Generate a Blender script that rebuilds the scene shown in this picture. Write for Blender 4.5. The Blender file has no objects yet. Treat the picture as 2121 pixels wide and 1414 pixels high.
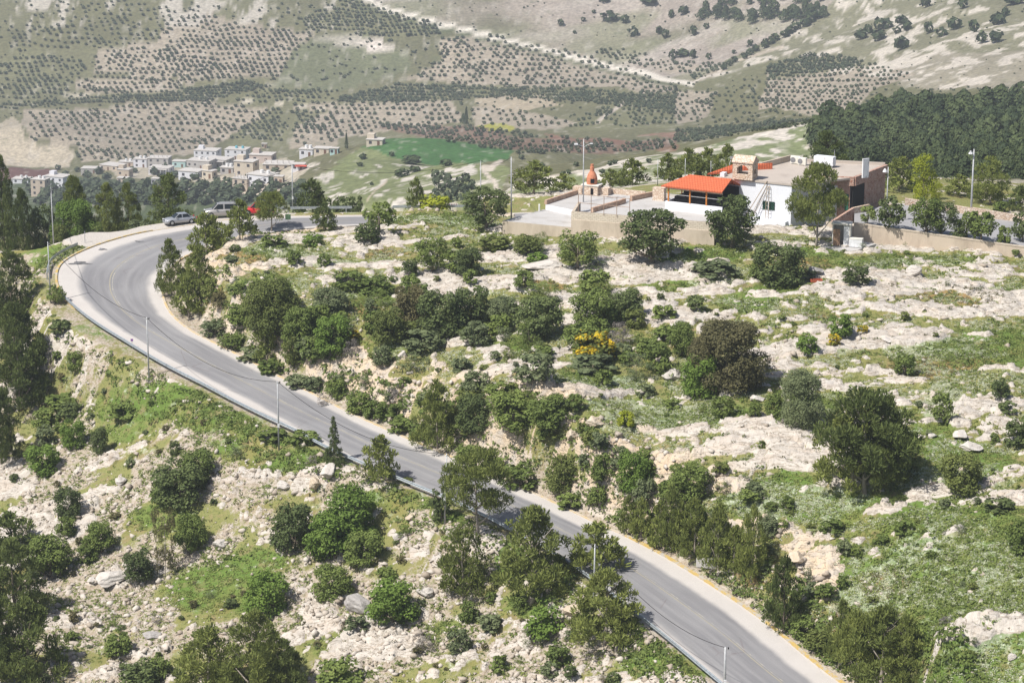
import bpy, math, random
import numpy as np
R = math.radians
rng = np.random.default_rng(7)
random.seed(7)
sc = bpy.context.scene
col = sc.collection

# ------------------------------------------------------------------ camera, world, sun, exposure
F, CX, CY, CZ, PITCH = 5200.0, 1060.5, 707.0, 72.0, R(14.75)
SP, CP = math.sin(PITCH), math.cos(PITCH)
cd = bpy.data.cameras.new('camera')
cam = bpy.data.objects.new('camera', cd)
col.objects.link(cam)
cd.sensor_width = 36.0
cd.lens = F / 2121.0 * 36.0
cd.clip_start, cd.clip_end = 1.0, 6000.0
cam.location = (0, 0, CZ)
cam.rotation_euler = (R(90) - PITCH, 0, 0)
sc.camera = cam

SUN_EL = R(54)
SUN_D = (-0.80, -0.60)                       # towards the sun, horizontally: left and behind the viewer
w = bpy.data.worlds.new('World')
sc.world = w
w.use_nodes = True
nt = w.node_tree
bg = nt.nodes['Background']
sky = nt.nodes.new('ShaderNodeTexSky')
sky.sky_type = 'NISHITA'
sky.sun_disc = False
sky.sun_elevation = SUN_EL
sky.sun_rotation = math.atan2(SUN_D[0], SUN_D[1])
sky.dust_density = 2.0
nt.links.new(sky.outputs[0], bg.inputs[0])
bg.inputs[1].default_value = 0.085
sl = bpy.data.lights.new('sun', 'SUN')
sl.energy = 4.9
sl.angle = R(0.5)
sl.color = (1.0, 0.955, 0.89)
sun = bpy.data.objects.new('sun', sl)
col.objects.link(sun)
_e = math.cos(SUN_EL)
from mathutils import Vector
sun.rotation_euler = Vector((SUN_D[0] * _e, SUN_D[1] * _e, math.sin(SUN_EL))).to_track_quat('Z', 'Y').to_euler()
sun.location = (-100, -100, 300)
sc.view_settings.view_transform = 'Standard'
sc.view_settings.look = 'None'
sc.view_settings.gamma = 1.0
sc.view_settings.exposure = 0.28
sc.view_settings.use_curve_mapping = False
sc.render.engine = 'CYCLES'
cy = sc.cycles
cy.max_bounces = 5
cy.diffuse_bounces = 2
cy.glossy_bounces = 2
cy.transmission_bounces = 3
cy.volume_bounces = 0
cy.transparent_max_bounces = 6
cy.caustics_reflective = cy.caustics_refractive = False

# ------------------------------------------------------------------ pixels <-> world
def ray(px, py):
    """x/y ratio and downward tangent of the sight line through a point of the 2121 x 1414 photograph"""
    v = (CY - py) / F
    k = CP + v * SP
    return (px - CX) / F / k, (SP - v * CP) / k

def P(px, py, z):
    U, T = ray(px, py)
    y = (CZ - z) / T
    return Vector((U * y, y, z))

def PD(px, py, y):
    U, T = ray(px, py)
    return Vector((U * y, y, CZ - T * y))

def Zat(y, py):
    return CZ - ray(CX, py)[1] * y

def project(x, y, z):
    dz = z - CZ
    d = y * CP - dz * SP
    return CX + F * x / d, CY - F * (y * SP + dz * CP) / d

# ------------------------------------------------------------------ noise (numpy)
def _h(ix, iy, s):
    n = (ix.astype(np.int64) * 374761393 + iy.astype(np.int64) * 668265263 + s * 2147483647) & 0xFFFFFFFF
    n = ((n ^ (n >> 13)) * 1274126177) & 0xFFFFFFFF
    n = ((n ^ (n >> 16)) * 2246822519) & 0xFFFFFFFF
    return ((n ^ (n >> 15)) & 0xFFFFFF) / float(0xFFFFFF)

def vnoise(x, y, s=0):
    ix, iy = np.floor(x), np.floor(y)
    fx, fy = x - ix, y - iy
    fx = fx * fx * (3 - 2 * fx)
    fy = fy * fy * (3 - 2 * fy)
    a, b = _h(ix, iy, s), _h(ix + 1, iy, s)
    c, d = _h(ix, iy + 1, s), _h(ix + 1, iy + 1, s)
    return (a * (1 - fx) + b * fx) * (1 - fy) + (c * (1 - fx) + d * fx) * fy

def fbm(x, y, s=0, o=4):
    t, a, n = 0.0, 0.5, 0.0
    for k in range(o):
        t = t + a * vnoise(x * 2 ** k + 17.3 * k, y * 2 ** k - 9.1 * k, s + k)
        n += a
        a *= 0.5
    return t / n

def cells(x, y, s=0):
    """nearest-cell distance, gap to the second nearest and the nearest cell's random number"""
    ix, iy = np.floor(x), np.floor(y)
    f1 = np.full(x.shape, 9.0)
    f2 = np.full(x.shape, 9.0)
    rid = np.zeros(x.shape)
    for dx in (-1, 0, 1):
        for dy in (-1, 0, 1):
            jx, jy = ix + dx, iy + dy
            d = np.hypot(jx + 0.1 + 0.8 * _h(jx, jy, s) - x, jy + 0.1 + 0.8 * _h(jx, jy, s + 5) - y)
            r = _h(jx, jy, s + 9)
            n = d < f1
            f2 = np.where(n, f1, np.minimum(f2, d))
            rid = np.where(n, r, rid)
            f1 = np.where(n, d, f1)
    return f1, f2 - f1, rid

def sstep(a, b, x):
    t = np.clip((x - a) / (b - a), 0, 1)
    return t * t * (3 - 2 * t)

# ------------------------------------------------------------------ scene helpers
def tag(o, label=None, cat=None, group=None, kind=None):
    if label: o['label'] = label
    if cat: o['category'] = cat
    if group: o['group'] = group
    if kind: o['kind'] = kind
    return o

def empty(name, loc, rz=0.0, scale=None):
    o = bpy.data.objects.new(name, None)
    col.objects.link(o)
    o.empty_display_size = 0.3
    o.location = loc
    o.rotation_euler = (0, 0, rz)
    if scale: o.scale = scale
    return o

def npmesh(name, verts, faces, mats=(), smooth=False):
    """verts (n,3); faces (m,3) or (m,4) numpy"""
    me = bpy.data.meshes.new(name)
    verts = np.asarray(verts, dtype=np.float32)
    faces = np.asarray(faces, dtype=np.int32)
    k = faces.shape[1]
    me.vertices.add(len(verts))
    me.vertices.foreach_set('co', verts.ravel())
    me.loops.add(faces.size)
    me.loops.foreach_set('vertex_index', faces.ravel())
    me.polygons.add(len(faces))
    me.polygons.foreach_set('loop_start', np.arange(0, faces.size, k, dtype=np.int32))
    me.polygons.foreach_set('loop_total', np.full(len(faces), k, dtype=np.int32))
    if smooth:
        me.polygons.foreach_set('use_smooth', np.ones(len(faces), dtype=bool))
    me.update(calc_edges=True)
    for m in mats:
        me.materials.append(m)
    return me

def link(name, me, parent=None, mat=None):
    o = bpy.data.objects.new(name, me)
    col.objects.link(o)
    if parent: o.parent = parent
    if mat is not None:
        o.material_slots[0].link = 'OBJECT'
        o.material_slots[0].material = mat
    return o

class MB:
    """collects simple solids and links them as one mesh object"""
    def __init__(s):
        s.v, s.f = [], []
    def add(s, vs, fs):
        b = len(s.v)
        s.v += [tuple(p) for p in vs]
        s.f += [tuple(b + i for i in f) for f in fs]
        return s
    def box(s, c, d, rz=0.0, taper=1.0):
        ca, sa = math.cos(rz), math.sin(rz)
        vs = []
        for k in (-1, 1):
            t = taper if k > 0 else 1.0
            for i, j in ((-1, -1), (1, -1), (1, 1), (-1, 1)):
                x, y = i * d[0] / 2 * t, j * d[1] / 2 * t
                vs.append((c[0] + x * ca - y * sa, c[1] + x * sa + y * ca, c[2] + k * d[2] / 2))
        return s.add(vs, [(3, 2, 1, 0), (4, 5, 6, 7), (0, 1, 5, 4), (1, 2, 6, 5), (2, 3, 7, 6), (3, 0, 4, 7)])
    def prism(s, pts, z0, z1):
        """pts: counter-clockwise plan; z0, z1: numbers or lists"""
        n = len(pts)
        a = z0 if isinstance(z0, (list, tuple)) else [z0] * n
        b = z1 if isinstance(z1, (list, tuple)) else [z1] * n
        ar = sum(pts[i][0] * pts[(i + 1) % n][1] - pts[(i + 1) % n][0] * pts[i][1] for i in range(n))
        if ar < 0:
            pts, a, b = pts[::-1], a[::-1], b[::-1]
        vs = [(p[0], p[1], q) for p, q in zip(pts, a)] + [(p[0], p[1], q) for p, q in zip(pts, b)]
        fs = [tuple(range(n - 1, -1, -1)), tuple(range(n, 2 * n))]
        fs += [(i, (i + 1) % n, n + (i + 1) % n, n + i) for i in range(n)]
        return s.add(vs, fs)
    def wall(s, p, q, t, z0, z1):
        """upright slab of thickness t along p-q; z0, z1 may be pairs (at p, at q)"""
        d = Vector((q[0] - p[0], q[1] - p[1]))
        n = Vector((-d.y, d.x)).normalized() * (t / 2)
        pts = [(p[0] - n.x, p[1] - n.y), (q[0] - n.x, q[1] - n.y), (q[0] + n.x, q[1] + n.y), (p[0] + n.x, p[1] + n.y)]
        f = lambda z: [z[0], z[1], z[1], z[0]] if isinstance(z, (list, tuple)) else [z] * 4
        return s.prism(pts, f(z0), f(z1))
    def tube(s, pts, rad, n=8, cap=True):
        pts = [Vector(p) for p in pts]
        rad = rad if isinstance(rad, (list, tuple)) else [rad] * len(pts)
        vs, fs = [], []
        for i, p in enumerate(pts):
            d = (pts[min(i + 1, len(pts) - 1)] - pts[max(i - 1, 0)]).normalized()
            a = Vector((0, 0, 1)) if abs(d.z) < 0.9 else Vector((1, 0, 0))
            x = d.cross(a).normalized()
            y = x.cross(d)
            for k in range(n):
                t = 2 * math.pi * k / n
                vs.append(p + (x * math.cos(t) - y * math.sin(t)) * rad[i])
        for i in range(len(pts) - 1):
            for k in range(n):
                a, b = i * n + k, i * n + (k + 1) % n
                fs.append((a, b, b + n, a + n))
        if cap:
            fs.append(tuple(range(n - 1, -1, -1)))
            fs.append(tuple((len(pts) - 1) * n + k for k in range(n)))
        return s.add(vs, fs)
    def build(s, name, mat, parent=None, smooth=False, bevel=0.0):
        me = bpy.data.meshes.new(name)
        me.from_pydata(s.v, [], s.f)
        me.materials.append(mat)
        if smooth:
            me.polygons.foreach_set('use_smooth', np.ones(len(me.polygons), dtype=bool))
        me.update()
        o = bpy.data.objects.new(name, me)
        col.objects.link(o)
        if parent: o.parent = parent
        if bevel:
            b = o.modifiers.new('bevel', 'BEVEL')
            b.width, b.segments, b.limit_method = bevel, 2, 'ANGLE'
        return o

# ------------------------------------------------------------------ materials
class G:
    """small node-graph builder"""
    def __init__(s, name):
        s.m = bpy.data.materials.new(name)
        s.m.use_nodes = True
        s.t = s.m.node_tree
        s.b = s.t.nodes['Principled BSDF']
        s.b.inputs['Roughness'].default_value = 0.85
        s.b.inputs['Specular IOR Level'].default_value = 0.25
    def n(s, typ, **kw):
        x = s.t.nodes.new('ShaderNode' + typ)
        for k, v in kw.items():
            setattr(x, k, v)
        return x
    def put(s, sock, v):
        if hasattr(v, 'links') or isinstance(v, bpy.types.NodeSocket):
            s.t.links.new(v, sock)
        elif v is not None:
            if isinstance(v, (tuple, list)) and len(v) == 3 and len(sock.default_value) == 4:
                v = (*v, 1)
            sock.default_value = v
    def pos(s):
        return s.n('NewGeometry').outputs['Position']
    def obj(s):
        return s.n('TexCoord').outputs['Object']
    def scale(s, vec, v):
        x = s.n('VectorMath', operation='MULTIPLY')
        s.put(x.inputs[0], vec)
        x.inputs[1].default_value = v
        return x.outputs[0]
    def noise(s, scale, vec=None, detail=4, rough=0.55, dist=0.0):
        x = s.n('TexNoise')
        s.put(x.inputs['Vector'], vec if vec is not None else s.pos())
        x.inputs['Scale'].default_value = scale
        x.inputs['Detail'].default_value = detail
        x.inputs['Roughness'].default_value = rough
        x.inputs['Distortion'].default_value = dist
        return x.outputs['Fac']
    def voro(s, scale, vec=None, out='Distance', feature='F1', rand=1.0):
        x = s.n('TexVoronoi', feature=feature)
        s.put(x.inputs['Vector'], vec if vec is not None else s.pos())
        x.inputs['Scale'].default_value = scale
        x.inputs['Randomness'].default_value = rand
        return x.outputs[out]
    def math(s, op, a, b=None, clamp=False):
        x = s.n('Math', operation=op, use_clamp=clamp)
        s.put(x.inputs[0], a)
        if b is not None: s.put(x.inputs[1], b)
        return x.outputs[0]
    def step(s, a, b, v, lo=0.0, hi=1.0):
        x = s.n('MapRange', interpolation_type='SMOOTHSTEP')
        s.put(x.inputs['Value'], v)
        for k, q in (('From Min', a), ('From Max', b), ('To Min', lo), ('To Max', hi)):
            s.put(x.inputs[k], q)
        return x.outputs[0]
    def mix(s, f, a, b, mode='MIX'):
        x = s.n('Mix', data_type='RGBA', blend_type=mode)
        s.put(x.inputs[0], f)
        s.put(x.inputs[6], a)
        s.put(x.inputs[7], b)
        return x.outputs[2]
    def attr(s, name, out='Fac'):
        x = s.n('Attribute', attribute_name=name)
        return x.outputs[out]
    def sep(s, c):
        x = s.n('SeparateColor')
        s.put(x.inputs[0], c)
        return x.outputs
    def bump(s, h, strength=0.4, dist=0.1):
        x = s.n('Bump')
        s.put(x.inputs['Height'], h)
        x.inputs['Strength'].default_value = strength
        x.inputs['Distance'].default_value = dist
        s.t.links.new(x.outputs[0], s.b.inputs['Normal'])
    def done(s, c, rough=None, metal=None):
        s.put(s.b.inputs['Base Color'], c)
        if rough is not None: s.put(s.b.inputs['Roughness'], rough)
        if metal is not None: s.put(s.b.inputs['Metallic'], metal)
        return s.m

def plain(name, c, var=0.15, scale=3.0, rough=0.8, metal=0.0, bump=0.0, c2=None):
    g = G(name)
    n = g.noise(scale, g.obj(), 5, 0.6)
    a = tuple(x * (1 - var) for x in c)
    b = c2 if c2 else tuple(min(1, x * (1 + var)) for x in c)
    k = g.mix(g.step(0.3, 0.7, n), a, b)
    if bump: g.bump(n, bump, 0.05)
    return g.done(k, rough, metal)
# ------------------------------------------------------------------ road: pairs of edge points traced on its sloping plane
def road_z(y):
    return 0.116 * (y - 335.0)

def on_road(px, py):
    U, T = ray(px, py)
    y = (CZ + 0.116 * 335.0) / (T + 0.116)
    return Vector((U * y, y, road_z(y)))

PAIRS = [((1720, 1600), (1960, 1560)), ((1600, 1500), (1820, 1470)), ((1490, 1410), (1692, 1378)), ((1370, 1310), (1555, 1268)),
         ((1200, 1180), (1365, 1147)), ((1060, 1100), (1210, 1072)), ((960, 1050), (1105, 1022)), ((840, 1000), (985, 968)),
         ((700, 940), (850, 912)), ((620, 898), (775, 879)), ((560, 870), (720, 854)), ((490, 835), (650, 818)),
         ((430, 803), (590, 787)), ((350, 762), (520, 750)), ((270, 715), (455, 717)), ((205, 675), (402, 690)),
         ((160, 640), (366, 664)), ((133, 612), (346, 640)), ((119, 580), (335, 610)), ((131, 545), (337, 580)),
         ((190, 513), (356, 550)), ((284, 485), (393, 526)), ((398, 466), (448, 509)), ((470, 456), (502, 496)),
         ((560, 449), (570, 480)), ((650, 447), (650, 472)), ((750, 446), (745, 467)), ((860, 445), (850, 464)),
         ((1000, 443), (985, 462)), ((1150, 438), (1130, 458))]

def catmull(pts, per):
    out = []
    n = len(pts)
    for i in range(n - 1):
        p0, p1, p2, p3 = pts[max(i - 1, 0)], pts[i], pts[i + 1], pts[min(i + 2, n - 1)]
        for k in range(per):
            t = k / per
            out.append(0.5 * ((2 * p1) + (p2 - p0) * t + (2 * p0 - 5 * p1 + 4 * p2 - p3) * t * t + (3 * p1 - p0 - 3 * p2 + p3) * t ** 3))
    out.append(pts[-1])
    return out
RO = catmull([on_road(*a) for a, b in PAIRS], 14)      # outer (valley) edge
RI = catmull([on_road(*b) for a, b in PAIRS], 14)      # inner (knoll) edge
RC = np.array([((a + b) / 2)[:2] for a, b in zip(RO, RI)])
ROa, RIa = np.array([a[:2] for a in RO]), np.array([a[:2] for a in RI])

# ------------------------------------------------------------------ ground height: control points, smooth interpolation
CTL = []                                               # (u, ln y, z)
def cz(px, py, z):
    p = P(px, py, z); CTL.append((p.x / p.y, math.log(p.y), z))
def cd_(px, py, y):
    p = PD(px, py, y); CTL.append((p.x / p.y, math.log(p.y), p.z))
def ch(px, y, z):
    U, T = ray(px, 707); CTL.append((U, math.log(y), z))
for q in [(0, 1414, -25), (400, 1414, -23), (800, 1414, -20.5), (1100, 1414, -18), (1350, 1414, -16), (-200, 1414, -26), (-200, 900, -17), (-200, 600, -8),
          (0, 1150, -21), (350, 1150, -18), (700, 1200, -16.5), (1000, 1250, -15.3), (0, 900, -15.5), (250, 900, -12.5), (500, 980, -11.2),
          (700, 1000, -11), (850, 1060, -11.8), (60, 700, -8.5), (200, 760, -8.6), (350, 840, -9), (40, 560, -5), (0, 480, -4), (80, 520, -3),
          (0, 1700, -32), (700, 1700, -27), (1300, 1700, -22), (-200, 1700, -33),
          (470, 512, 1.0), (440, 600, 0.0), (560, 560, 1.5), (560, 640, -0.3), (620, 715, -2.6), (520, 680, -2.0), (700, 700, -1.6), (740, 745, -3.2),
          (850, 760, -3.2), (900, 860, -5.8), (1000, 900, -5.6), (1100, 900, -4.4), (1100, 960, -6.6), (1200, 960, -5.8), (1300, 940, -4.8),
          (1400, 1000, -6.0), (1300, 1060, -9.2), (1500, 1060, -7.2), (1600, 1120, -8.3), (1700, 1180, -9.4), (1720, 1260, -11.3), (1850, 1350, -11),
          (1900, 1414, -11.5), (2121, 1414, -9), (2300, 1414, -8), (2000, 1250, -7.5), (2121, 1100, -4.5), (1800, 1000, -4.2), (1600, 1000, -5),
          (1500, 900, -3.2), (1300, 850, -3), (1300, 700, 0), (1000, 700, -1), (1000, 600, 1.5), (800, 600, 1), (800, 500, 2.2), (700, 490, 1.5),
          (1000, 500, 3), (1200, 560, 2.5), (1500, 560, 3.2), (1500, 700, .5), (1800, 800, -.8), (2100, 800, -.3), (2100, 650, 1.4), (1800, 600, 2.4),
          (1700, 900, -2.4), (1040, 484, 3.2), (1272, 490, 3.7), (1478, 492, 4.3), (1640, 490, 4.5), (1800, 512, 3.6), (2121, 545, 2.3), (2300, 570, 1.5),
          (2300, 800, 0), (2300, 1100, -4), (750, 476, 1.0), (850, 446, 2.0), (950, 447, 2.6), (2121, 1750, -12), (2000, 1600, -13.5)]:
    cz(*q)
for i in range(0, len(RO), 10):
    for p in (RO[i], RI[i]):
        CTL.append((p.x / p.y, math.log(p.y), p.z))
for q in [(200, 345, 0.6), (330, 346, 0.9), (60, 350, -4), (1300, 325, 4), (1600, 325, 4.5), (1900, 325, 3.6), (2121, 325, 2.6), (2300, 325, 2), (1450, 345, 4),
          (1800, 350, 3), (2100, 350, 2), (1150, 335, 3), (0, 368, -9), (300, 368, -9), (600, 368, -6), (900, 368, -4), (1100, 372, -4), (1500, 390, -5),
          (1900, 385, -4), (2300, 385, -4), (-200, 368, -14), (0, 500, -60), (300, 500, -62), (600, 500, -58), (850, 480, -40), (-200, 500, -60), (0, 750, -118),
          (300, 750, -118), (550, 720, -105), (-200, 750, -118), (0, 1050, -170), (300, 1050, -165), (-200, 1050, -170), (1100, 900, -112), (1200, 960, -130),
          (1300, 900, -125), (1500, 900, -120), (1680, 950, -112), (1400, 1080, -148), (1100, 430, -22), (900, 560, -62)]:
    ch(*q)
for q in [(1050, 390, 560), (1050, 383, 605), (1200, 350, 640), (1300, 327, 655), (1500, 292, 680), (1680, 266, 700), (1200, 395, 480), (1400, 378, 470),
          (1600, 330, 560), (1350, 350, 570), (2050, 400, 430), (2250, 380, 470), (1900, 385, 470), (700, 330, 1000), (800, 400, 800), (900, 400, 760), (700, 420, 740), (1000, 360, 780),
          (1030, 337, 880), (880, 297, 1180), (760, 300, 1100), (1060, 320, 1080), (980, 318, 1080), (1120, 318, 1080), (620, 395, 960), (450, 425, 1080), (250, 425, 1100),
          (560, 390, 1350), (450, 380, 1420), (300, 390, 1380), (80, 400, 1350), (500, 310, 1620), (300, 340, 1550), (50, 350, 1560), (650, 315, 1580),
          (-200, 350, 1560), (-200, 150, 1790), (-200, 0, 1890), (0, 270, 1650), (70, 330, 1600), (70, 275, 1625),
          (200, 250, 1700), (400, 250, 1710), (800, 250, 1660), (0, 150, 1790), (400, 150, 1780), (800, 150, 1770), (0, 50, 1850), (400, 50, 1850), (800, 50, 1830),
          (0, -60, 1940), (400, -60, 1940), (800, -60, 1930), (1200, -60, 1900), (1600, -60, 1800), (2000, -60, 1680), (2300, -60, 1600), (1300, 292, 1290), (1500, 258, 1360),
          (1300, 240, 1450), (1600, 220, 1450), (1300, 150, 1700), (1300, 50, 1800), (1700, 150, 1500), (1700, 60, 1650), (2000, 150, 1250),
          (2000, 80, 1400), (2000, 0, 1550), (2121, 178, 1100), (2300, 178, 1080), (1100, 290, 1250), (1000, 270, 1400), (1150, 200, 1600), (1750, 330, 620), (1720, 285, 720),
          (1800, 262, 770), (2100, 340, 560), (2100, 235, 800), (1900, 225, 860), (2300, 240, 800), (2300, 330, 560), (1790, 225, 900)]:
    cd_(*q)
for px in (-300, 300, 900, 1500, 2100, 2400):
    ch(px, 2700, -60)
CTL = np.array(CTL)

NU = 770
Ucol = np.linspace(-0.36, 0.36, NU)
Lrow = np.concatenate([np.arange(math.log(172), math.log(372), 0.0011), np.arange(math.log(372) + 0.002, math.log(2700), 0.0042)])
NR = len(Lrow)
Yrow = np.exp(Lrow)
U2, L2 = np.meshgrid(Ucol, Lrow)
Y2 = np.exp(L2)
X2 = U2 * Y2
def rbf_grid():
    # solved on a coarse grid, then interpolated: the surface is smooth
    c2 = 0.012 ** 2
    d = np.sqrt((CTL[:, None, 0] - CTL[None, :, 0]) ** 2 + (CTL[:, None, 1] - CTL[None, :, 1]) ** 2 + c2)
    n = len(CTL)
    A = np.zeros((n + 1, n + 1))
    A[:n, :n] = d + np.eye(n) * -1e-4
    A[:n, n] = A[n, :n] = 1
    wts = np.linalg.solve(A, np.append(CTL[:, 2], 0))
    uc = np.linspace(Ucol[0], Ucol[-1], 141)
    lc = np.linspace(Lrow[0], Lrow[-1], 700)
    zc = np.empty((700, 141))
    for i, l in enumerate(lc):
        dd = np.sqrt((uc[:, None] - CTL[None, :, 0]) ** 2 + (l - CTL[None, :, 1]) ** 2 + c2)
        zc[i] = dd @ wts[:n] + wts[n]
    fi = (L2 - lc[0]) / (lc[1] - lc[0]); fj = (U2 - uc[0]) / (uc[1] - uc[0])
    i0 = np.clip(fi.astype(int), 0, 698); j0 = np.clip(fj.astype(int), 0, 139)
    a, b = fi - i0, fj - j0
    return (zc[i0, j0] * (1 - b) + zc[i0, j0 + 1] * b) * (1 - a) + (zc[i0 + 1, j0] * (1 - b) + zc[i0 + 1, j0 + 1] * b) * a
Zg = rbf_grid()
PX2, PY2 = project(X2, Y2, Zg)                          # where each ground point stands in the photograph

def blobs(lst, soft=0.35, warp=14.0):
    """sum of traced elliptical patches with ragged outlines"""
    wx = PX2 + (fbm(X2 * 0.12, Y2 * 0.12, 31, 3) - 0.5) * warp * 4
    wy = PY2 + (fbm(X2 * 0.12, Y2 * 0.12, 37, 3) - 0.5) * warp * 2
    m = np.zeros_like(X2)
    near = Y2 < 372
    ax, ay = wx[near], wy[near]
    out = np.zeros(ax.shape)
    for q in lst:
        cx, cy_, rx, ry = q[:4]
        s = q[4] if len(q) > 4 else 1.0
        r = np.sqrt(((ax - cx) / rx) ** 2 + ((ay - cy_) / ry) ** 2)
        out = np.maximum(out, s * (1 - sstep(1 - soft, 1 + soft, r)))
    m[near] = out
    return m

def inpoly(poly, px, py):
    c = np.zeros(px.shape, bool)
    n = len(poly)
    for i in range(n):
        x1, y1 = poly[i]; x2, y2 = poly[(i + 1) % n]
        k = (y1 > py) != (y2 > py)
        c ^= k & (px < (x2 - x1) * (py - y1) / ((y2 - y1) if y2 != y1 else 1e-9) + x1)
    return c

def polydist(pl, px, py):
    d = np.full(px.shape, 1e9)
    for (x1, y1), (x2, y2) in zip(pl[:-1], pl[1:]):
        dx, dy = x2 - x1, y2 - y1
        t = np.clip(((px - x1) * dx + (py - y1) * dy) / (dx * dx + dy * dy + 1e-9), 0, 1)
        d = np.minimum(d, np.hypot(px - x1 - t * dx, py - y1 - t * dy))
    return d

# ------------------------------------------------------------------ distance to the road
near = (Y2 > 185) & (Y2 < 352)
nx, ny = X2[near], Y2[near]
dedge = np.full(nx.shape, 99.0)
side = np.zeros(nx.shape)                               # +1 on the knoll side
hw = np.linalg.norm(ROa - RIa, axis=1) / 2
for a in range(0, len(nx), 20000):
    q = np.stack([nx[a:a + 20000], ny[a:a + 20000]], 1)
    D = np.hypot(q[:, None, 0] - RC[None, :, 0], q[:, None, 1] - RC[None, :, 1]) - hw[None, :]
    i = D.argmin(1)
    dedge[a:a + 20000] = D[np.arange(len(q)), i]
    cr = RIa[i] - ROa[i]
    side[a:a + 20000] = np.sign(((q - RC[i]) * cr).sum(1))
DE = np.full(X2.shape, 99.0); DE[near] = dedge
SD = np.zeros(X2.shape); SD[near] = side

# ------------------------------------------------------------------ what grows where on the near hill
ROCK = [(470, 512, 60, 14), (580, 500, 50, 10), (620, 540, 75, 12), (760, 515, 70, 14), (880, 520, 60, 12), (720, 560, 55, 18), (830, 562, 95, 18), (690, 590, 60, 12),
        (900, 592, 60, 14), (970, 602, 50, 16), (1080, 535, 90, 24), (1150, 570, 75, 18), (1060, 605, 60, 16), (1400, 577, 120, 20), (1500, 585, 70, 14), (1250, 548, 60, 12),
        (1380, 622, 120, 22), (1480, 612, 70, 16), (1370, 657, 70, 26), (1600, 640, 90, 28), (1640, 690, 60, 40), (1760, 612, 140, 22), (1850, 582, 130, 20), (1990, 565, 130, 22),
        (1750, 652, 110, 20), (1900, 648, 170, 20), (2060, 632, 110, 26), (1900, 704, 70, 12), (1700, 722, 80, 16), (1650, 770, 100, 18), (1830, 762, 60, 16),
        (1540, 795, 60, 14), (1030, 742, 70, 16), (1100, 762, 60, 14), (1000, 772, 50, 14), (1180, 735, 60, 12), (700, 765, 105, 44), (800, 815, 65, 36), (560, 700, 30, 30, .8),
        (1260, 822, 90, 15), (1370, 832, 80, 12), (1570, 900, 100, 34), (1640, 940, 100, 30), (1500, 925, 70, 16), (1400, 890, 80, 12), (1200, 915, 50, 16),
        (1140, 965, 55, 45), (1240, 990, 60, 40), (1060, 930, 45, 30), (1350, 1010, 50, 40), (2060, 872, 80, 48), (1980, 1022, 90, 16), (2060, 1045, 80, 16), (1850, 1062, 60, 10),
        (1730, 1122, 50, 12), (1640, 1130, 40, 30), (1690, 1190, 45, 55), (1600, 1095, 60, 20), (1510, 1010, 50, 16), (480, 640, 30, 30, .7), (440, 620, 25, 20, .7),
        (1830, 690, 60, 12), (1750, 700, 60, 14), (690, 985, 36, 22), (2000, 890, 40, 14), (1950, 610, 120, 14)]
LUSH = [(2060, 1340, 150, 110, .9), (1930, 1290, 80, 60, .8), (2040, 722, 130, 44), (1900, 930, 70, 90), (1650, 1050, 160, 40), (1960, 1200, 240, 160), (1800, 1060, 150, 40), (1310, 850, 110, 30, .8), (800, 720, 70, 26), (1230, 795, 110, 20),
        (1400, 590, 60, 12, .7), (1880, 545, 150, 14), (1440, 530, 90, 20), (1700, 525, 60, 16), (1060, 715, 60, 14), (1560, 630, 60, 22), (1620, 600, 60, 16),
        (1330, 870, 80, 20), (900, 455, 120, 12, .7), (560, 520, 60, 14, .6), (780, 545, 120, 12, .5), (560, 590, 70, 24, .6), (760, 610, 60, 26, .8), (1180, 800, 80, 20, .8),
        (220, 720, 60, 34), (330, 850, 130, 34, .9), (450, 880, 90, 30), (600, 905, 60, 24), (440, 1215, 100, 60), (520, 1170, 80, 30, .8), (640, 960, 60, 24, .8),
        (830, 1050, 80, 22), (930, 1075, 40, 16), (1400, 1372, 120, 40), (1060, 1160, 30, 40), (1100, 1250, 60, 24, .7), (180, 520, 40, 20), (110, 540, 50, 30, .7), (470, 915, 60, 40, .8),
        (330, 1080, 70, 30, .6), (560, 960, 60, 24, .8), (700, 960, 40, 16), (260, 900, 60, 24, .5), (900, 1310, 70, 24, .6), (2000, 960, 90, 40), (1500, 860, 60, 20, .7),
        (1700, 830, 60, 24, .7), (1640, 1010, 70, 30), (720, 1330, 70, 30, .6), (560, 1370, 60, 20, .5)]
FLOW = [(1330, 850, 120, 24), (1700, 720, 120, 16), (1900, 720, 90, 24), (1840, 590, 110, 16), (1800, 940, 60, 60), (1960, 1000, 120, 40), (1650, 1040, 160, 34), (1980, 1180, 200, 90, .8),
        (640, 540, 90, 14), (580, 520, 60, 12), (880, 456, 100, 10), (1280, 565, 90, 16), (1240, 795, 100, 16), (1900, 550, 90, 10), (2030, 600, 60, 16), (1800, 1240, 90, 50),
        (1950, 830, 50, 40), (2050, 1280, 120, 90, .8), (780, 545, 90, 12), (560, 600, 60, 16), (1330, 885, 90, 16), (1480, 585, 60, 10), (1180, 805, 60, 14)]
DRY = [(735, 632, 40, 22), (500, 540, 60, 10), (790, 520, 50, 8), (1980, 612, 90, 14), (1700, 660, 40, 12), (1130, 590, 60, 10), (1330, 1125, 60, 14), (1500, 1200, 90, 20), (1730, 1290, 60, 30),
       (1950, 760, 120, 20), (1660, 545, 60, 16), (430, 600, 40, 20), (1100, 1000, 60, 10), (1830, 1210, 60, 30), (1850, 1330, 60, 30), (1380, 1120, 70, 10)]
rockD, lush, flow, dry = blobs(ROCK), blobs(LUSH), blobs(FLOW), blobs(DRY)
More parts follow.
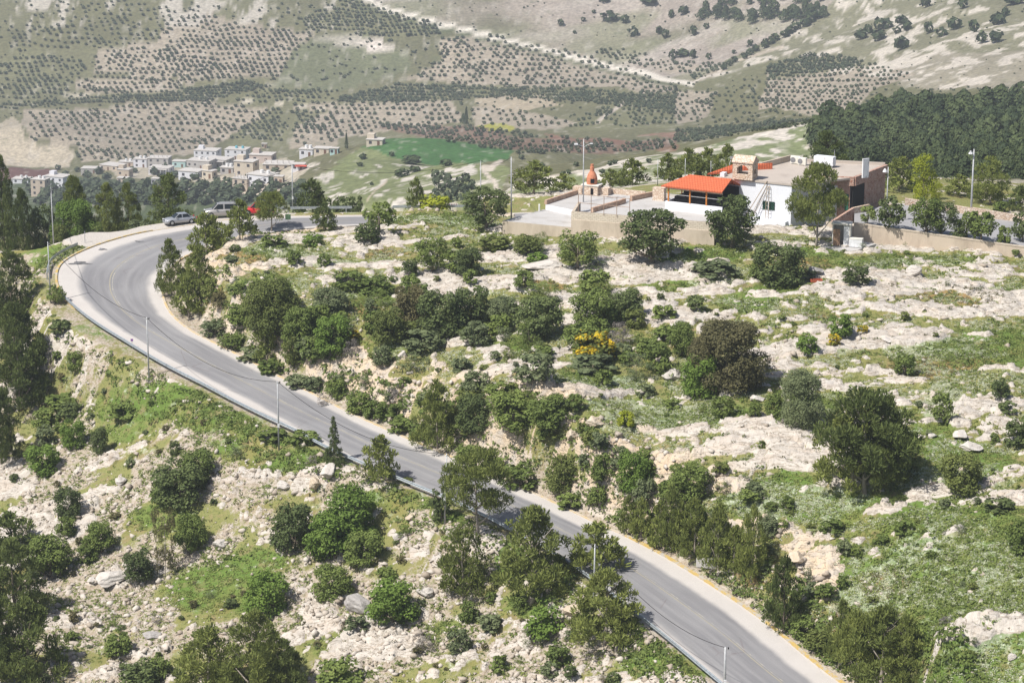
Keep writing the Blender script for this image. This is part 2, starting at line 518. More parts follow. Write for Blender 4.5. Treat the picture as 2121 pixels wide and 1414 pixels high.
# which side of the road: the slope below it is pale scree, the knoll above it meadow and slabs
valley_side = np.zeros_like(X2)
px_e = np.array([project(p.x, p.y, p.z) for p in RO if p.y < 318 or p.x < -60])
nn = (Y2 < 372)
valley_poly = [tuple(q) for q in px_e[px_e[:, 1] > 520]] + [(60, 500), (-900, 480), (-900, 2200), (1900, 2200)]
valley_side[nn] = inpoly(valley_poly, PX2[nn], PY2[nn]).astype(float)
wxr, wyr = fbm(X2 * .3, Y2 * .3, 3, 3) * 1.8, fbm(X2 * .3, Y2 * .3, 4, 3) * 1.6
f1, gap, rid = cells(X2 * 0.24 + wxr, Y2 * 0.30 + wyr, 11)
g1, ggap, gid = cells(X2 * 0.8 + wxr * 2, Y2 * 0.75 + wyr * 2, 21)
big = fbm(X2 * 0.05, Y2 * 0.05, 41, 4)
mid = fbm(X2 * 0.22, Y2 * 0.22, 43, 4)
rr = fbm(X2 * .10, Y2 * .30, 45, 6) + (rid - .5) * .16 + (gid - .5) * .08
bias = np.where(valley_side > 0.5, -0.11 + (big - .5) * .25, -0.070 + (big - .5) * .12) + rockD * 0.145 - lush * 0.15 - dry * .14
rock = sstep(.475, .545, rr + bias)
crack = sstep(0.015, 0.06, gap) * (0.45 + 0.55 * sstep(0.01, 0.07, ggap))
rock = rock * (0.35 + 0.65 * crack)
pebb = sstep(.56, .63, fbm(X2 * .8, Y2 * .9, 47, 4) + bias * .9 - .05 * (valley_side < .5)) * .85
rock = np.clip(np.maximum(rock, pebb), 0, 1)
verge = np.exp(-np.clip(DE, 0, 50) / 2.2)
TURN = [(128, 497), (150, 488), (185, 480), (225, 480), (260, 476), (295, 467), (335, 461), (400, 452), (470, 446), (540, 440), (600, 440), (600, 452), (470, 468), (380, 478), (284, 492), (200, 515), (150, 505)]
turn = np.zeros_like(X2); PXR, PYR = project(X2, Y2, road_z(Y2))
turn[nn] = (inpoly(TURN, PXR[nn], PYR[nn]) & (Y2[nn] < 347)).astype(float)
gravel = np.clip(np.where(valley_side > 0.5, 0.52 - lush * 0.75 + (mid - .5) * 2.2, 0.12 + (mid - .5) * .5 - lush * .5), 0, 1)
gravel = np.maximum(gravel, verge * np.where(SD < 0, .45, .9) * (DE < 6))
gravel = np.maximum(gravel, turn)
rock *= sstep(0.2, 1.4, DE) * (1 - turn)
# relief: slabs stand up, cracks sink, meadow undulates
farfade = 1 - sstep(330, 400, Y2)
nf = Y2 < 400
ledge = fbm(X2 * .11, Y2 * .17, 52, 3) * 5.0
ledge = (np.floor(ledge) + sstep(.0, .22, ledge % 1)) * .34 - ledge * .30
relief = rock * (0.16 + 0.34 * rid + 0.10 * gid) * (0.6 + 0.4 * crack) + ledge * (.35 + .65 * rock) + (fbm(X2 * .12, Y2 * .12, 51, 4) - .5) * 1.2 + (fbm(X2 * .9, Y2 * .9, 53, 3) - .5) * (0.16 - .07 * rock)
steps = fbm(X2 * .2, Y2 * .5, 61, 3) * 2.2
cut = sstep(0.3, 2.5, DE) * (1 - sstep(5, 11, DE)) * (SD > 0) * (1 - sstep(1850, 1920, PX2) * sstep(1150, 1220, PY2))
relief = relief + cut * (np.abs((steps * 3) % 1 - .5) * 0.9 - .25 + (fbm(X2 * .7, Y2 * .7, 63, 3) - .5) * 1.2)
compound = np.zeros_like(X2)
compound[nn] = inpoly([(1030, 470), (1180, 476), (1480, 480), (1640, 470), (1790, 470), (2140, 530), (2600, 560), (2600, 380), (1300, 380), (1120, 420)], PX2[nn], PY2[nn])
relief = relief * farfade * np.where(compound > 0.5, 0.15, 1.0)
frel = (1 - farfade) * ((fbm(X2 * .006, Y2 * .006, 71, 4) - .5) * 9 + (fbm(X2 * .03, Y2 * .03, 72, 4) - .5) * 3.2)
Zb = Zg + relief + frel
wI = sstep(0.2, 3.2, DE); wO = sstep(0.3, 5.0, DE)
wt = np.where(SD > 0, wI, wO)
zr = road_z(Y2)
roadzone = (DE < 6)
Zb = np.where(roadzone, (zr - 0.10 + np.clip(DE, 0, 1) * 0.04) * (1 - wt) + Zb * wt, Zb)
EDGE = [(-500, 508), (90, 505), (128, 496), (150, 488), (185, 480), (225, 480), (260, 476), (295, 467), (335, 461), (400, 452), (470, 446), (540, 441), (620, 440), (720, 439), (860, 437), (1010, 436)]
ye = np.interp(PXR, [q[0] for q in EDGE], [on_road(*q).y for q in EDGE])
drop = np.clip(Y2 - ye, 0, 99)
Zb = np.where((PXR > -400) & (PXR < 1000) & (Y2 > ye) & (Y2 < 372), np.minimum(Zb, road_z(ye) - .05 - drop * .33 + (fbm(X2 * .5, Y2 * .5, 91, 3) - .5) * .8 * sstep(0, 3, drop)), Zb)
Zb = np.where(turn > 0.5, zr - 0.06, Zb)
Zb = np.where((compound > .5) & (Zb > 3.9), 3.9, Zb)

def ground_col(U):
    f = (U - Ucol[0]) / (Ucol[1] - Ucol[0])
    j = int(min(max(f, 0), NU - 2)); t = f - j
    return Zb[:, j] * (1 - t) + Zb[:, j + 1] * t
def gz(x, y):
    c = ground_col(x / y)
    return float(np.interp(math.log(y), Lrow, c))
def at(px, py, dmin=0.0):
    """first ground point met by the sight line through a pixel (beyond dmin metres)"""
    U, T = ray(px, py)
    c = ground_col(U)
    d = c - (CZ - T * Yrow)
    k = np.nonzero((d > 0) & (Yrow > dmin))[0]
    if len(k) == 0: return None
    k = max(int(k[0]), 1)
    a, b = d[k - 1], d[k]
    t = -a / (b - a) if b != a and a < 0 else 1.0
    y = Yrow[k - 1] + (Yrow[k] - Yrow[k - 1]) * t
    return Vector((U * y, y, CZ - T * y))
def stand(px, y):
    U, T = ray(px, 707)
    x = (px - CX) / F * (y * CP + (CZ - gz(U * y, y)) * SP)
    return Vector((x, y, gz(x, y)))
# ------------------------------------------------------------------ far slopes: orchards, fields, tracks (real patches of soil and grass)
ORCH = [  # outline, tree spacing (px), row lean, ground, density, size
 ([(150, 173), (186, 160), (352, 163), (399, 186), (332, 199), (206, 199), (166, 186)], (13.5, 8.5), 5, 'soil', .92, 1.0),
 ([(333, 100), (349, 60), (390, 28), (440, 32), (500, 55), (650, 70), (648, 80), (615, 116), (572, 166), (459, 163), (392, 180), (310, 120)], (13.5, 8.5), 4.5, 'soil', .92, 1.0),
 ([(50, 233), (213, 229), (319, 206), (552, 226), (545, 243), (512, 253), (432, 309), (332, 319), (319, 332), (166, 336), (150, 300), (60, 292)], (16, 9.5), 6, 'soil', .9, 1.1),
 ([(0, 126), (133, 110), (186, 140), (143, 173), (146, 199), (0, 213)], (14, 9), 4, 'grassy', .9, 1.05),
 ([(66, 43), (170, 10), (260, 0), (390, 25), (350, 60), (326, 100), (166, 100), (0, 110), (0, 77)], (15, 9.5), 4, 'grass', .75, .95),
 ([(206, 107), (319, 100), (459, 127), (432, 160), (352, 160), (186, 156), (200, 143)], (14, 9), -4, 'soil', .85, 1.0),
 ([(615, 43), (700, 0), (740, 0), (830, 32), (900, 50), (915, 72), (860, 80), (700, 70), (650, 65)], (11, 7.5), 4, 'grassy', .95, 1.05),
 ([(906, 80), (1032, 76), (1066, 86), (1218, 116), (1400, 178), (1400, 206), (1265, 179), (1049, 193), (899, 169), (833, 166), (913, 126)], (14, 9), -5, 'soil', .8, 1.1),
 ([(700, 203), (833, 173), (1032, 186), (1200, 186), (1400, 200), (1400, 232), (1200, 213), (1032, 206), (833, 213), (700, 213)], (9, 6), 3, 'grassy', 1, 1.15),
 ([(600, 213), (700, 213), (933, 216), (959, 253), (899, 263), (700, 283), (620, 262)], (15, 9.5), 5, 'soil', .85, 1.2),
 ([(976, 226), (1082, 233), (1199, 253), (1132, 266), (983, 263)], (16, 9.5), 5, 'soil', .75, 1.15),
 ([(780, 262), (850, 262), (983, 264), (1132, 283), (1298, 297), (1400, 287), (1400, 309), (1265, 319), (1066, 319), (866, 284)], (12, 7.5), 4, 'brown', .9, 1.35),
 ([(1265, 199), (1400, 186), (1400, 266), (1165, 266), (1232, 233)], (13, 8), -4, 'grassy', .85, 1.15),
 ([(1590, 136), (1706, 109), (1825, 136), (1889, 156), (1808, 190), (1770, 224), (1689, 238), (1570, 231), (1583, 190)], (12.5, 9), 6, 'soil', .95, 1.15),
 ([(1590, 136), (1706, 109), (1800, 132), (1700, 150), (1590, 165)], (9, 6.5), 6, 'grassy', .9, 1.2),
 ([(1400, 129), (1502, 133), (1509, 143), (1441, 166), (1400, 150)], (11, 7), 4, 'soil', .9, 1.1),
 ([(1218, 98), (1290, 104), (1400, 129), (1400, 150), (1330, 140), (1230, 112)], (12, 8), 4, 'soil', .8, 1.05),
 ([(1400, 190), (1485, 190), (1475, 217), (1461, 245), (1400, 258)], (13, 9), 5, 'soil', .85, 1.1),
 ([(1470, 200), (1585, 165), (1572, 232), (1690, 240), (1680, 250), (1480, 262)], (13, 9), 5, 'grass', .6, 1.0),
 ([(1400, 272), (1672, 245), (1680, 258), (1500, 285), (1400, 300)], (9, 6), 3, 'grassy', 1, 1.35),
 ([(352, 193), (545, 163), (565, 180), (415, 213), (233, 213), (0, 230), (0, 216)], (9, 6), 4, 'grassy', 1, 1.05),
 ([(545, 183), (700, 190), (665, 213), (480, 213)], (13, 8), 4, 'grassy', .9, 1.05),
 ([(515, 253), (565, 226), (681, 226), (592, 273), (582, 300), (465, 300)], (13, 8.5), 5, 'grassy', .85, 1.1),
 ([(605, 263), (700, 226), (700, 300), (598, 303)], (16, 10), 5, 'soil', .7, 1.2),
]
SOIL, GRASS, GRASSY, BROWN = (.33, .282, .225), (.135, .130, .068), (.158, .155, .086), (.185, .12, .09)
FC = np.zeros(X2.shape + (3,))
FC[:] = (.140, .136, .075)
fr = Y2 > 360
fx, fy = PX2[fr], PY2[fr]
Xf, Yf = X2[fr], Y2[fr]
wob = (fbm(Xf * .02, Yf * .02, 81, 3) - .5) * 26
fxw, fyw = fx + wob, fy + wob * .35
c = FC[fr]
n1, n2, n3 = fbm(Xf * .008, Yf * .008, 82, 4), fbm(Xf * .05, Yf * .03, 83, 4), vnoise(Xf * .33, Yf * .16, 84)
c *= (0.75 + 0.5 * n1)[:, None]
def paint(mask, colr, jit=.3):
    m = mask[:, None].astype(float) if mask.ndim == 1 else mask
    global c
    k = np.array(colr)[None, :] * (1 - jit / 2 + jit * n2)[:, None]
    c = c * (1 - m) + k * m
PALE = [(715, -60), (735, 0), (830, 34), (930, 56), (1100, 94), (1218, 116), (1400, 168), (1430, 172), (1500, 125), (1600, 66), (1700, 26), (1760, -60)]
paint(sstep(.25, .55, n1 + .25) * inpoly(PALE, fxw, fyw), (.305, .262, .225), .35)
RIGHT = [(1430, 172), (1500, 128), (1600, 70), (1700, 30), (1760, -60), (2400, -60), (2400, 190), (1880, 178), (1600, 120)]
paint(inpoly(RIGHT, fxw, fyw) * (.45 + .4 * n2), (.21, .20, .135), .4)
paint(inpoly([(1850, 110), (2400, 100), (2400, 190), (1860, 180)], fxw, fyw) * .8, (.28, .25, .195), .3)
for poly, sp, lean, g, den, sz in ORCH:
    paint(inpoly(poly, fxw, fyw) * .92, {'soil': SOIL, 'grass': GRASS, 'grassy': GRASSY, 'brown': BROWN}[g], .35)
BARE = [(575, 166), (615, 116), (650, 85), (760, 75), (850, 110), (850, 140), (800, 165), (700, 190), (560, 178)]
paint(inpoly(BARE, fxw, fyw) * .9, (.14, .15, .085), .3)
paint(inpoly([(640, 90), (700, 76), (770, 78), (840, 105), (760, 104), (690, 96)], fxw, fyw) * n2 * 1.4, (.5, .45, .4), .3)
paint(inpoly([(980, 212), (1120, 204), (1160, 222), (1060, 236), (990, 226)], fxw, fyw) * .9, (.38, .32, .24), .4)
GREEN = [(748, 306), (790, 294), (833, 288), (900, 296), (990, 308), (1066, 322), (1049, 336), (983, 342), (899, 334), (800, 322)]
slope = [(560, 420), (640, 370), (748, 306), (800, 322), (899, 334), (983, 342), (1060, 350), (1010, 440), (560, 470)]
paint(inpoly(slope, fxw, fyw) * 1., (.165, .185, .085), .4)
paint(inpoly(GREEN, fx, fy) * 1., (.058, .135, .042), .35)
paint(inpoly([(0, 349), (120, 349), (110, 364), (27, 374), (0, 374), (-200, 376), (-200, 349)], fx, fy) * 1., (.125, .062, .055), .15)
paint(inpoly([(1130, 272), (1215, 280), (1310, 298), (1280, 306), (1150, 292)], fxw, fyw) * 1., (.2, .115, .085), .2)
paint(inpoly([(1310, 274), (1420, 276), (1420, 286), (1340, 284)], fxw, fyw) * 1., (.22, .135, .1), .2)
paint(inpoly([(990, 263), (1020, 259), (1066, 261), (1062, 267), (992, 268)], fx, fy) * 1., (.30, .29, .06), .2)
QUARRY = [(-200, 270), (0, 262), (30, 244), (46, 262), (53, 292), (100, 300), (133, 302), (153, 319), (140, 346), (-200, 347)]
paint(inpoly(QUARRY, fx + wob * .4, fy + wob * .3) * 1., (.38, .33, .255), .5)
paint(inpoly([(-200, 376), (0, 374), (60, 366), (160, 362), (260, 372), (420, 396), (640, 400), (560, 470), (-200, 480)], fxw, fyw) * 1., (.07, .09, .045), .4)
paint(inpoly([(230, 335), (560, 330), (640, 345), (600, 398), (480, 402), (370, 372), (240, 366)], fxw, fyw) * .75, (.42, .37, .30), .4)
paint(inpoly([(455, 372), (540, 384), (590, 378), (580, 398), (480, 402)], fxw, fyw) * .9, (.52, .44, .36), .3)
ridge = [(1030, 400), (1060, 380), (1200, 350), (1300, 326), (1400, 312), (1500, 292), (1600, 276), (1700, 262), (1800, 262), (1760, 330), (1600, 370), (1400, 400), (1200, 420)]
inr = inpoly(ridge, fxw, fyw)
paint(inr * 1., (.175, .20, .10), .4)
cr = polydist([(1050, 386), (1200, 354), (1300, 331), (1400, 316), (1500, 297), (1600, 281), (1700, 266)], fx, fy)
rf = fbm(Xf * .22, Yf * .10, 85, 4)
rockf = sstep(.50, .60, rf + .16 * (1 - sstep(4, 24, cr)) - .03) * inr
paint(rockf * .95, (.56, .51, .46), .35)
paint(sstep(.52, .62, rf) * inpoly([(860, 345), (960, 335), (1000, 360), (980, 430), (880, 440), (840, 380)], fx, fy), (.54, .49, .44), .3)
paint(sstep(.60, .68, rf) * inpoly(slope, fx, fy) * (fy > 330), (.5, .46, .41), .3)
paint(sstep(.53, .60, fbm(Xf * .13, Yf * .06, 86, 4) + (fbm(Xf * .02, Yf * .015, 90, 3) - .5) * .35) * inpoly(RIGHT, fx, fy) * .85, (.54, .49, .43), .3)
paint(sstep(.56, .66, fbm(Xf * .12, Yf * .05, 87, 4) + (fbm(Xf * .02, Yf * .015, 92, 3) - .5) * .3) * (fy < 60) * (fx < 700) * .8, (.48, .44, .39), .3)
paint(sstep(.5, .7, fbm(Xf * .01, Yf * .06, 88, 4)) * inpoly(PALE, fx, fy) * .6, (.40, .36, .32), .3)
paint(sstep(.55, .7, fbm(Xf * .012, Yf * .02, 89, 4)) * inpoly(PALE, fx, fy) * .75, (.20, .20, .125), .3)
paint((1 - sstep(2, 7, polydist([(735, 12), (800, 34), (900, 61), (1000, 84), (1100, 108), (1200, 132), (1300, 154), (1400, 178)], fx, fy))) * .85, (.10, .115, .06), .3)
for pl, wd, k in [([(725, -20), (800, 22), (900, 50), (1000, 73), (1100, 98), (1200, 122), (1300, 144), (1400, 167), (1432, 173)], 5.5, (.66, .61, .54)),
                  ([(420, 208), (480, 211), (560, 215), (650, 223), (690, 228)], 1.6, (.5, .45, .37)), ([(1288, 216), (1262, 233), (1238, 251)], 3.5, (.48, .42, .36)),
                  ([(1036, 340), (1016, 350), (999, 349), (1010, 362), (1024, 378), (1040, 398)], 4.5, (.5, .44, .38)), ([(1140, 365), (1220, 352), (1300, 346), (1400, 330)], 3.0, (.5, .45, .38)),
                  ([(608, 357), (640, 346), (660, 341)], 2.5, (.5, .45, .4)), ([(384, 396), (430, 404), (470, 406)], 2.0, (.5, .45, .4)),
                  ([(1530, 120), (1580, 100), (1620, 88)], 4.0, (.42, .36, .29)), ([(760, 415), (775, 395), (800, 375)], 1.6, (.4, .34, .27)), ([(135, 199), (250, 196)], 1.2, (.42, .38, .3)),
                  ([(455, 165), (480, 145), (512, 118), (545, 95)], 3.0, (.42, .36, .3)), ([(392, 110), (430, 150)], 2.5, (.42, .35, .29))]:
    paint((1 - sstep(wd * .6, wd * 1.3, polydist(pl, fx + wob * .12, fy))) * .95, k, .15)
spk = sstep(.72, .9, n3) * .35
c = c * (1 - spk[:, None]) + np.array((.5, .46, .41)) * spk[:, None]
FC[fr] = c
far = sstep(352, 378, Y2)

# ------------------------------------------------------------------ ground sheet
verts = np.stack([X2, Y2, Zb], -1).reshape(-1, 3)
idx = np.arange(NR * NU).reshape(NR, NU)
faces = np.stack([idx[:-1, :-1], idx[:-1, 1:], idx[1:, 1:], idx[1:, :-1]], -1).reshape(-1, 4)

def ground_mat():
    g = G('rocky_ground')
    m = g.sep(g.attr('cover', 'Color'))
    m2 = g.sep(g.attr('cover_more', 'Color'))
    rock, lushA, flowA, grav = m[0], m[1], m[2], g.attr('gravel')
    dryA, cutA, farA = m2[0], m2[1], m2[2]
    p = g.pos()
    nA, nB, nC, nD = g.noise(.16, p, 5), g.noise(.9, p, 5, .6), g.noise(4.2, p, 4, .65), g.noise(12.0, p, 3, .6)
    # meadow
    lv = g.math('ADD', lushA, g.math('MULTIPLY', g.math('SUBTRACT', nB, .5), 1.5))
    gr = g.mix(g.step(.0, .85, lv), (.225, .225, .085), (.125, .190, .042))
    gr = g.mix(g.math('MULTIPLY', g.step(.48, .72, nC), .8), gr, (.062, .095, .028))
    gr = g.mix(g.step(.48, .70, nA), gr, (.215, .20, .07))
    gr = g.mix(g.math('MULTIPLY', g.step(.53, .66, g.noise(.5, p, 5, .6)), .6), gr, (.27, .205, .115))
    gr = g.mix(g.math('MULTIPLY', g.step(.35, .6, nB), g.math('MULTIPLY', dryA, .85)), gr, (.28, .175, .075))
    fl = g.voro(3.0, p)
    fq = g.math('ADD', g.noise(.55, p, 5, .6), g.math('MULTIPLY', g.math('SUBTRACT', flowA, .5), .22))
    fm = g.step(.47, .60, fq)
    fleck = g.math('MULTIPLY', g.step(.50, .18, fl), g.math('MULTIPLY', fm, g.step(.3, .6, nD)))
    gr = g.mix(g.math('MULTIPLY', fleck, .85), gr, (.64, .66, .56))
    gr = g.mix(g.math('MULTIPLY', fm, .38), gr, (.46, .50, .38))
    # scree and soil
    vc = g.voro(2.2, g.scale(p, (1, 1, 1))); vd = g.voro(4.5, p)
    vv = g.sep(g.voro(2.2, p, 'Color'))[0]
    gv = g.mix(g.step(.25, .75, nC), (.295, .235, .172), (.46, .405, .335))
    gv = g.mix(g.math('MULTIPLY', g.step(.5, .95, vv), .6), gv, (.50, .455, .40))
    gv = g.mix(g.math('MULTIPLY', g.step(.56, .66, nD), .55), gv, (.20, .165, .125))
    gv = g.mix(g.math('MULTIPLY', g.step(.55, .7, nB), .55), gv, (.33, .25, .175))
    gv = g.mix(g.math('MULTIPLY', g.step(.53, .64, g.noise(1.7, p, 5, .65)), .75), gv, (.15, .165, .06))
    base = g.mix(g.step(.34, .58, g.math('ADD', grav, g.math('ADD', g.math('MULTIPLY', g.math('SUBTRACT', nB, .5), .8), g.math('MULTIPLY', g.math('SUBTRACT', nC, .5), .6)))), gr, gv)
    base = g.mix(g.attr('layby'), base, g.mix(nC, (.41, .375, .335), (.55, .515, .47)))
    # limestone
    rk = g.mix(g.step(.3, .7, nB), (.445, .405, .355), (.575, .53, .47))
    rk = g.mix(g.math('MULTIPLY', g.step(.52, .72, nA), .5), rk, (.46, .43, .41))
    rk = g.mix(g.math('MULTIPLY', g.step(.5, .62, g.noise(.6, g.scale(p, (.5, 1, 2)), 5, .65)), .35), rk, (.50, .40, .31))
    rk = g.mix(g.math('MULTIPLY', cutA, g.step(.3, .6, nB)), rk, (.57, .455, .325))
    crn = g.noise(.55, g.scale(p, (.6, 1.3, 2.5)), 5, .62, .6)
    crk = g.math('ABSOLUTE', g.math('SUBTRACT', crn, .5))
    rk = g.mix(g.math('MULTIPLY', g.step(.030, .004, crk), .75), rk, (.20, .165, .12))
    rk = g.mix(g.math('MULTIPLY', g.step(.58, .70, nD), .45), rk, (.29, .265, .235))
    rm = g.step(.38, .54, g.math('ADD', rock, g.math('ADD', g.math('MULTIPLY', g.math('SUBTRACT', nC, .5), .5), g.math('MULTIPLY', g.math('SUBTRACT', nB, .5), .4))))
    base = g.mix(rm, base, rk)
    # far slopes
    fcx = g.attr('far_colour', 'Color')
    fv = g.noise(.12, p, 4); fs = g.noise(.45, p, 3)
    fcx = g.mix(1.0, fcx, g.mix(g.step(.25, .75, fs), (.72, .72, .72), (1.25, 1.25, 1.22)), 'MULTIPLY')
    fcx = g.mix(g.math('MULTIPLY', g.step(.58, .7, fv), .35), fcx, (.10, .12, .06))
    base = g.mix(farA, base, fcx)
    h = g.math('ADD', g.math('MULTIPLY', nC, .8), g.math('MULTIPLY', vd, .5))
    g.bump(g.math('ADD', h, g.math('MULTIPLY', nD, .4)), .55, .22)
    g.b.inputs['Specular IOR Level'].default_value = .1
    return g.done(base, .95)
gm = npmesh('ground', verts, faces, [ground_mat()], True)
def vattr(me, name, a, typ='FLOAT_COLOR'):
    t = me.attributes.new(name, typ, 'POINT')
    if typ == 'FLOAT_COLOR':
        q = np.ones((a.shape[0], 4), np.float32); q[:, :3] = a
        t.data.foreach_set('color', q.ravel())
    else:
        t.data.foreach_set('value', a.astype(np.float32).ravel())
rv = lambda a: np.clip(a, 0, 1).reshape(-1)
cutA = cut * sstep(.2, .6, rock + (mid - .4)) + 0
rock = np.maximum(rock, cut * sstep(.35, .6, fbm(X2 * .35, Y2 * .35, 95, 4) + rockD * .3 - .14 - lush * .3) * (1 - turn))
vattr(gm, 'cover', np.stack([rv(rock), rv(lush), rv(flow)], 1))
vattr(gm, 'cover_more', np.stack([rv(dry), rv(cut * 1.2), rv(far)], 1))
vattr(gm, 'gravel', rv(gravel), 'FLOAT')
vattr(gm, 'layby', rv(np.maximum(turn, 0)), 'FLOAT')
vattr(gm, 'far_colour', FC.reshape(-1, 3))
go = link('ground', gm)
tag(go, kind='structure')

# ------------------------------------------------------------------ road: asphalt, kerb lines, centre line
NA = 26
def strip(name, t0, t1, n, dz, mat, i0=0, i1=None):
    A, B = RO[i0:i1], RI[i0:i1]
    vs, uv = [], []
    s = 0.0
    for i, (a, b) in enumerate(zip(A, B)):
        if i: s += ((a + b) / 2 - (A[i - 1] + B[i - 1]) / 2).length
        for k in range(n):
            t = t0 + (t1 - t0) * k / (n - 1)
            p = a.lerp(b, t)
            camber = 0.06 * (1 - (2 * t - 1) ** 2)
            vs.append((p.x, p.y, p.z + dz + camber)); uv.append((t, s))
    m = len(A)
    id_ = np.arange(m * n).reshape(m, n)
    fs = np.stack([id_[:-1, :-1], id_[:-1, 1:], id_[1:, 1:], id_[1:, :-1]], -1).reshape(-1, 4)
    me = npmesh(name, vs, fs[:, ::-1], [mat], True)
    nrm = me.polygons[0].normal
    if nrm.z < 0: me.flip_normals()
    vattr(me, 'across', np.array([q[0] for q in uv]), 'FLOAT')
    vattr(me, 'along', np.array([q[1] for q in uv]), 'FLOAT')
    ti = np.repeat(np.arange(m) / 14.0 + i0 / 14.0, n)
    vattr(me, 'shoulder_out', np.interp(ti, [0, 5, 8, 11, 20, 29], [.05, .06, .11, .21, .21, .12]), 'FLOAT')
    vattr(me, 'shoulder_in', np.interp(ti, [0, 5, 8, 12, 17, 29], [.25, .23, .17, .13, .13, .12]), 'FLOAT')
    return tag(link(name, me), kind='structure')

def asphalt():
    g = G('worn_asphalt')
    ac, al, p = g.attr('across'), g.attr('along'), g.pos()
    cmb = g.n('CombineXYZ'); g.put(cmb.inputs[0], g.math('MULTIPLY', ac, 9)); g.put(cmb.inputs[1], g.math('MULTIPLY', al, .05))
    st = g.noise(1.6, cmb.outputs[0], 5, .6)
    nz, nf = g.noise(.22, p, 5), g.noise(9, p, 3)
    acn = g.math('ADD', ac, g.math('MULTIPLY', g.math('SUBTRACT', nz, .5), .10))
    base = g.mix(g.step(.3, .7, st), (.195, .192, .198), (.265, .26, .262))
    # polished wheel tracks, darker
    trk = None
    for c0 in (.30, .43, .60, .73):
        d = g.math('ABSOLUTE', g.math('SUBTRACT', acn, c0))
        k = g.step(.075, .0, d)
        trk = k if trk is None else g.math('MAXIMUM', trk, k)
    base = g.mix(g.math('MULTIPLY', trk, .38), base, (.165, .163, .172))
    pn = g.noise(.07, p, 3)
    base = g.mix(g.math('MULTIPLY', g.step(.45, .65, pn), .35), base, (.30, .297, .30))
    # dusty shoulders of crushed limestone
    ow, iw = g.attr('shoulder_out'), g.attr('shoulder_in')
    o = g.step(g.math('ADD', ow, .04), g.math('SUBTRACT', ow, .05), acn); i = g.step(g.math('SUBTRACT', .96, iw), g.math('SUBTRACT', 1.05, iw), acn)
    base = g.mix(g.math('MULTIPLY', g.math('MAXIMUM', o, i), .95), base, g.mix(nz, (.43, .40, .375), (.56, .53, .495)))
    base = g.mix(g.math('MULTIPLY', g.step(.62, .75, nz), .25), base, (.35, .34, .335))
    base = g.mix(.35, base, g.mix(nf, (.5, .5, .5), (1.5, 1.5, 1.5)), 'MULTIPLY') if False else base
    base = g.mix(1.0, base, g.mix(nf, (.88, .88, .88), (1.12, 1.12, 1.12)), 'MULTIPLY')
    # oil stains and cracks of their own
    crk = g.voro(.14, g.scale(p, (1, 1, 0)), feature='DISTANCE_TO_EDGE')
    base = g.mix(g.math('MULTIPLY', g.step(.012, .0, crk), g.math('MULTIPLY', g.step(.55, .62, nz), .35)), base, (.12, .078, .078))
    g.bump(nf, .15, .02)
    return g.done(base, .85)
strip('road', 0, 1, NA, 0.0, asphalt())
def worn_paint(name, c, wear=(.42, .6), under=(.26, .255, .25)):
    g = G(name)
    p = g.pos()
    return g.done(g.mix(g.step(wear[0], wear[1], g.noise(1.1, p, 5, .7)), c, under), .8)
strip('centre_marking', .502, .513, 2, .005, worn_paint('faded_yellow_line', (.32, .29, .215), (.46, .72)), 14)
strip('centre_marking', .528, .537, 2, .005, worn_paint('faded_pale_line', (.40, .37, .30), (.36, .56)), 14)
def kerb(name, pts, side_, i0, i1, mat, hgt=.16, wd=.28):
    mb = MB()
    for i in range(i0, min(i1, len(pts) - 1)):
        a, b = pts[i], pts[i + 1]
        d = (b - a).normalized(); n = Vector((-d.y, d.x, 0)) * side_ * wd
        q = [a, b, b + n, a + n]
        vs = [(v.x, v.y, v.z - .12) for v in q] + [(v.x, v.y, v.z + hgt) for v in q]
        mb.add(vs, [(4, 5, 6, 7), (0, 1, 5, 4), (2, 3, 7, 6), (1, 2, 6, 5), (3, 0, 4, 7)])
    o = mb.build(name, mat)
    bm_fix(o)
    return tag(o, kind='structure')
def bm_fix(o):
    import bmesh
    b = bmesh.new(); b.from_mesh(o.data)
    bmesh.ops.recalc_face_normals(b, faces=b.faces)
    b.to_mesh(o.data); b.free()
yk = worn_paint('yellow_kerb_paint', (.50, .36, .12), (.44, .60), (.44, .41, .36))
pk = worn_paint('pale_kerb_stone', (.52, .46, .38), (.42, .6), (.55, .42, .22))
kerb('kerb', RI, -1, 14, 14 * 4 + 6, yk, .17, .32)
kerb('kerb', RI, -1, 14 * 4 + 6, 14 * 22, pk, .10, .25)
kerb('kerb', RO, 1, 14 * 16, 14 * 21 + 4, yk, .16, .30)
kerb('kerb', RO, 1, 14 * 21 + 4, 14 * 27, worn_paint('faint_kerb', (.55, .43, .25), (.4, .6), (.5, .46, .4)), .05, .2)
# dark oil stains on the outside of the bend
gst = G('oil_stain')
gst.done(gst.mix(gst.step(.4, .6, gst.noise(1.5)), (.10, .098, .10), (.2, .196, .2)), .7)
for k, (sx, sy, rx, ry) in enumerate([(166, 546, 20, 3.2), (212, 517, 8, 2), (288, 501, 9, 1.5)]):
    ring = []
    for i in range(22):
        t = 2 * math.pi * i / 22
        r = 1 + .28 * math.sin(3 * t + k) + .15 * math.sin(5 * t)
        p = on_road(sx + rx * r * math.cos(t), sy + ry * r * math.sin(t))
        ring.append((p.x, p.y, p.z + .066))
    me = bpy.data.meshes.new('oil_stain'); me.from_pydata(ring, [], [tuple(range(22))]); me.materials.append(gst.m); me.update()
    if me.polygons[0].normal.z < 0: me.flip_normals()
    tag(link('oil_stain', me), kind='structure')
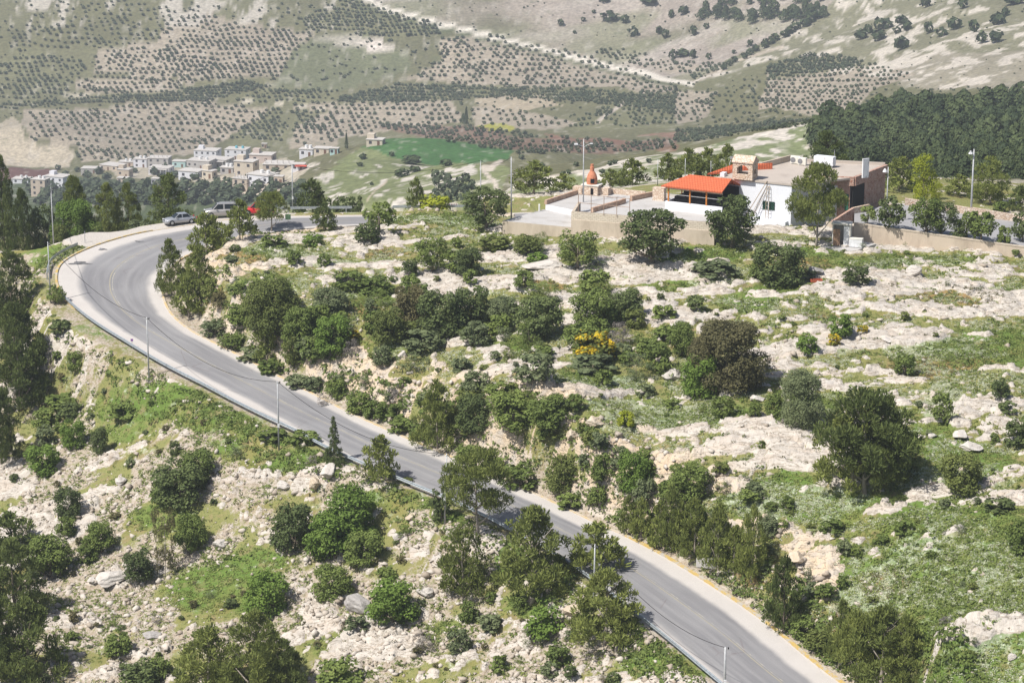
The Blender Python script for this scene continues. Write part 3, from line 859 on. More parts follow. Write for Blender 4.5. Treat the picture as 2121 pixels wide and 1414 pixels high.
# ------------------------------------------------------------------ foliage meshes (unit height, unit width; leaf-sized faces)
def leaf_mat(name, dark, light, trans=.30, tip=None):
    g = G(name)
    t = g.attr('tint')
    oi = g.n('ObjectInfo').outputs['Random']
    k = g.mix(t, dark, light)
    if tip: k = g.mix(g.step(.40, .5, t), k, tip)
    k = g.mix(1.0, k, g.mix(oi, (.74, .76, .72), (1.10, 1.07, 1.02)), 'MULTIPLY')
    tr = g.n('BsdfTranslucent')
    g.put(tr.inputs[0], k)
    ms = g.n('MixShader'); ms.inputs[0].default_value = trans
    g.t.links.new(g.b.outputs[0], ms.inputs[1]); g.t.links.new(tr.outputs[0], ms.inputs[2])
    g.t.links.new(ms.outputs[0], g.t.nodes['Material Output'].inputs[0])
    return g.done(k, .75)
LM = {
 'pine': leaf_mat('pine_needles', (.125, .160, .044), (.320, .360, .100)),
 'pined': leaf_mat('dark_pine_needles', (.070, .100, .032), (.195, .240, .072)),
 'bright': leaf_mat('bright_green_leaves', (.102, .172, .033), (.222, .325, .070)),
 'green': leaf_mat('green_leaves', (.112, .160, .042), (.250, .316, .088)),
 'dark': leaf_mat('dark_green_leaves', (.074, .106, .040), (.184, .232, .084)),
 'grey': leaf_mat('grey_green_leaves', (0.120, 0.156, 0.072), (0.247, 0.289, 0.152)),
 'olive': leaf_mat('olive_green_leaves', (.120, .155, .042), (.250, .285, .088)),
 'brown': leaf_mat('brownish_leaves', (0.105, 0.103, 0.047), (0.225, 0.203, 0.099)),
 'twig': leaf_mat('bare_grey_twigs', (.150, .130, .125), (.270, .245, .235), .05),
 'yellow': leaf_mat('yellow_broom_flowers', (0.150, 0.195, 0.041), (0.300, 0.281, 0.055), .2, (.55, .40, .02)),
 'lime': leaf_mat('yellow_green_leaves', (.24, .29, .025), (.46, .50, .05)),
 'fold': leaf_mat('far_olive_leaves', (.062, .085, .050), (.120, .150, .088), .2),
 'fpine': leaf_mat('far_pine_needles', (.036, .058, .026), (.088, .118, .048), .2),
 'weed': leaf_mat('weed_leaves', (.150, .205, .050), (.330, .375, .125), .3),
}
BARK = plain('bark', (.20, .165, .13), .35, 6, .95, bump=.6)
PBARK = plain('pale_bark', (.34, .30, .255), .3, 6, .95, bump=.5)

def leaves(C, Nn, a, b, jit, r, tint, axis=None):
    """quads centred at C facing roughly Nn; a x b half sizes"""
    n = len(C)
    Nn = Nn + r.normal(size=(n, 3)) * jit
    Nn /= np.linalg.norm(Nn, axis=1, keepdims=True) + 1e-9
    t = np.cross(Nn, r.normal(size=(n, 3))) if axis is None else axis + r.normal(size=(n, 3)) * .35
    t /= np.linalg.norm(t, axis=1, keepdims=True) + 1e-9
    s = np.cross(Nn, t)
    s /= np.linalg.norm(s, axis=1, keepdims=True) + 1e-9
    k = (0.7 + 0.6 * r.random((n, 1)))
    t, s = t * a * k, s * b * k
    V = np.stack([C - t - s * .6, C + t - s, C + t * .7 + s, C - t * .8 + s * .8], 1).reshape(-1, 3)
    return V, np.repeat(tint, 1)

def crown(name, seed, fam, size):
    """size: real height in metres the mesh is meant for"""
    r = np.random.default_rng(seed)
    leafsz = {'pine': .14, 'open': .14, 'shrub': .098, 'tree': .115, 'cedar': .10, 'sparse': .08, 'poplar': .10, 'gum': .11}[fam] / size
    lobes = []
    def lobe(c, rad): lobes.append((np.array(c), rad))
    if fam == 'pine':                                   # irregular cone of ascending tufts
        for i in range(int(40 + size * 5)):
            z = .10 + .86 * r.random() ** 1.15
            prof = .56 * (1 - max(0, (z - .34) / .66) ** 1.7) * (.80 + .20 * min(1, z / .25))
            a = r.random() * 6.283
            d = prof * (.45 + .55 * r.random())
            lobe((d * math.cos(a), d * math.sin(a), z), (.065 + .055 * r.random()) * (1.25 - .5 * z))
        for i in range(7): lobe((r.normal() * .05, r.normal() * .05, .3 + .1 * i), .10)
    elif fam == 'open':                                 # umbrella-like layered pads on bare limbs
        for i in range(int(30 + size * 3)):
            z = .34 + .62 * r.random()
            prof = .50 * math.sin(math.pi * min(1, (z - .22) / .80) ** .8) ** .7
            a = r.random() * 6.283
            d = prof * (.35 + .65 * r.random() ** .6)
            lobe((d * math.cos(a), d * math.sin(a), z), .085 + .06 * r.random())
    elif fam == 'shrub':
        for i in range(int(22 + size * 7)):
            z = .06 + .82 * r.random()
            prof = .5 * math.sqrt(max(.02, 1 - ((z - .36) / .64) ** 2))
            a = r.random() * 6.283
            d = prof * (.35 + .60 * r.random() ** .5)
            lobe((d * math.cos(a), d * math.sin(a), z), .12 + .09 * r.random())
    elif fam == 'sparse':
        for i in range(int(14 + size * 5)):
            z = .08 + .80 * r.random()
            prof = .5 * math.sqrt(max(.02, 1 - ((z - .45) / .62) ** 2))
            a = r.random() * 6.283
            d = prof * (.3 + .7 * r.random())
            lobe((d * math.cos(a), d * math.sin(a), z), .09 + .10 * r.random())
    elif fam in ('tree', 'gum'):
        lo = .22 if fam == 'tree' else .12
        for i in range(int(18 + size * 5)):
            z = lo + (.96 - lo) * r.random()
            prof = .5 * math.sqrt(max(.03, 1 - ((z - .60) / .42) ** 2)) if fam == 'tree' else .34 + .16 * r.random()
            a = r.random() * 6.283
            d = prof * (.40 + .60 * r.random() ** .6)
            lobe((d * math.cos(a), d * math.sin(a), z), (.10 + .08 * r.random()) * (1 if fam == 'tree' else .7))
    elif fam == 'cedar':
        for i in range(13):
            z = .12 + .80 * i / 12
            m = .46 * (1 - (z - .12) / .92)
            for k in range(int(4 + 5 * (1 - z))):
                a = r.random() * 6.283
                for q in (.4, .75, 1.0):
                    lobe((m * q * math.cos(a), m * q * math.sin(a), z - .035 * q + r.normal() * .008), .035 + .035 * (1 - z))
    elif fam == 'poplar':
        for i in range(34):
            z = .06 + .9 * r.random()
            prof = .42 * math.sin(math.pi * min(1, (z + .12) / 1.14)) ** .6
            a = r.random() * 6.283
            d = prof * (.3 + .6 * r.random())
            lobe((d * math.cos(a), d * math.sin(a), z), .12 + .05 * r.random())
    Cs, Ns, Ts = [], [], []
    dens = {'sparse': .50, 'open': 1.1, 'gum': .6, 'cedar': .9}.get(fam, 1.0)
    for c, rad in lobes:
        n = int(dens * 2.1 * (rad / leafsz) ** 2) + 6
        v = r.normal(size=(n, 3)); v /= np.linalg.norm(v, axis=1, keepdims=True)
        v[:, 2] = np.abs(v[:, 2]) * np.where(r.random(n) < .78, 1, -1)
        rr = rad * (.55 + .55 * r.random((n, 1)) ** .6)
        sq = np.array([1, 1, .62 if fam in ('pine', 'open', 'cedar') else .85])
        p = c + v * rr * sq
        k = p[:, 2] > .01
        t = r.random() * .35 + .30 + (r.random(n) - .5) * .5
        Cs.append(p[k]); Ns.append((v + np.array([0, 0, .35]))[k]); Ts.append(t[k])
    C, Nn, T = np.concatenate(Cs), np.concatenate(Ns), np.concatenate(Ts)
    C[:, :2] *= .48 / np.percentile(np.hypot(C[:, 0], C[:, 1]), 93)
    C[:, 2] *= .97 / np.percentile(C[:, 2], 99.5)
    asp = (1.7, .40) if fam in ('pine', 'open', 'cedar') else ((1.8, .22) if fam == 'sparse' else (.95, .75))
    ax = None
    if fam in ('pine', 'open'):
        ax = (Nn - np.array([0, 0, .35])) * .8 + np.array([0, 0, .45])
    V, _ = leaves(C, Nn, leafsz * asp[0], leafsz * asp[1], .55, r, T, ax)
    me = npmesh(name, V, np.arange(len(V)).reshape(-1, 4), [LM['green']])
    at_ = me.attributes.new('tint', 'FLOAT', 'FACE')
    at_.data.foreach_set('value', np.clip(T, 0, 1).astype(np.float32))
    return me

def trunk(name, seed, fam, size):
    r = random.Random(seed)
    mb = MB()
    top = {'pine': .85, 'open': .8, 'shrub': .45, 'sparse': .6, 'tree': .62, 'gum': .9, 'cedar': .95, 'poplar': .8}[fam]
    base = {'pine': .028, 'open': .026, 'shrub': .03, 'sparse': .014, 'tree': .045, 'gum': .02, 'cedar': .02, 'poplar': .03}[fam]
    pts, rad = [], []
    lean = (r.uniform(-.05, .05), r.uniform(-.05, .05))
    for i in range(6):
        t = i / 5
        pts.append((lean[0] * t + r.uniform(-.01, .01), lean[1] * t + r.uniform(-.01, .01), -.06 + (top + .06) * t))
        rad.append(base * (1.25 if i == 0 else 1) * (1 - .8 * t))
    mb.tube(pts, rad, 7)
    nb = {'pine': 8, 'open': 9, 'shrub': 6, 'sparse': 9, 'tree': 7, 'gum': 5, 'cedar': 0, 'poplar': 4}[fam]
    for k in range(nb):
        i = r.randint(1, 4) if fam != 'shrub' else r.randint(0, 2)
        a = r.uniform(0, 6.283); L = r.uniform(.2, .38)
        p = Vector(pts[i]); d = Vector((math.cos(a), math.sin(a), r.uniform(.2, .9))).normalized()
        mb.tube([p, p + d * L * .5 + Vector((0, 0, .02)), p + d * L + Vector((0, 0, .06))], [rad[i] * .55, rad[i] * .4, rad[i] * .15], 5)
    me = bpy.data.meshes.new(name)
    me.from_pydata(mb.v, [], mb.f); me.materials.append(BARK)
    me.polygons.foreach_set('use_smooth', np.ones(len(me.polygons), dtype=bool)); me.update()
    return me

SIZES = {'pine': (4, 7.5, 11), 'open': (7, 10), 'shrub': (1.3, 2.4, 4.2, 7.0), 'sparse': (1.3, 3.0), 'tree': (3.2, 5.5), 'gum': (7,), 'cedar': (5.5,), 'poplar': (5.5,)}
NV = {'pine': 3, 'open': 2, 'shrub': 3, 'sparse': 2, 'tree': 3, 'gum': 1, 'cedar': 1, 'poplar': 1}
BANK = {}
def bank(fam, size, v):
    s = min(SIZES[fam], key=lambda q: abs(math.log(q / size)))
    v %= NV[fam]
    k = (fam, s, v)
    if k not in BANK:
        sd = hash((fam == 'pine', len(fam), int(s * 10), v)) % 9973
        BANK[k] = (crown('crown', sd, fam, s), trunk('trunk', sd, fam, s))
    return BANK[k]
NAMES = {'pine': ('pine_tree', 'pine tree'), 'open': ('pine_tree', 'pine tree'), 'shrub': ('shrub', 'bush'), 'sparse': ('thorn_bush', 'bush'), 'tree': ('broadleaf_tree', 'tree'),
         'gum': ('slender_tree', 'tree'), 'cedar': ('cedar_tree', 'tree'), 'poplar': ('poplar_tree', 'tree')}
PLANTS = []
def plant(fam, mat, px, py, wpx, hpx, label, y=None, group=None, name=None, cat=None, lean=0.0):
    """a plant whose stem meets the ground at (px, py) of the photograph, w x h pixels large there; y fixes its distance when the foot is hidden"""
    if y is None and px > 1780 and 430 < py < 515 and not (py < 470 and px < 1790):
        b = P(px, py, float(np.interp(px, [1780, 1810, 2121], [5.74, 5.64, 3.84])))
    elif y is None:
        b = at(px, py)
    else:
        b = stand(px, y)
    if b is None: return None
    top = Zat(b.y, py - hpx)
    h = max(.25, (top - b.z) * (.98 if y else .96))
    w_ = wpx * (b.y * CP - (b.z - CZ) * SP) / F
    if y is None:                                       # part of the outline's height is the crown's own depth
        h = max(.3, h - .05 * w_)
    if fam == 'pine': w_ *= 1.04
    i = len(PLANTS)
    n, c0 = NAMES[fam]
    cm, tm = bank(fam, h, i * 7 + int(px))
    o = empty(name or n, (b.x, b.y, b.z - .05), (i * 2.399) % 6.283, (w_, w_, h))
    if lean: o.rotation_euler = (0, lean, 0)
    tag(o, label, cat or c0, group)
    cr_ = link('crown' if fam not in ('shrub', 'sparse') else 'foliage', cm, o, LM[mat])
    tk = link('trunk' if fam not in ('shrub', 'sparse') else 'stem', tm, o)
    if fam in ('gum', 'open') or mat == 'pine':
        tk.material_slots[0].link = 'OBJECT'; tk.material_slots[0].material = PBARK
    PLANTS.append(o)
    return o
# ------------------------------------------------------------------ every tree and bush of the near hill, where the photograph has it
# family | leaves | x y w h (photo pixels) | distance of a hidden foot or 0 | label
LIST = '''
pine|pined|10 505 70 190|352|tall dark pine at the left edge beside the ploughed red field
pine|pined|50 490 56 105|350|narrow dark pine beside the tall left-edge pine beyond the bend
shrub|bright|156 480 88 68|351|bright green round tree crown behind the upper pole at the bend
tree|dark|94 492 60 72|352|dark broadleaf tree between two pines behind the upper pole
pine|pine|158 470 72 112|356|pine rising behind the bright round crown beyond the bend
pine|pine|224 478 66 104|352|olive green pine in the middle of the row behind the gravel lay-by
pine|pine|268 474 62 100|353|pine second from the parked silver sedan behind the lay-by
pine|pined|352 462 98 108|352|large dark bushy pine directly behind the parked silver sedan
shrub|green|203 480 26 22|346|little round bush on the rim of the gravel lay-by under the pines
shrub|grey|286 473 42 20|348|low grey bush on the lay-by rim left of the sedan
shrub|olive|128 482 40 22|348|low olive bush below the bright round crown
pine|pined|30 692 112 190|0|big pine at the left edge below the bend, uppermost of the dark stand
pine|pined|36 800 124 190|0|dark pine at the left edge, second down in the dark stand
pine|pined|44 850 120 155|0|broad pine at the foot of the upper dark stand on the left edge
pine|pined|4 960 84 170|0|dark pine cut by the left edge above the fig bushes
pine|pined|26 1150 110 100|0|low broad pine on the left edge halfway down the slope
pine|pined|34 1290 140 190|0|large dark pine in the lower left corner, upper of two
pine|pined|60 1410 150 190|0|large dark pine in the lower left corner, lower of two
pine|pined|-10 1420 110 210|0|dark pine cut off by the lower left corner
tree|green|116 628 42 42|0|small round-headed tree beside the guard rail at the bend
shrub|dark|124 690 42 32|0|dark bush in a hollow below the small round-headed tree
shrub|green|156 768 36 46|0|upright green bush on the grassy strip below the bend
shrub|green|132 842 78 30|0|flat spreading bush on pale scree at far left below the dark stand
shrub|green|95 884 58 46|0|dark green bush on the scree beside the left pines
shrub|dark|146 864 54 38|0|low dark bush just above the bright bushes on the left scree
shrub|green|256 864 60 34|0|low wide bush alone in the grass below the first lamp-less road pole
shrub|bright|152 926 52 62|0|bright green bush, upper right of the bright group on the left scree
shrub|grey|96 922 46 46|0|grey green bush above the bright bush on the left scree
shrub|bright|88 978 74 64|0|largest bright green bush of the group on the left scree
shrub|dark|205 938 38 60|0|dark upright bush right of the bright group on the left scree
shrub|grey|270 968 22 22|0|tiny round bush on the scree left of the big oval bush
shrub|dark|372 1042 112 96|0|big oval dark bush in the middle of the lower left slope
shrub|green|408 1000 80 76|0|dark green upper shoulder of the oval bush group on the lower left slope
shrub|green|340 1040 56 56|0|smaller bush against the lower left side of the big oval bush
shrub|dark|362 944 22 36|0|small upright bush above the big oval bush
shrub|dark|143 1074 58 72|0|compact egg-shaped dark bush on pale rock at lower left
shrub|green|210 1142 64 70|0|green bush right below the egg-shaped bush
shrub|green|182 1164 42 42|0|small green bush touching the foot of a larger one at lower left
shrub|green|106 1190 92 90|0|broad tall green bush beside the left edge pines, low on the slope
shrub|grey|76 1192 50 50|0|paler bush at the left foot of the broad tall bush
shrub|green|138 1110 44 44|0|upright bush on top of the broad tall bush at lower left
shrub|dark|287 1198 64 66|0|dark round bush left of the slender brown-green tree
gum|brown|343 1194 50 152|0|slender brown-green tree with a thin straight trunk on the lower left slope
shrub|green|395 1144 68 86|0|tall green bush right of the slender brown-green tree
shrub|green|246 1360 62 58|0|round green bush alone near the bottom left
shrub|bright|553 1268 92 92|0|bright leafy small tree above the big bottom pine
pine|pine|432 1440 150 160|0|pine at the bottom edge, left one of the big pair
pine|pine|530 1450 160 205|0|tallest pine at the bottom edge, right one of the big pair
pine|pined|590 1440 90 130|0|small dark pine leaning on the big bottom pair
shrub|dark|292 1420 90 56|0|low dark bush at the bottom edge left of the big pine pair
shrub|green|330 1400 50 44|0|small bush wedged against the left big bottom pine
shrub|green|150 1326 26 22|0|tiny bush on bare soil near the lower left pines
sparse|twig|325 1290 24 22|0|small dead grey tuft on the lower left path
shrub|green|408 1316 26 16|0|tiny spreading weed clump beside the lower footpath
shrub|dark|478 1256 28 20|0|tiny dark bush on the edge of the lower green meadow
shrub|dark|610 1136 96 104|0|large grey-dark bush left of the bright bush cluster below the road
shrub|bright|726 1112 118 112|0|topmost and largest bright bush in the cluster below the road
shrub|bright|690 1152 104 104|0|bright bush on the left side of the cluster below the road
shrub|green|757 1166 80 74|0|green bush on the right side of the bright cluster below the road
shrub|green|690 1236 82 74|0|darker bush at the lower end of the bright cluster below the road
shrub|bright|812 1285 112 94|0|broad bright dome-shaped bush on the scree near the bottom centre
shrub|green|800 1198 44 28|0|small flat bush just above the dome-shaped bush
cedar|dark|692 962 40 108|0|small pointed cedar with tiered branches beside the guard rail
pine|pine|785 998 80 106|0|young pine leaning over the guard rail past the cedar
tree|dark|915 1078 50 78|0|small dark round tree beside a road pole at the guard rail
open|pine|990 1104 146 192|0|tall open pine with bare lower trunk beside the guard rail
pine|pine|960 1236 112 164|0|full pine on the slope below the tall open pine
pine|pine|1105 1224 168 196|0|broad dense pine hiding the guard rail in the bottom centre
pine|pine|1232 1182 116 112|0|round-topped pine on the road edge behind the pole
pine|pine|1255 1332 150 172|0|pine with a ragged top below the guard rail, lowest of the roadside pines
pine|pine|1215 1322 70 100|0|small pine at the left foot of the lowest roadside pine
shrub|green|1018 1246 26 24|0|tiny round weed bush in scree under the full pine
shrub|green|1076 1264 42 42|0|small green bush below the broad dense pine
shrub|grey|950 1350 52 54|0|grey green bush on bare scree near the bottom centre
sparse|twig|876 1350 48 50|0|leafless purple grey bush on the scree near the bottom centre
shrub|green|706 1424 98 70|0|leafy bush cut by the bottom edge right of the big pine pair
shrub|grey|738 1302 48 30|0|low ragged bush on a smooth rock left of the dome-shaped bush
shrub|green|1035 1390 36 38|0|small bush on scree near the bottom centre, right of the grey one
shrub|green|970 1284 42 46|0|small olive bush below the full pine
shrub|grey|1016 1302 54 34|0|low grass-like bush on the scree spur
shrub|bright|1130 1318 78 70|0|fresh green bush beside a boulder under the roadside pines
sparse|grey|1103 1336 58 50|0|dark grey thorny bush under the fresh green bush
shrub|green|1157 1376 56 50|0|green bush near the bottom, right of the scree spur
shrub|grey|1140 1400 38 32|0|grey small bush near the bottom edge under the green one
shrub|dark|1182 1402 28 28|0|tiny dark bush near the bottom edge
shrub|dark|1272 1414 32 26|0|tiny dark bush in the grass at the bottom edge
shrub|olive|842 1000 30 14|0|low weed clump hugging the guard rail
shrub|green|560 905 60 22|0|flat weed clump on the outside of the guard rail under a pole
shrub|green|630 915 62 28|0|taller weed clump on the outside of the guard rail past the pole
sparse|twig|645 960 30 22|0|small dry bush below the guard rail near the cedar
sparse|grey|490 950 44 30|0|grey bush in the grass below the guard rail
shrub|green|1237 1046 42 46|0|round bush on the cut bank above the far road edge
shrub|olive|1163 1016 60 80|0|tall ragged bush on the cut bank below the rock shelf
shrub|green|1246 994 44 60|0|upright bush on top of the sandy cut face
shrub|grey|1211 966 26 30|0|small grey bush beside the upright bush on the cut
shrub|bright|1313 1016 68 90|0|bright upright bush on the cut, between two rock shelves
shrub|grey|1335 1040 50 56|0|grey bush under the bright upright bush on the cut
shrub|green|1425 1028 94 76|0|wide dark-hearted bush on the bank above the roadside pine row
pine|pine|1303 1107 46 88|0|thin young pine, first of the roadside row seen from the bend
pine|pine|1327 1120 44 98|0|thin young pine, second of the roadside row
pine|pine|1368 1135 52 108|0|young pine with a pale leaning trunk, third of the roadside row
pine|pine|1390 1140 62 146|0|tall young pine, fourth and tallest of the thin roadside row
pine|pine|1410 1142 48 112|0|young pine, fifth of the roadside row
pine|pine|1438 1152 74 132|0|fuller pine in the roadside row beside the wide bush
pine|pine|1488 1182 80 152|0|bushy pine near the lower end of the roadside row
pine|pine|1520 1190 56 110|0|yellowish pine between the last two of the roadside row
pine|pine|1556 1201 68 166|0|tall full pine at the lower end of the roadside row
pine|pined|1623 1304 78 168|0|dark pine with a clear pale trunk beside the yellow kerb
shrub|green|1665 1312 56 42|0|green bush beside the yellow kerb past the clear-trunked pine
shrub|olive|1696 1348 62 52|0|olive bush beside the yellow kerb near the bottom
pine|pine|1745 1372 72 140|0|pale thin pine on the left of the big bottom right pine
pine|pine|1825 1424 150 190|0|large spreading pine at the bottom right edge
pine|pine|1872 1412 92 150|0|right-hand crown of the spreading bottom right pine group
open|pine|1775 1420 90 170|0|open-branched pine in the bottom right group
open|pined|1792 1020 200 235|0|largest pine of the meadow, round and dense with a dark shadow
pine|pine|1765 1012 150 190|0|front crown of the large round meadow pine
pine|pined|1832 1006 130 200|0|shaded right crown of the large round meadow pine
shrub|olive|1988 1015 92 86|0|round feathery olive green bush right of the large meadow pine
shrub|dark|2108 924 58 62|0|dark round bush on rock at the right edge
shrub|green|2112 1142 60 70|0|green bush cut by the right edge low in the meadow
shrub|green|1630 1055 32 32|0|small round bush in the meadow below the large pine
shrub|green|1720 1100 50 30|0|low bush in white flowers below the large pine, left one
shrub|green|1872 1104 42 30|0|low bush in white flowers below the large pine, right one
shrub|green|1826 1122 32 20|0|low bush beside a worn patch of the meadow
shrub|grey|1748 1148 32 34|0|grey bush on the meadow brow, left of a pair
shrub|green|1776 1150 28 26|0|green bush on the meadow brow, right of a pair
shrub|dark|2066 1056 60 32|0|low dark bush in a rock gap near the right edge
shrub|grey|1588 1106 48 40|0|pale grey-green bush above the cut beside the last roadside pine
sparse|grey|1672 1204 30 36|0|grey bush on the crumbling cut face
shrub|green|1747 1220 32 32|0|small bush behind the crumbling cut edge
sparse|twig|1960 1290 30 20|0|dry tuft in the lower right meadow
sparse|grey|1985 1105 26 32|0|thin dark plant standing alone in the right meadow
shrub|dark|1612 586 112 94|0|dark spreading bush-tree in front of the white shed
shrub|green|1570 578 40 42|0|bright little bush at the left foot of the dark bush-tree
shrub|grey|1668 572 40 20|0|low weeds right of the dark bush-tree
shrub|dark|1773 586 58 42|0|dark low bush on the slabs below the long wall
shrub|bright|1740 694 52 50|0|ragged bright bush on the slabs in the middle of the rock field
shrub|bright|1672 730 48 44|0|round bright bush with yellow blossom beside the grey rock ramp
shrub|yellow|1726 714 30 26|0|small yellow-flowering bush between two bright bushes
shrub|yellow|1786 686 24 16|0|tiny yellow-flowering bush right of the ragged bright bush
shrub|green|1873 775 44 50|0|cone-shaped green bush on rocks right of centre
shrub|green|1950 866 46 60|0|upright green bush in the meadow above the large pine
shrub|dark|2072 822 40 42|0|dark bush near the right edge, upper of two
shrub|dark|2088 852 40 24|0|dark flat bush near the right edge, lower of two
shrub|grey|1658 880 88 122|0|tall grey-green bush against the left side of the large meadow pine
shrub|green|1606 864 46 62|0|green bush left of the tall grey-green bush
shrub|green|1563 863 30 38|0|small upright bush on the slabs left of the large pine
shrub|brown|1508 800 150 150|0|very large brown-green round bush in the middle of the hill
shrub|brown|1460 780 70 90|0|left shoulder bush against the very large brown-green bush
shrub|bright|1448 820 76 92|0|bright bush at the left foot of the very large brown-green bush
shrub|green|1410 738 58 78|0|green bush left of the very large brown-green bush, further up
tree|green|1196 554 84 88|0|small round tree with a clear trunk below the retaining wall
tree|dark|1350 542 138 122|0|spreading fig tree with a thick trunk in front of the retaining wall
shrub|bright|1114 544 46 24|0|bright flat bush growing on a big slab
sparse|green|1120 524 36 52|0|thin upright sprig of leaves above the flat bright bush
shrub|green|1230 606 70 56|0|dark green bush right below the small clear-trunked tree
sparse|dark|1240 556 50 28|0|dark shadowy low bush right of the small clear-trunked tree
shrub|dark|1118 694 100 94|0|large dark round bush in the middle of the thicket
shrub|grey|1030 676 54 62|0|grey bush left of the large dark round bush
shrub|green|1228 670 92 78|0|green bush in the thicket above the yellow broom
shrub|dark|1295 652 72 62|0|dark blue-green bush at the edge of pale slabs
shrub|green|1203 722 78 62|0|olive bush behind the yellow broom
shrub|yellow|1230 742 88 64|0|large yellow broom in full flower
sparse|twig|1278 716 60 58|0|bare grey-twigged bush right of the yellow broom
sparse|grey|1318 785 66 66|0|grey purple thorny bush below the bare-twigged one
shrub|green|1362 767 54 62|0|green bush right of the grey purple thorny bush
shrub|grey|1228 766 92 38|0|low grey-green hedge-like bush under the yellow broom
shrub|grey|1108 784 92 62|0|spreading grey bush left of the low hedge-like one
shrub|grey|982 710 66 50|0|grey-green bush at the lower edge of the thicket
shrub|dark|978 668 82 82|0|dark dense bush in the thicket beside a grey one
sparse|grey|1042 700 46 28|0|small grey thorn bush under the grey bush
shrub|dark|988 888 82 80|0|dark bush on the brow above the cut
shrub|green|1060 884 100 84|0|wide dark green bush on the brow above the cut, middle one
shrub|green|1132 878 90 70|0|green bush on the brow above the cut, right one
shrub|grey|988 816 62 54|0|greyish bush just above the brow bushes
shrub|green|1190 848 40 36|0|small bush right of the brow bushes
shrub|grey|1335 819 40 28|0|grey ball-shaped bush among white flowers
shrub|green|1394 844 32 22|0|tiny dark bush among white flowers
shrub|green|1496 862 50 48|0|cone-shaped bush on the slabs left of the tall grey-green bush
shrub|lime|1298 884 38 38|0|light yellowish bush in the flower meadow
shrub|dark|1440 638 42 30|0|small dark bush on bare white slabs
shrub|grey|1482 568 90 34|0|long grey bush below the white house
shrub|olive|1025 514 66 32|0|olive bush on the rocks below the lower terrace
shrub|olive|1094 524 60 42|0|olive bush beside the thin sprig
shrub|dark|970 567 64 60|0|dark green bush in the upper middle of the rock field
shrub|green|975 586 30 30|0|little green bush under the dark upper one
shrub|green|565 509 52 26|0|low bush beside the far end of the road
shrub|bright|650 510 46 32|0|bright low bush at the foot of a small pine by the upper road
shrub|grey|478 544 30 18|0|tiny grey bush on slabs by the inner bend
shrub|green|610 546 32 30|0|small dark bush on slabs in the upper rock field
shrub|green|672 548 28 26|0|small green bush on slabs, right of a similar one
shrub|green|724 595 74 40|0|low wide bush between white slabs, left of a similar one
shrub|green|776 606 84 42|0|low wide bush between white slabs, right of a similar one
shrub|olive|566 680 116 118|0|tall olive-brown bush at the left end of the thicket
shrub|green|498 670 54 48|0|dark bush at the left foot of the tall olive-brown bush
shrub|grey|684 652 78 62|0|grey bush behind the tall olive-brown bush
shrub|green|626 704 76 80|0|green bush beside the tall olive-brown bush
shrub|bright|690 728 80 82|0|bright green bush in the left part of the thicket
shrub|green|652 740 60 52|0|small green bush under the bright one in the thicket
pine|pine|550 748 62 88|0|young pine above the road at the left end of the thicket
tree|olive|608 764 50 82|0|small tree with a dark trunk at the edge of the cut
shrub|yellow|704 708 22 32|0|orange-yellow broom, small and upright
shrub|yellow|732 702 28 22|0|orange-yellow broom, low one beside the upright
sparse|twig|728 738 38 40|0|leafless grey bush above the rock cut
shrub|grey|790 754 42 44|0|grey-green ball bush on grass above the rock cut
shrub|grey|768 646 28 28|0|small grey bush beside rust-coloured grass
shrub|olive|806 708 70 78|0|olive bush in the middle of the thicket
shrub|brown|850 666 76 82|0|brownish tall bush at the back of the thicket
shrub|dark|915 694 104 104|0|large dark blue-green bush at the back of the thicket
shrub|grey|880 718 94 46|0|low grey-green bush in front of the blue-green one
tree|green|895 562 74 80|0|small rounded tree in the upper middle of the rock field
shrub|dark|850 572 34 40|0|dark sprawling bush left of the small rounded tree
shrub|green|952 560 60 48|0|green bush right of the small rounded tree
shrub|green|945 512 24 24|0|tiny green bush above the small rounded tree
sparse|grey|855 762 66 36|0|grey sprawling bush beside a pale boulder
shrub|grey|956 768 44 30|0|grey bush above the brow, right of the boulder
sparse|twig|820 828 40 32|0|dry grey bush on the rock cut face
sparse|twig|668 840 26 30|0|dry grey plant on the lower rock cut
shrub|grey|445 692 60 34|0|low verge bush on the inside of the bend, first down the road
shrub|green|482 720 60 34|0|low verge bush, second down the road from the bend
shrub|grey|520 745 58 32|0|low verge bush, third down the road from the bend
shrub|green|560 772 54 32|0|low verge bush, fourth down the road from the bend
shrub|grey|612 802 50 30|0|low verge bush below the dark-trunked small tree
shrub|grey|650 806 44 30|0|low verge bush at the foot of the rock cut, left end
shrub|green|696 822 44 44|0|leafy bush at the foot of the rock cut
shrub|green|742 852 58 44|0|green verge bush under the rock cut, nearer one
shrub|green|780 868 52 42|0|green verge bush under the rock cut, beside the pine
shrub|green|830 893 50 30|0|low verge bush left of the leaning cut-bank pine
pine|pine|905 928 100 154|0|pine leaning out of the cut bank over the road
shrub|green|872 910 50 36|0|weedy verge bush at the foot of the leaning cut-bank pine
shrub|green|968 952 60 38|0|verge bush right of the leaning cut-bank pine
shrub|green|1080 1006 90 52|0|broad verge bush on the road side of the sandy cut
shrub|green|1020 975 50 34|0|verge bush between the two larger verge bushes
shrub|green|1180 1052 50 34|0|verge bush near the start of the roadside pine row
shrub|brown|455 634 34 36|0|brownish bush on the cut inside the bend
shrub|olive|437 614 42 44|0|olive bush beside the pines inside the bend
pine|pine|356 612 66 128|0|pine on the inside of the bend, left and tallest
pine|pine|412 616 68 118|0|pine on the inside of the bend, right of the tallest
pine|pine|392 658 70 92|0|front pine on the inside of the bend
pine|pine|428 524 74 92|0|pine beside the upper road, left of the cone-shaped one
pine|pine|446 510 40 70|0|slim pine squeezed between two others beside the upper road
pine|pine|497 496 64 90|0|cone-shaped pine in front of the silver van
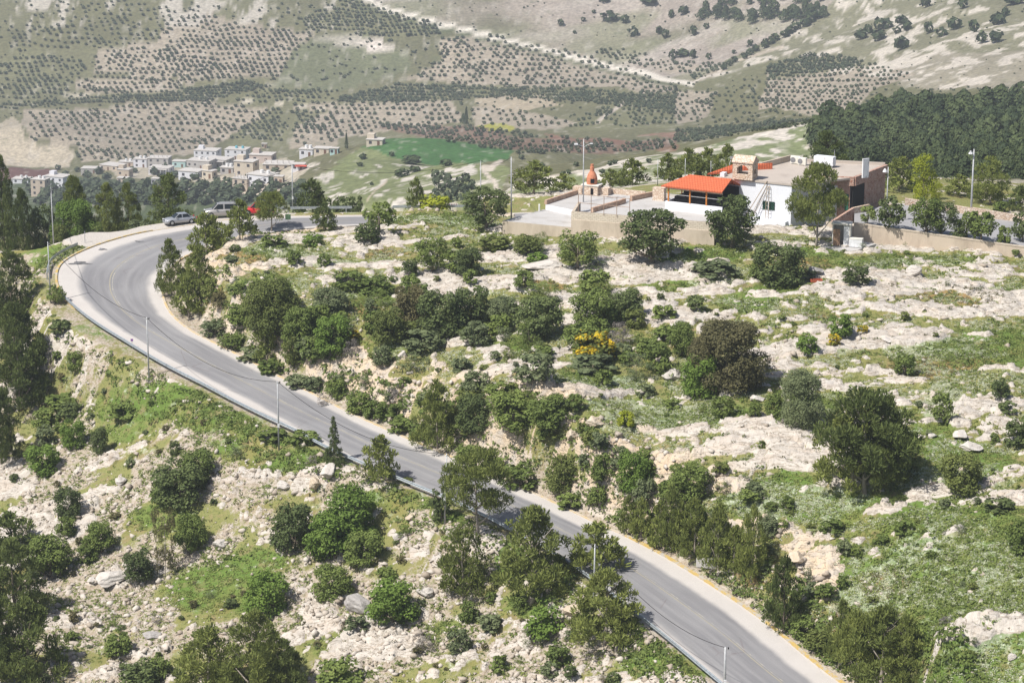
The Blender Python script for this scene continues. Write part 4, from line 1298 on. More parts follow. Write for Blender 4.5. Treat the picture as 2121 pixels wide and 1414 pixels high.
open|pine|563 480 66 92|0|thin-crowned pine in front of the red car
pine|pined|672 478 54 64|0|small dark pine on the near side of the upper road
pine|pined|648 447 78 78|346|rounded dark pine behind the upper road guard rail
tree|dark|712 440 48 36|350|dark rounded tree behind the upper guard rail, left of a pair
tree|dark|738 440 30 36|350|dark rounded tree behind the upper guard rail, right of a pair
tree|green|786 480 68 70|0|pale-flecked green tree on the knoll beside the upper road
shrub|dark|762 502 56 46|0|dark bush at the foot of the pale-flecked tree
pine|pine|862 442 42 76|342|young pine on the rim beyond the upper road sign
shrub|lime|902 440 64 38|341|yellow-green bush on the rim right of the young pine
tree|dark|1008 472 92 94|0|dark round tree left of the lower terrace
pine|pine|1106 440 92 108|352|full pine behind the terraces, left of the pizza oven
pine|pine|1168 420 54 62|356|smaller pine between the full pine and the pizza oven
pine|pine|1264 405 52 56|356|pine behind the upper terrace, nearest the pizza oven
pine|pine|1310 408 70 80|358|pine behind the upper terrace, right of the oven
pine|pine|1384 395 50 80|362|thin pine behind the pergola
pine|pine|1426 380 70 74|360|pine behind the red roof, left one
pine|pine|1466 378 56 74|362|pine behind the red roof, middle one
pine|pine|1503 370 54 74|362|pine behind the stone turret
pine|pined|1712 375 84 108|352|dark tall pine directly behind the flat roof
shrub|dark|1660 352 50 30|356|dark bush behind the flat roof
open|pine|1690 508 112 186|0|leaning pine with a forked trunk in front of the house
tree|dark|1517 514 108 120|0|large dark tree in front of the white house wall
poplar|lime|1912 418 56 104|332|yellow-green poplar behind the car park
poplar|lime|1938 416 28 42|337|small yellow-green tree beside the tall poplar
pine|pine|2050 436 86 114|336|pine behind the car park near the tall lamp post
pine|pine|1862 414 78 92|342|pine behind the stone entrance wall
pine|pine|1836 400 50 60|346|small pine behind the stone facade corner
tree|green|1797 465 34 44|0|smallest tree of the car park row, beside the entrance
tree|dark|1842 475 62 74|0|tree of the car park row in front of the entrance lamp post
tree|green|1918 485 70 84|0|tree of the car park row, third from the entrance
tree|dark|1950 487 60 78|0|dark tree of the car park row, fourth from the entrance
tree|green|2002 492 58 62|0|tree of the car park row, second from the right edge
tree|green|2032 500 64 70|0|tree of the car park row near the cone-shaped bush
shrub|dark|1985 493 34 32|0|clipped dark bush under the car park trees
shrub|green|2080 507 30 44|0|cone-shaped young bush in the car park
tree|dark|2117 500 52 68|0|tree of the car park row cut by the right edge
shrub|green|2072 444 30 28|330|small round bush behind the tall lamp post
pine|pined|2112 452 56 70|332|dark pine cut by the right edge behind the car park
pine|pine|1985 430 60 70|340|pine behind the car park between poplar and lamp post
'''
for ln in LIST.strip().split('\n'):
    fam, mat, pos, dist, lab = ln.split('|')
    a = [float(q) for q in pos.split()]
    plant(fam, mat, *a, lab, float(dist) or None)

# small bushes and tussocks that nothing tells apart, scattered over the slabs and the scree
def scatter(n, x0, x1, y0, y1, mats, label, group, ok, smin, smax, seed, fam='shrub', nm='small_bush'):
    r = random.Random(seed)
    k = t = 0
    while k < n and t < n * 40:
        t += 1
        px, py = r.uniform(x0, x1), r.uniform(y0, y1)
        b = at(px, py)
        if b is None or b.y > 345: continue
        j = int(np.clip((b.x / b.y - Ucol[0]) / (Ucol[1] - Ucol[0]), 0, NU - 1)); i = int(np.clip(np.searchsorted(Lrow, math.log(b.y)), 0, NR - 1))
        if DE[i, j] < 1.7 or compound[i, j] > .5 or turn[i, j] > .5 or not ok(i, j): continue
        s = r.uniform(smin, smax) * (.55 + .45 * r.random())
        plant(r.choice([fam, fam, 'sparse']), r.choice(mats), px, py, s, s * r.uniform(.5, .95), label, None, group, nm, 'bush')
        k += 1
scatter(95, 450, 2121, 500, 800, ['green', 'grey', 'olive', 'dark'], 'little low bush among the white slabs of the upper hill', 'little bushes on the upper hill', lambda i, j: valley_side[i, j] < .5, 12, 28, 3)
scatter(70, 1150, 2121, 800, 1400, ['green', 'grey', 'olive'], 'little low bush in the flowering meadow of the lower hill', 'little bushes in the meadow', lambda i, j: valley_side[i, j] < .5, 14, 30, 4)
scatter(110, 0, 1400, 700, 1414, ['green', 'grey', 'dark', 'brown'], 'little low bush on the pale scree below the road', 'little bushes on the scree', lambda i, j: valley_side[i, j] > .5, 14, 32, 5)

THICK = [(490, 640), (560, 590), (700, 600), (830, 590), (1000, 590), (1180, 600), (1330, 620), (1420, 700), (1400, 790), (1180, 800), (1000, 730), (860, 720), (720, 740), (640, 790), (560, 740)]
BROW = [(940, 800), (1200, 840), (1180, 900), (1060, 910), (960, 900)]
def inp(poly, i, j): return bool(inpoly(poly, PX2[i:i + 1, j], PY2[i:i + 1, j])[0])
scatter(52, 490, 1420, 590, 800, ['green', 'dark', 'olive', 'grey', 'green'], 'middle-sized bush filling the thicket in the middle of the hill', 'bushes filling the thicket', lambda i, j: inp(THICK, i, j), 44, 82, 21, 'shrub', 'shrub')
scatter(14, 930, 1210, 800, 910, ['green', 'dark', 'olive'], 'middle-sized bush filling the brow above the cut', 'bushes on the brow', lambda i, j: inp(BROW, i, j), 40, 74, 22, 'shrub', 'shrub')
scatter(46, 420, 1720, 680, 1414, ['green', 'grey', 'olive', 'green'], 'low bush crowding the inner verge of the road', 'bushes on the inner verge', lambda i, j: 1.8 < DE[i, j] < 5 and SD[i, j] > 0, 26, 52, 23, 'shrub', 'verge_bush')
scatter(26, 1050, 1640, 950, 1240, ['green', 'olive', 'grey'], 'bush clinging to the cut above the road', 'bushes on the cut', lambda i, j: 3 < DE[i, j] < 9 and SD[i, j] > 0, 26, 54, 24, 'shrub', 'bank_bush')
# ------------------------------------------------------------------ restaurant house with terraces on the knoll
def stone_mat(name, a, b, mortar, scale=2.4, mw=.06):
    g = G(name)
    p = g.obj()
    ed = g.voro(scale, p, feature='DISTANCE_TO_EDGE'); cc = g.sep(g.voro(scale, p, 'Color'))
    k = g.mix(cc[0], a, b)
    k = g.mix(g.math('MULTIPLY', cc[1], .35), k, (.55, .47, .40))
    k = g.mix(g.step(mw, mw * .4, ed), k, mortar)
    g.bump(g.step(0, .12, ed), .5, .05)
    return g.done(k, .9)
def block_mat(name, a, b, mortar, w_=.42, h_=.22):
    g = G(name)
    x = g.n('TexBrick')
    sp_ = g.n('SeparateXYZ'); g.put(sp_.inputs[0], g.obj())
    cb = g.n('CombineXYZ'); g.put(cb.inputs[0], g.math('ADD', sp_.outputs[0], g.math('MULTIPLY', sp_.outputs[1], .5))); g.put(cb.inputs[1], sp_.outputs[2])
    g.put(x.inputs['Vector'], cb.outputs[0])
    for k_, v in (('Color1', a), ('Color2', b), ('Mortar', mortar)): g.put(x.inputs[k_], v)
    x.inputs['Scale'].default_value = 1.0; x.inputs['Brick Width'].default_value = w_; x.inputs['Row Height'].default_value = h_; x.inputs['Mortar Size'].default_value = .018
    return g.done(g.mix(g.math('MULTIPLY', g.noise(1.2, g.obj(), 5), .35), x.outputs[0], (.42, .36, .29)), .9)
def stained(name, c, stain, scale=.9, amt=(.45, .75), rough=.85):
    g = G(name)
    p = g.obj()
    n = g.noise(scale, g.scale(p, (1, 1, .35)), 6, .65); f = g.noise(7, p, 3)
    k = g.mix(g.math('MULTIPLY', g.step(amt[0], amt[1], n), .8), c, stain)
    k = g.mix(1.0, k, g.mix(f, (.9, .9, .9), (1.08, 1.08, 1.08)), 'MULTIPLY')
    return g.done(k, rough)
WHITE = stained('whitewashed_wall', (.72, .74, .79), (.56, .55, .54), .8, (.52, .8))
CONC = stained('pale_concrete_slab', (.47, .455, .44), (.36, .34, .315), .5)
BEIGE = stained('beige_concrete_wall', (.53, .455, .365), (.36, .30, .23), .6, (.4, .68))
ROOFC = stained('dusty_flat_roof', (.45, .395, .345), (.34, .295, .255), .5)
STONE = stone_mat('brown_field_stone', (.27, .12, .085), (.42, .25, .19), (.50, .36, .29), 2.6)
LSTONE = stone_mat('light_field_stone', (.56, .44, .33), (.70, .60, .50), (.38, .24, .16), 2.6)
CAPST = stone_mat('reddish_parapet_stone', (.36, .20, .13), (.54, .37, .26), (.46, .33, .25), 3.2)
BLOCK = block_mat('cream_blocks', (.66, .60, .50), (.56, .50, .41), (.34, .28, .21))
DARK = plain('dark_interior', (.012, .012, .014), .1)  # near-black: shade put into the colour of openings, also for black fittings
GLASS = plain('dark_glass', (.02, .025, .03), .1, 3, .12)
WOODO = plain('orange_wood_post', (.50, .19, .045), .2, 5, .6)
WOODG = plain('weathered_wood', (.42, .34, .25), .3, 8, .85)
METAL = plain('galvanised_metal', (.50, .51, .52), .12, 5, .45, .6)
PALEM = plain('pale_painted_metal', (.66, .67, .68), .12, 4, .5)
TERRA = plain('orange_brick', (.56, .20, .105), .3, 9, .85, c2=(.62, .27, .16))
GREENL = plain('green_lattice', (.03, .14, .09), .2, 8, .6)
CREAM = stained('cream_painted_box', (.70, .68, .62), (.52, .48, .40), 1.2)
def tile_mat():
    g = G('orange_roof_tiles')
    p = g.obj()
    wv = g.n('TexWave', wave_type='BANDS', bands_direction='X'); g.put(wv.inputs['Vector'], p); wv.inputs['Scale'].default_value = .95; wv.inputs['Distortion'].default_value = .3
    w2 = g.n('TexWave', wave_type='BANDS', bands_direction='Z'); g.put(w2.inputs['Vector'], p); w2.inputs['Scale'].default_value = 2.0
    k = g.mix(g.noise(2.5, p, 5), (.47, .10, .042), (.60, .165, .075))
    k = g.mix(g.math('MULTIPLY', g.step(.3, .0, w2.outputs['Fac']), .5), k, (.33, .07, .03))
    g.bump(g.math('ADD', wv.outputs['Fac'], w2.outputs['Fac']), .6, .08)
    return g.done(k, .75)
TILE = tile_mat()
V2 = lambda v: (v.x, v.y)

# --- terraces
ZD, ZU, ZT = 4.9, 5.6, 6.2
lt = empty('lower_terrace', P(1110, 450, ZD - 1.6)); bpy.context.view_layer.update()
tag(lt, 'lowest bare concrete terrace with a beige retaining wall, left of the house', 'terrace')
def pbuild(mb, name, mat, parent, **k):
    o = mb.build(name, mat, None, **k)
    if parent:
        o.parent = parent
        o.matrix_parent_inverse = parent.matrix_basis.inverted()
    return o
q = [P(1040.5, 457.7, ZD), P(1187, 471.5, ZD), P(1196, 444, ZD), P(1127, 434, ZD)]
back = [P(1200, 430, ZD), P(1124, 433, ZD)]
pl = [V2(q[0]), V2(q[1]), V2(P(1199, 447, ZD)), V2(q[3])]
pbuild(MB().prism(pl, 1.5, ZD), 'wall', BEIGE, lt)
c0 = sum((Vector((*a, 0)) for a in pl), Vector()) / 4
pbuild(MB().prism([tuple((Vector((*a, 0)) - c0) * .992 + c0)[:2] for a in pl], ZD + .004, ZD + .03), 'floor', CONC, lt)
ut = empty('upper_terrace', P(1180, 430, ZU - .7))
tag(ut, 'upper concrete terrace with a white front edge and reddish stone parapets', 'terrace')
u = [P(1130, 424, ZU), P(1200, 438.5, ZU), P(1294, 418.6, ZU), P(1337, 407, ZU), P(1252, 400, ZU), P(1202, 400.5, ZU)]
pbuild(MB().prism([V2(a) for a in u], 3.0, ZU), 'wall', WHITE, ut)
pbuild(MB().prism([V2(a) for a in (P(1133, 424, ZU), P(1201, 437.6, ZU), P(1292, 418.6, ZU), P(1333, 407.5, ZU), P(1252, 400.8, ZU), P(1203, 401.2, ZU))], ZU + .004, ZU + .03), 'floor', CONC, ut)
m = MB(); m.wall(V2(u[0]), V2(u[5]), .35, ZU + .03, ZU + .62); pbuild(m, 'parapet', CAPST, ut)
m = MB(); m.wall(V2(P(1254, 400.3, ZU)), V2(P(1337, 407.2, ZU)), .35, ZU + .03, ZU + .70); pbuild(m, 'parapet', LSTONE, ut)
rt = empty('block_walled_terrace', P(1330, 440, 4.5))
tag(rt, 'raised terrace behind a cream block wall on a beige retaining wall', 'terrace')
A_, B_, C_ = P(1186, 437, 7.03), P(1294, 447, 7.03), P(1482, 461, 7.03)
w0, w1 = V2(A_), V2(C_)
fl = [w0, w1, V2(P(1500, 425, ZT)), V2(P(1370, 404, ZT)), V2(P(1298, 419, ZT)), V2(P(1226, 436, ZT))]
pbuild(MB().prism(fl, 3.5, ZT), 'floor', CONC, rt)
m = MB(); d = (C_ - A_).normalized(); n = Vector((d.y, -d.x, 0)) * .16
m.wall(V2(A_ + n), V2(C_ + n), .34, 6.02, 7.03); pbuild(m, 'block_wall', BLOCK, rt)
m = MB(); m.wall(V2(A_ + n * 1.5), V2(C_ + n * 1.5), .40, 2.6, 6.02); pbuild(m, 'retaining_wall', BEIGE, rt)
m = MB(); m.wall(w0, V2(P(1200, 429, ZT)), .34, 3.5, 6.9); pbuild(m, 'side_wall', BEIGE, rt)
m = MB(); m.wall(V2(P(1226, 440, ZT)), V2(P(1294, 421, ZT)), .4, ZU, ZT + .62); pbuild(m, 'parapet', CAPST, rt)
m = MB(); m.wall(V2(P(1307, 415.5, ZT)), V2(P(1358, 405, ZT)), .4, ZU, ZT + .62); pbuild(m, 'parapet', CAPST, rt)
m = MB().box(tuple(P(1366, 402, ZT + .8)), (1.6, .9, 1.8), -.45); pbuild(m, 'stone_pier', LSTONE, rt)
# railing along the block wall
rl = empty('terrace_railing', A_)
tag(rl, 'thin rusty pipe railing standing on the cream block wall', 'railing')
RUST = plain('rusty_pipe', (.36, .25, .19), .3, 8, .8)
for k in range(5):
    p = A_.lerp(B_, .12 + k * .245) + n
    pbuild(MB().tube([(p.x, p.y, 6.9), (p.x, p.y, 9.35)], .045, 6), 'post', RUST, rl)
a, b = A_.lerp(B_, .12) + n, A_.lerp(B_, 1.10) + n
for zz in (8.2, 9.3):
    pbuild(MB().tube([(a.x, a.y, zz), (b.x, b.y, zz)], .035, 6), 'rail', RUST, rl)
# pizza oven
ov = empty('pizza_oven', P(1228, 404, ZU))
tag(ov, 'orange brick pizza oven on a stone plinth at the back of the upper terrace', 'oven')
oc = P(1226, 402.5, ZU)
m = MB().box((oc.x, oc.y, ZU + .65), (2.2, 1.6, 1.25), -.4); pbuild(m, 'plinth', LSTONE, ov)
m = MB().box((oc.x - 1.75, oc.y + .3, ZU + .55), (1.3, 1.2, 1.0), -.4); pbuild(m, 'side_bench', LSTONE, ov)
m = MB().box((oc.x + 1.75, oc.y - .3, ZU + .5), (1.3, 1.2, .95), -.4); pbuild(m, 'side_bench', LSTONE, ov)
m = MB().box((oc.x, oc.y, ZU + 1.35), (2.5, 1.8, .14), -.4); pbuild(m, 'shelf', CREAM, ov)
m = MB()
for k in range(9):
    t0 = math.pi * .5 * k / 9
    pass
prof = [(1.02, 0), (1.05, .5), (1.0, .95), (.82, 1.4), (.55, 1.75), (.40, 1.9), (.40, 2.5), (.30, 2.55), (.30, 2.9), (.0, 2.9)]
vs, fs = [], []
NS = 18
for r_, z_ in prof:
    for k in range(NS):
        t = 2 * math.pi * k / NS
        vs.append((oc.x + r_ * .70 * math.cos(t), oc.y + r_ * .66 * math.sin(t), ZU + 1.42 + z_ * .92))
for i in range(len(prof) - 1):
    for k in range(NS):
        a, b = i * NS + k, i * NS + (k + 1) % NS
        fs.append((a, b, b + NS, a + NS))
m.add(vs, fs); pbuild(m, 'dome', TERRA, ov, smooth=False)
m = MB().box((oc.x + .03, oc.y - .64, ZU + 1.42 + .50), (.52, .16, .55)); pbuild(m, 'mouth', DARK, ov)
m = MB().box((oc.x + .1, oc.y - .84, ZU + .55), (.62, .2, .85)); pbuild(m, 'wood_niche', DARK, ov)

# --- the house
hs = empty('stone_house', P(1600, 470, 4.5))
tag(hs, 'white and stone house with an orange tiled pergola wing and a flat roof', 'house')
ZR = 10.2
W0, W1 = P(1496, 366.5, ZR), P(1640, 380.8, ZR)
wd = (W1 - W0).normalized(); wn = Vector((wd.y, -wd.x, 0))
W2 = W1 + Vector((-wn.x, -wn.y, 0)) * 5.0
K1, K2 = P(1766, 376, 9.7), P(1833, 350, 9.7)
B1, B0 = P(1752, 341, ZR), P(1637, 333, ZR)
S0 = P(1575, 349, ZR)
body = [V2(W0), V2(W1), V2(W1.lerp(K1, .22) - wn * .0), V2(K1 + (K2 - K1) * .06 - Vector((.6, 0, 0))), V2(K2 - Vector((.5, 0, 0))), V2(B0), V2(S0 + (S0 - W0) * 0.0), ]
body = [V2(W0), V2(W1), V2(W2), V2(K1 + Vector((-.35, .5, 0))), V2(K2 + Vector((-.35, .1, 0))), V2(B0), V2(W0 - wn * 4.6)]
pbuild(MB().prism(body, 2.5, ZR - .25), 'wall', WHITE, hs)
roofp = [V2(W0 + wn * .12), V2(W1 + wn * .12 + wd * .12), V2(W1.lerp(K1, .5) + wn * .3), V2(K1), V2(K2), V2(B0), V2(W0 - wn * 4.8)]
pbuild(MB().prism(roofp, ZR - .247, [ZR, ZR, ZR, ZR, ZR, ZR, ZR]), 'roof', ROOFC, hs)
m = MB().wall(V2(S0), V2(B0), .3, ZR + .002, ZR + .75); pbuild(m, 'roof_parapet', BEIGE, hs)
m = MB().wall(V2(B0), V2(K2), .3, ZR + .002, ZR + .35); pbuild(m, 'roof_parapet', ROOFC, hs)
m = MB().box((W0.x + .2, W0.y + .5, ZR + .25), (.6, .9, .5), math.atan2(wd.y, wd.x)); pbuild(m, 'roof_parapet', WHITE, hs)
# stone entrance front with a deep fascia
kd = (K2 - K1).normalized(); kn = Vector((kd.y, -kd.x, 0))
m = MB().wall(V2(K1 + kn * .22), V2(K2 + kn * .22), .42, ZR - 1.05, ZR + .12); pbuild(m, 'fascia', STONE, hs)
m = MB().wall(V2(K1 + kn * .20 - Vector((0, 0, 0))), V2(K1 + Vector((-5.0, 1.2, 0)) + kn * .2), .4, ZR - 1.05, ZR + .10); pbuild(m, 'fascia', STONE, hs)
m = MB()
L = (K2 - K1).length
E1, E2 = K1 - kn * .35 + kd * .15, K1 - kn * .35 + kd * (L * .05)
m.wall(V2(K1 + kd * (L * .36) - kn * .05), V2(K2 - kn * .05), .3, 3.0, ZR - 1.052)
pbuild(m, 'stone_wall', STONE, hs)
m = MB(); m.wall(V2(K1 + Vector((-4.8, 1.25, 0))), V2(K1 + Vector((-.25, .25, 0))), .3, 3.0, ZR - 1.052); pbuild(m, 'stone_wall', STONE, hs)
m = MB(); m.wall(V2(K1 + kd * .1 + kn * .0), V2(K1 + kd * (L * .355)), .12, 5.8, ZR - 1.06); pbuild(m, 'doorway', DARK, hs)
m = MB(); m.wall(V2(K1 + Vector((-.9, .2, 0))), V2(K1 + Vector((-.45, .1, 0))), .12, 5.9, 8.0); pbuild(m, 'green_door', GREENL, hs)
# green lattice window on the white wall
def on_wall(px, z): 
    """point of the white front where the sight column px meets it"""
    U, _ = ray(px, 420)
    t = (U * W0.y - W0.x) / (wd.x - U * wd.y)
    return W0 + wd * t
wa, wb = on_wall(1580, 0), on_wall(1605, 0)
zt, zb = Zat(wa.y, 416), Zat(wa.y, 433)
m = MB().wall(V2(wa + wn * .02), V2(wb + wn * .02), .08, zb, zt); f = pbuild(m, 'window', DARK, hs)
m = MB()
def lattice(mb, a, b, z0, z1, n, off, r_):
    L_ = (b - a).length; H_ = z1 - z0; dd = (b - a).normalized()
    for k in range(-n, n * 2):
        for sgn in (1, -1):
            x0 = L_ * k / n; pts = []
            for t in (0, 1):
                pts.append((x0 + (H_ * t if sgn > 0 else -H_ * t), z0 + H_ * t))
            (xa, za), (xb, zb_) = pts
            lo, hi = min(xa, xb), max(xa, xb)
            if hi <= 0 or lo >= L_: continue
            def clipx(x): 
                return min(max(x, 0), L_)
            ta, tb = (clipx(xa) - xa) / (xb - xa), (clipx(xb) - xa) / (xb - xa)
            q0, q1 = a + dd * clipx(xa) + off, a + dd * clipx(xb) + off
            mb.tube([(q0.x, q0.y, za + (zb_ - za) * ta), (q1.x, q1.y, za + (zb_ - za) * tb)], r_, 4)
lattice(m, wa, wb, zb, zt, 5, wn * .10, .022)
pbuild(m, "lattice", GREENL, f)
m = MB(); wm = (wa + wb) / 2
m.wall(V2(wm - wd * .06 + wn * .08), V2(wm + wd * .06 + wn * .08), .09, zb, zt); pbuild(m, 'window_bar', WHITE, hs)
# small window half hidden by the tree
wa, wb = on_wall(1534, 0), on_wall(1546, 0)
m = MB().wall(V2(wa + wn * .02), V2(wb + wn * .02), .08, Zat(wa.y, 424), Zat(wa.y, 408)); pbuild(m, 'window', GREENL, hs)
# white base blocks and steps
p = on_wall(1600, 0) + wn * .45
m = MB().box((p.x, p.y, 4.4), (4.4, .9, 1.9), math.atan2(wd.y, wd.x)); pbuild(m, 'base_block', WHITE, hs)
p = on_wall(1640, 0) + wn * 1.2
for k in range(4):
    m = MB().box((p.x + .2, p.y - .35 * k, 4.6 - .25 * k), (1.8, .5, .5)); pbuild(m, 'step', CONC, hs)
# turret with arches
tc = P(1517, 370.5, ZR)
TW, TD, TE, TP = 2.75, 1.75, 2.15, 3.05
tu = MB()
wB = Vector((-wn.x, -wn.y, 0))
def arch_panel(mb, a, dr, nrm, L_, z0, z1, sill, ow, spring, th, gable=0.0):
    N_ = 14
    for k in range(N_):
        x0, x1 = L_ * k / N_, L_ * (k + 1) / N_
        xm = (x0 + x1) / 2
        p0, p1 = a + dr * x0, a + dr * x1
        pts = [V2(p0), V2(p1), V2(p1 + nrm * th), V2(p0 + nrm * th)]
        g0 = z1 + gable * (1 - abs(2 * x0 / L_ - 1)); g1 = z1 + gable * (1 - abs(2 * x1 / L_ - 1))
        tops = [g0, g1, g1, g0]
        e = abs(xm - L_ / 2) / (ow / 2)
        if e >= 1: mb.prism(pts, z0, tops)
        else:
            mb.prism(pts, z0, z0 + sill)
            mb.prism(pts, z0 + spring + ow / 2 * math.sqrt(1 - e * e), tops)
arch_panel(tu, tc, wd, wB, TW, ZR, ZR + TE, .72, 1.75, 1.0, .28)
arch_panel(tu, tc + wB * (TD - .28), wd, wB, TW, ZR, ZR + TE, .72, 1.75, 1.0, .28)
arch_panel(tu, tc + wd * (TW - .28) + wB * .281, wB, wd, TD - .562, ZR, ZR + TE, .72, .8, 1.0, .28, .55)
arch_panel(tu, tc + wB * .281, wB, wd, TD - .562, ZR, ZR + TE, .72, .8, 1.0, .28, .55)
tob = pbuild(tu, 'turret', LSTONE, hs)
m = MB()
e0 = .12
aa = [tc - wd * e0 - wB * e0, tc + wd * (TW + e0) - wB * e0, tc + wd * (TW + e0) + wB * (TD + e0), tc - wd * e0 + wB * (TD + e0)]
r0, r1 = (aa[0] + aa[3]) / 2, (aa[1] + aa[2]) / 2
vs = [(v.x, v.y, ZR + TE + .002) for v in aa] + [(v.x, v.y, ZR + TE + .16) for v in aa] + [(r0.x, r0.y, ZR + TP), (r1.x, r1.y, ZR + TP)]
m.add(vs, [(3, 2, 1, 0), (0, 1, 5, 4), (2, 3, 7, 6), (4, 5, 9, 8), (6, 7, 8, 9), (5, 6, 9), (7, 4, 8), (1, 2, 6, 5), (3, 0, 4, 7)])
pbuild(m, 'turret_roof', LSTONE, hs)
# pergola wing: hip roof of orange tiles on posts, low white wall
PB = P(1376, 441, ZT); yb = PB.y
ZE = 9.36
e = [P(1369, 384.5, ZE), P(1495, 398.5, ZE)]
dE = (e[1] - e[0]).normalized(); nE = Vector((-dE.y, dE.x, 0))
e2, e3 = e[1] + nE * 5.6, e[0] + nE * 5.6
ra, rb = e[0] + dE * 2.7 + nE * 2.8 + Vector((0, 0, 1.25)), e[1] + nE * 2.8 + Vector((0, 0, 1.25))
m = MB()
vs = [tuple(e[0]), tuple(e[1]), tuple(e2), tuple(e3), tuple(ra), tuple(rb)]
vs += [(v[0], v[1], v[2] - .14) for v in vs]
m.add(vs, [(0, 1, 5, 4), (2, 3, 4, 5), (3, 0, 4), (7, 6, 10, 11), (9, 8, 11, 10), (6, 9, 10), (0, 6, 7, 1), (1, 7, 11, 5), (5, 11, 8, 2), (2, 8, 9, 3), (3, 9, 6, 0)])
pbuild(m, 'tiled_roof', TILE, hs)
# second tiled roof behind
b0, b1 = P(1470, 360, 10.3), P(1596, 341, 10.7)
m = MB()
f0, f1 = P(1462, 362, 10.2), P(1500, 362, 10.2)
vs = [tuple(P(1464, 360, 10.1)), tuple(P(1600, 352, 10.1)), tuple(P(1600, 337.5, 11.0)), tuple(P(1517, 341, 11.0))]
vs += [(v[0], v[1], v[2] - .15) for v in vs]
m.add(vs, [(0, 1, 2, 3), (7, 6, 5, 4), (0, 4, 5, 1), (1, 5, 6, 2), (2, 6, 7, 3), (3, 7, 4, 0)])
o = pbuild(m, 'tiled_roof', TILE, hs); bm_fix(o)
l0, l1 = e[0] + dE * .45 + nE * .5, e[1] + dE * -.1 + nE * .5
m = MB().wall(V2(l0), V2(l1), .25, 5.9, 7.33); pbuild(m, 'low_wall', WHITE, hs)
m = MB().wall(V2(l0 + dE * .126), V2(l0 + nE * 4.6 + dE * .126), .25, 5.9, 7.33) if False else MB().wall(V2(l0 + nE * .13 + dE * .125), V2(l0 + nE * 4.6 + dE * .125), .25, 5.9, 7.33); pbuild(m, 'low_wall', WHITE, hs)
m = MB().box(tuple((e[0] + dE * 4.6 + nE * 2.9).xy) + (7.0,), (6.4, 3.6, 1.9), math.atan2(dE.y, dE.x)); pbuild(m, 'shade_block', DARK, hs)  # solid block painted near-black as the shade under the tiled roof
m = MB().wall(V2(e[0] + dE * .8 + nE * 5.0), V2(e2 - nE * .6), .2, 5.9, ZE - .14); pbuild(m, 'back_wall', DARK, hs)  # near-black colour carries the shade under the roof
for t in (.05, .43, .72):
    p = l0.lerp(l1, t)
    m = MB().box((p.x, p.y, (7.33 + ZE - .15) / 2), (.17, .17, ZE - .15 - 7.33), math.atan2(dE.y, dE.x)); pbuild(m, 'post', WOODO, hs)
m = MB().box(tuple((l0 + nE * 4.6).xy) + ((7.33 + ZE - .15) / 2,), (.17, .17, ZE - .15 - 7.33)); pbuild(m, 'post', WOODO, hs)
m = MB().wall(V2(l0), V2(l1), .08, ZE - .42, ZE - .16); pbuild(m, 'beam', WOODG, hs)
m = MB().wall(V2(l0), V2(l1), .05, 8.25, 8.33); pbuild(m, 'rail', METAL, hs)

# --- things on the roof
def acunit(px, py, w_, h_, d_, label, fans=1, name='air_conditioner', mat=CREAM):
    p = P(px, py, ZR)
    t = empty(name, p, math.atan2(wd.y, wd.x))
    tag(t, label, 'air conditioner')
    MB().box((0, 0, .08 + h_ / 2), (w_, d_, h_)).build('casing', mat, t, bevel=.03)
    for s in (-1, 1): MB().box((s * w_ * .38, 0, .04), (.08, d_ * .9, .08)).build('foot', METAL, t)
    for k in range(fans):
        x = w_ * (-.22 if fans == 1 else (-.25 + .5 * k))
        r_ = h_ * .36
        m = MB().tube([(x, -d_ / 2 - .012, .08 + h_ / 2), (x, -d_ / 2 - .03, .08 + h_ / 2)], r_, 18); m.build('fan_grille', plain('fan_grey', (.20, .20, .21), .2) if 'fan_grey' not in bpy.data.materials else bpy.data.materials['fan_grey'], t)
    return t
acunit(1648, 340, 1.35, 1.0, .5, 'white outdoor air conditioner on the flat roof, left of two')
acunit(1662, 342.5, 1.1, .95, .5, 'cream outdoor air conditioner on the flat roof, right of two')
p = P(1708, 345.5, ZR)
wt_ = empty('rooftop_cooler', p, math.atan2(wd.y, wd.x))
tag(wt_, 'long white metal cooler box on legs on the flat roof behind the leaning pine', 'cooler')
MB().box((0, 0, .85), (2.7, 1.1, 1.15)).build('casing', stained('peeling_white_box', (.72, .74, .78), (.40, .38, .36), 2.2, (.58, .66)), wt_, bevel=.04)
for sx in (-1, 1):
    for sy in (-1, 1): MB().box((sx * 1.2, sy * .45, .137), (.08, .08, .27)).build('leg', METAL, wt_)
MB().tube([(1.2, .3, .5), (1.2, .3, 2.3)], .03, 6).build('pipe', METAL, wt_)
p = P(1792, 369, ZR)
sb = empty('roof_sign_panel', p, .5)
tag(sb, 'tall narrow weathered white panel standing on the roof above the entrance', 'sign panel')
MB().box((0, 0, 1.3), (.95, .22, 2.5)).build('panel', stained('flaking_white_panel', (.70, .71, .72), (.30, .29, .29), 1.6, (.5, .62)), sb)
for s in (-1, 1): MB().tube([(s * .3, .1, .0), (s * .3, .1, .9)], .03, 6).build('leg', METAL, sb)
# water tank behind the turret
p = P(1513, 352, ZR)
dsh = empty('roof_floodlight', p); tag(dsh, 'small blue-grey floodlight on a bent bracket left of the stone turret', 'floodlight')
MB().tube([(0, 0, 0), (-.15, 0, .8), (.1, 0, 1.5)], .04, 6).build('bracket', PALEM, dsh)
MB().box((.1, -.12, 1.62), (.4, .25, .3)).build('lamp_head', METAL, dsh)
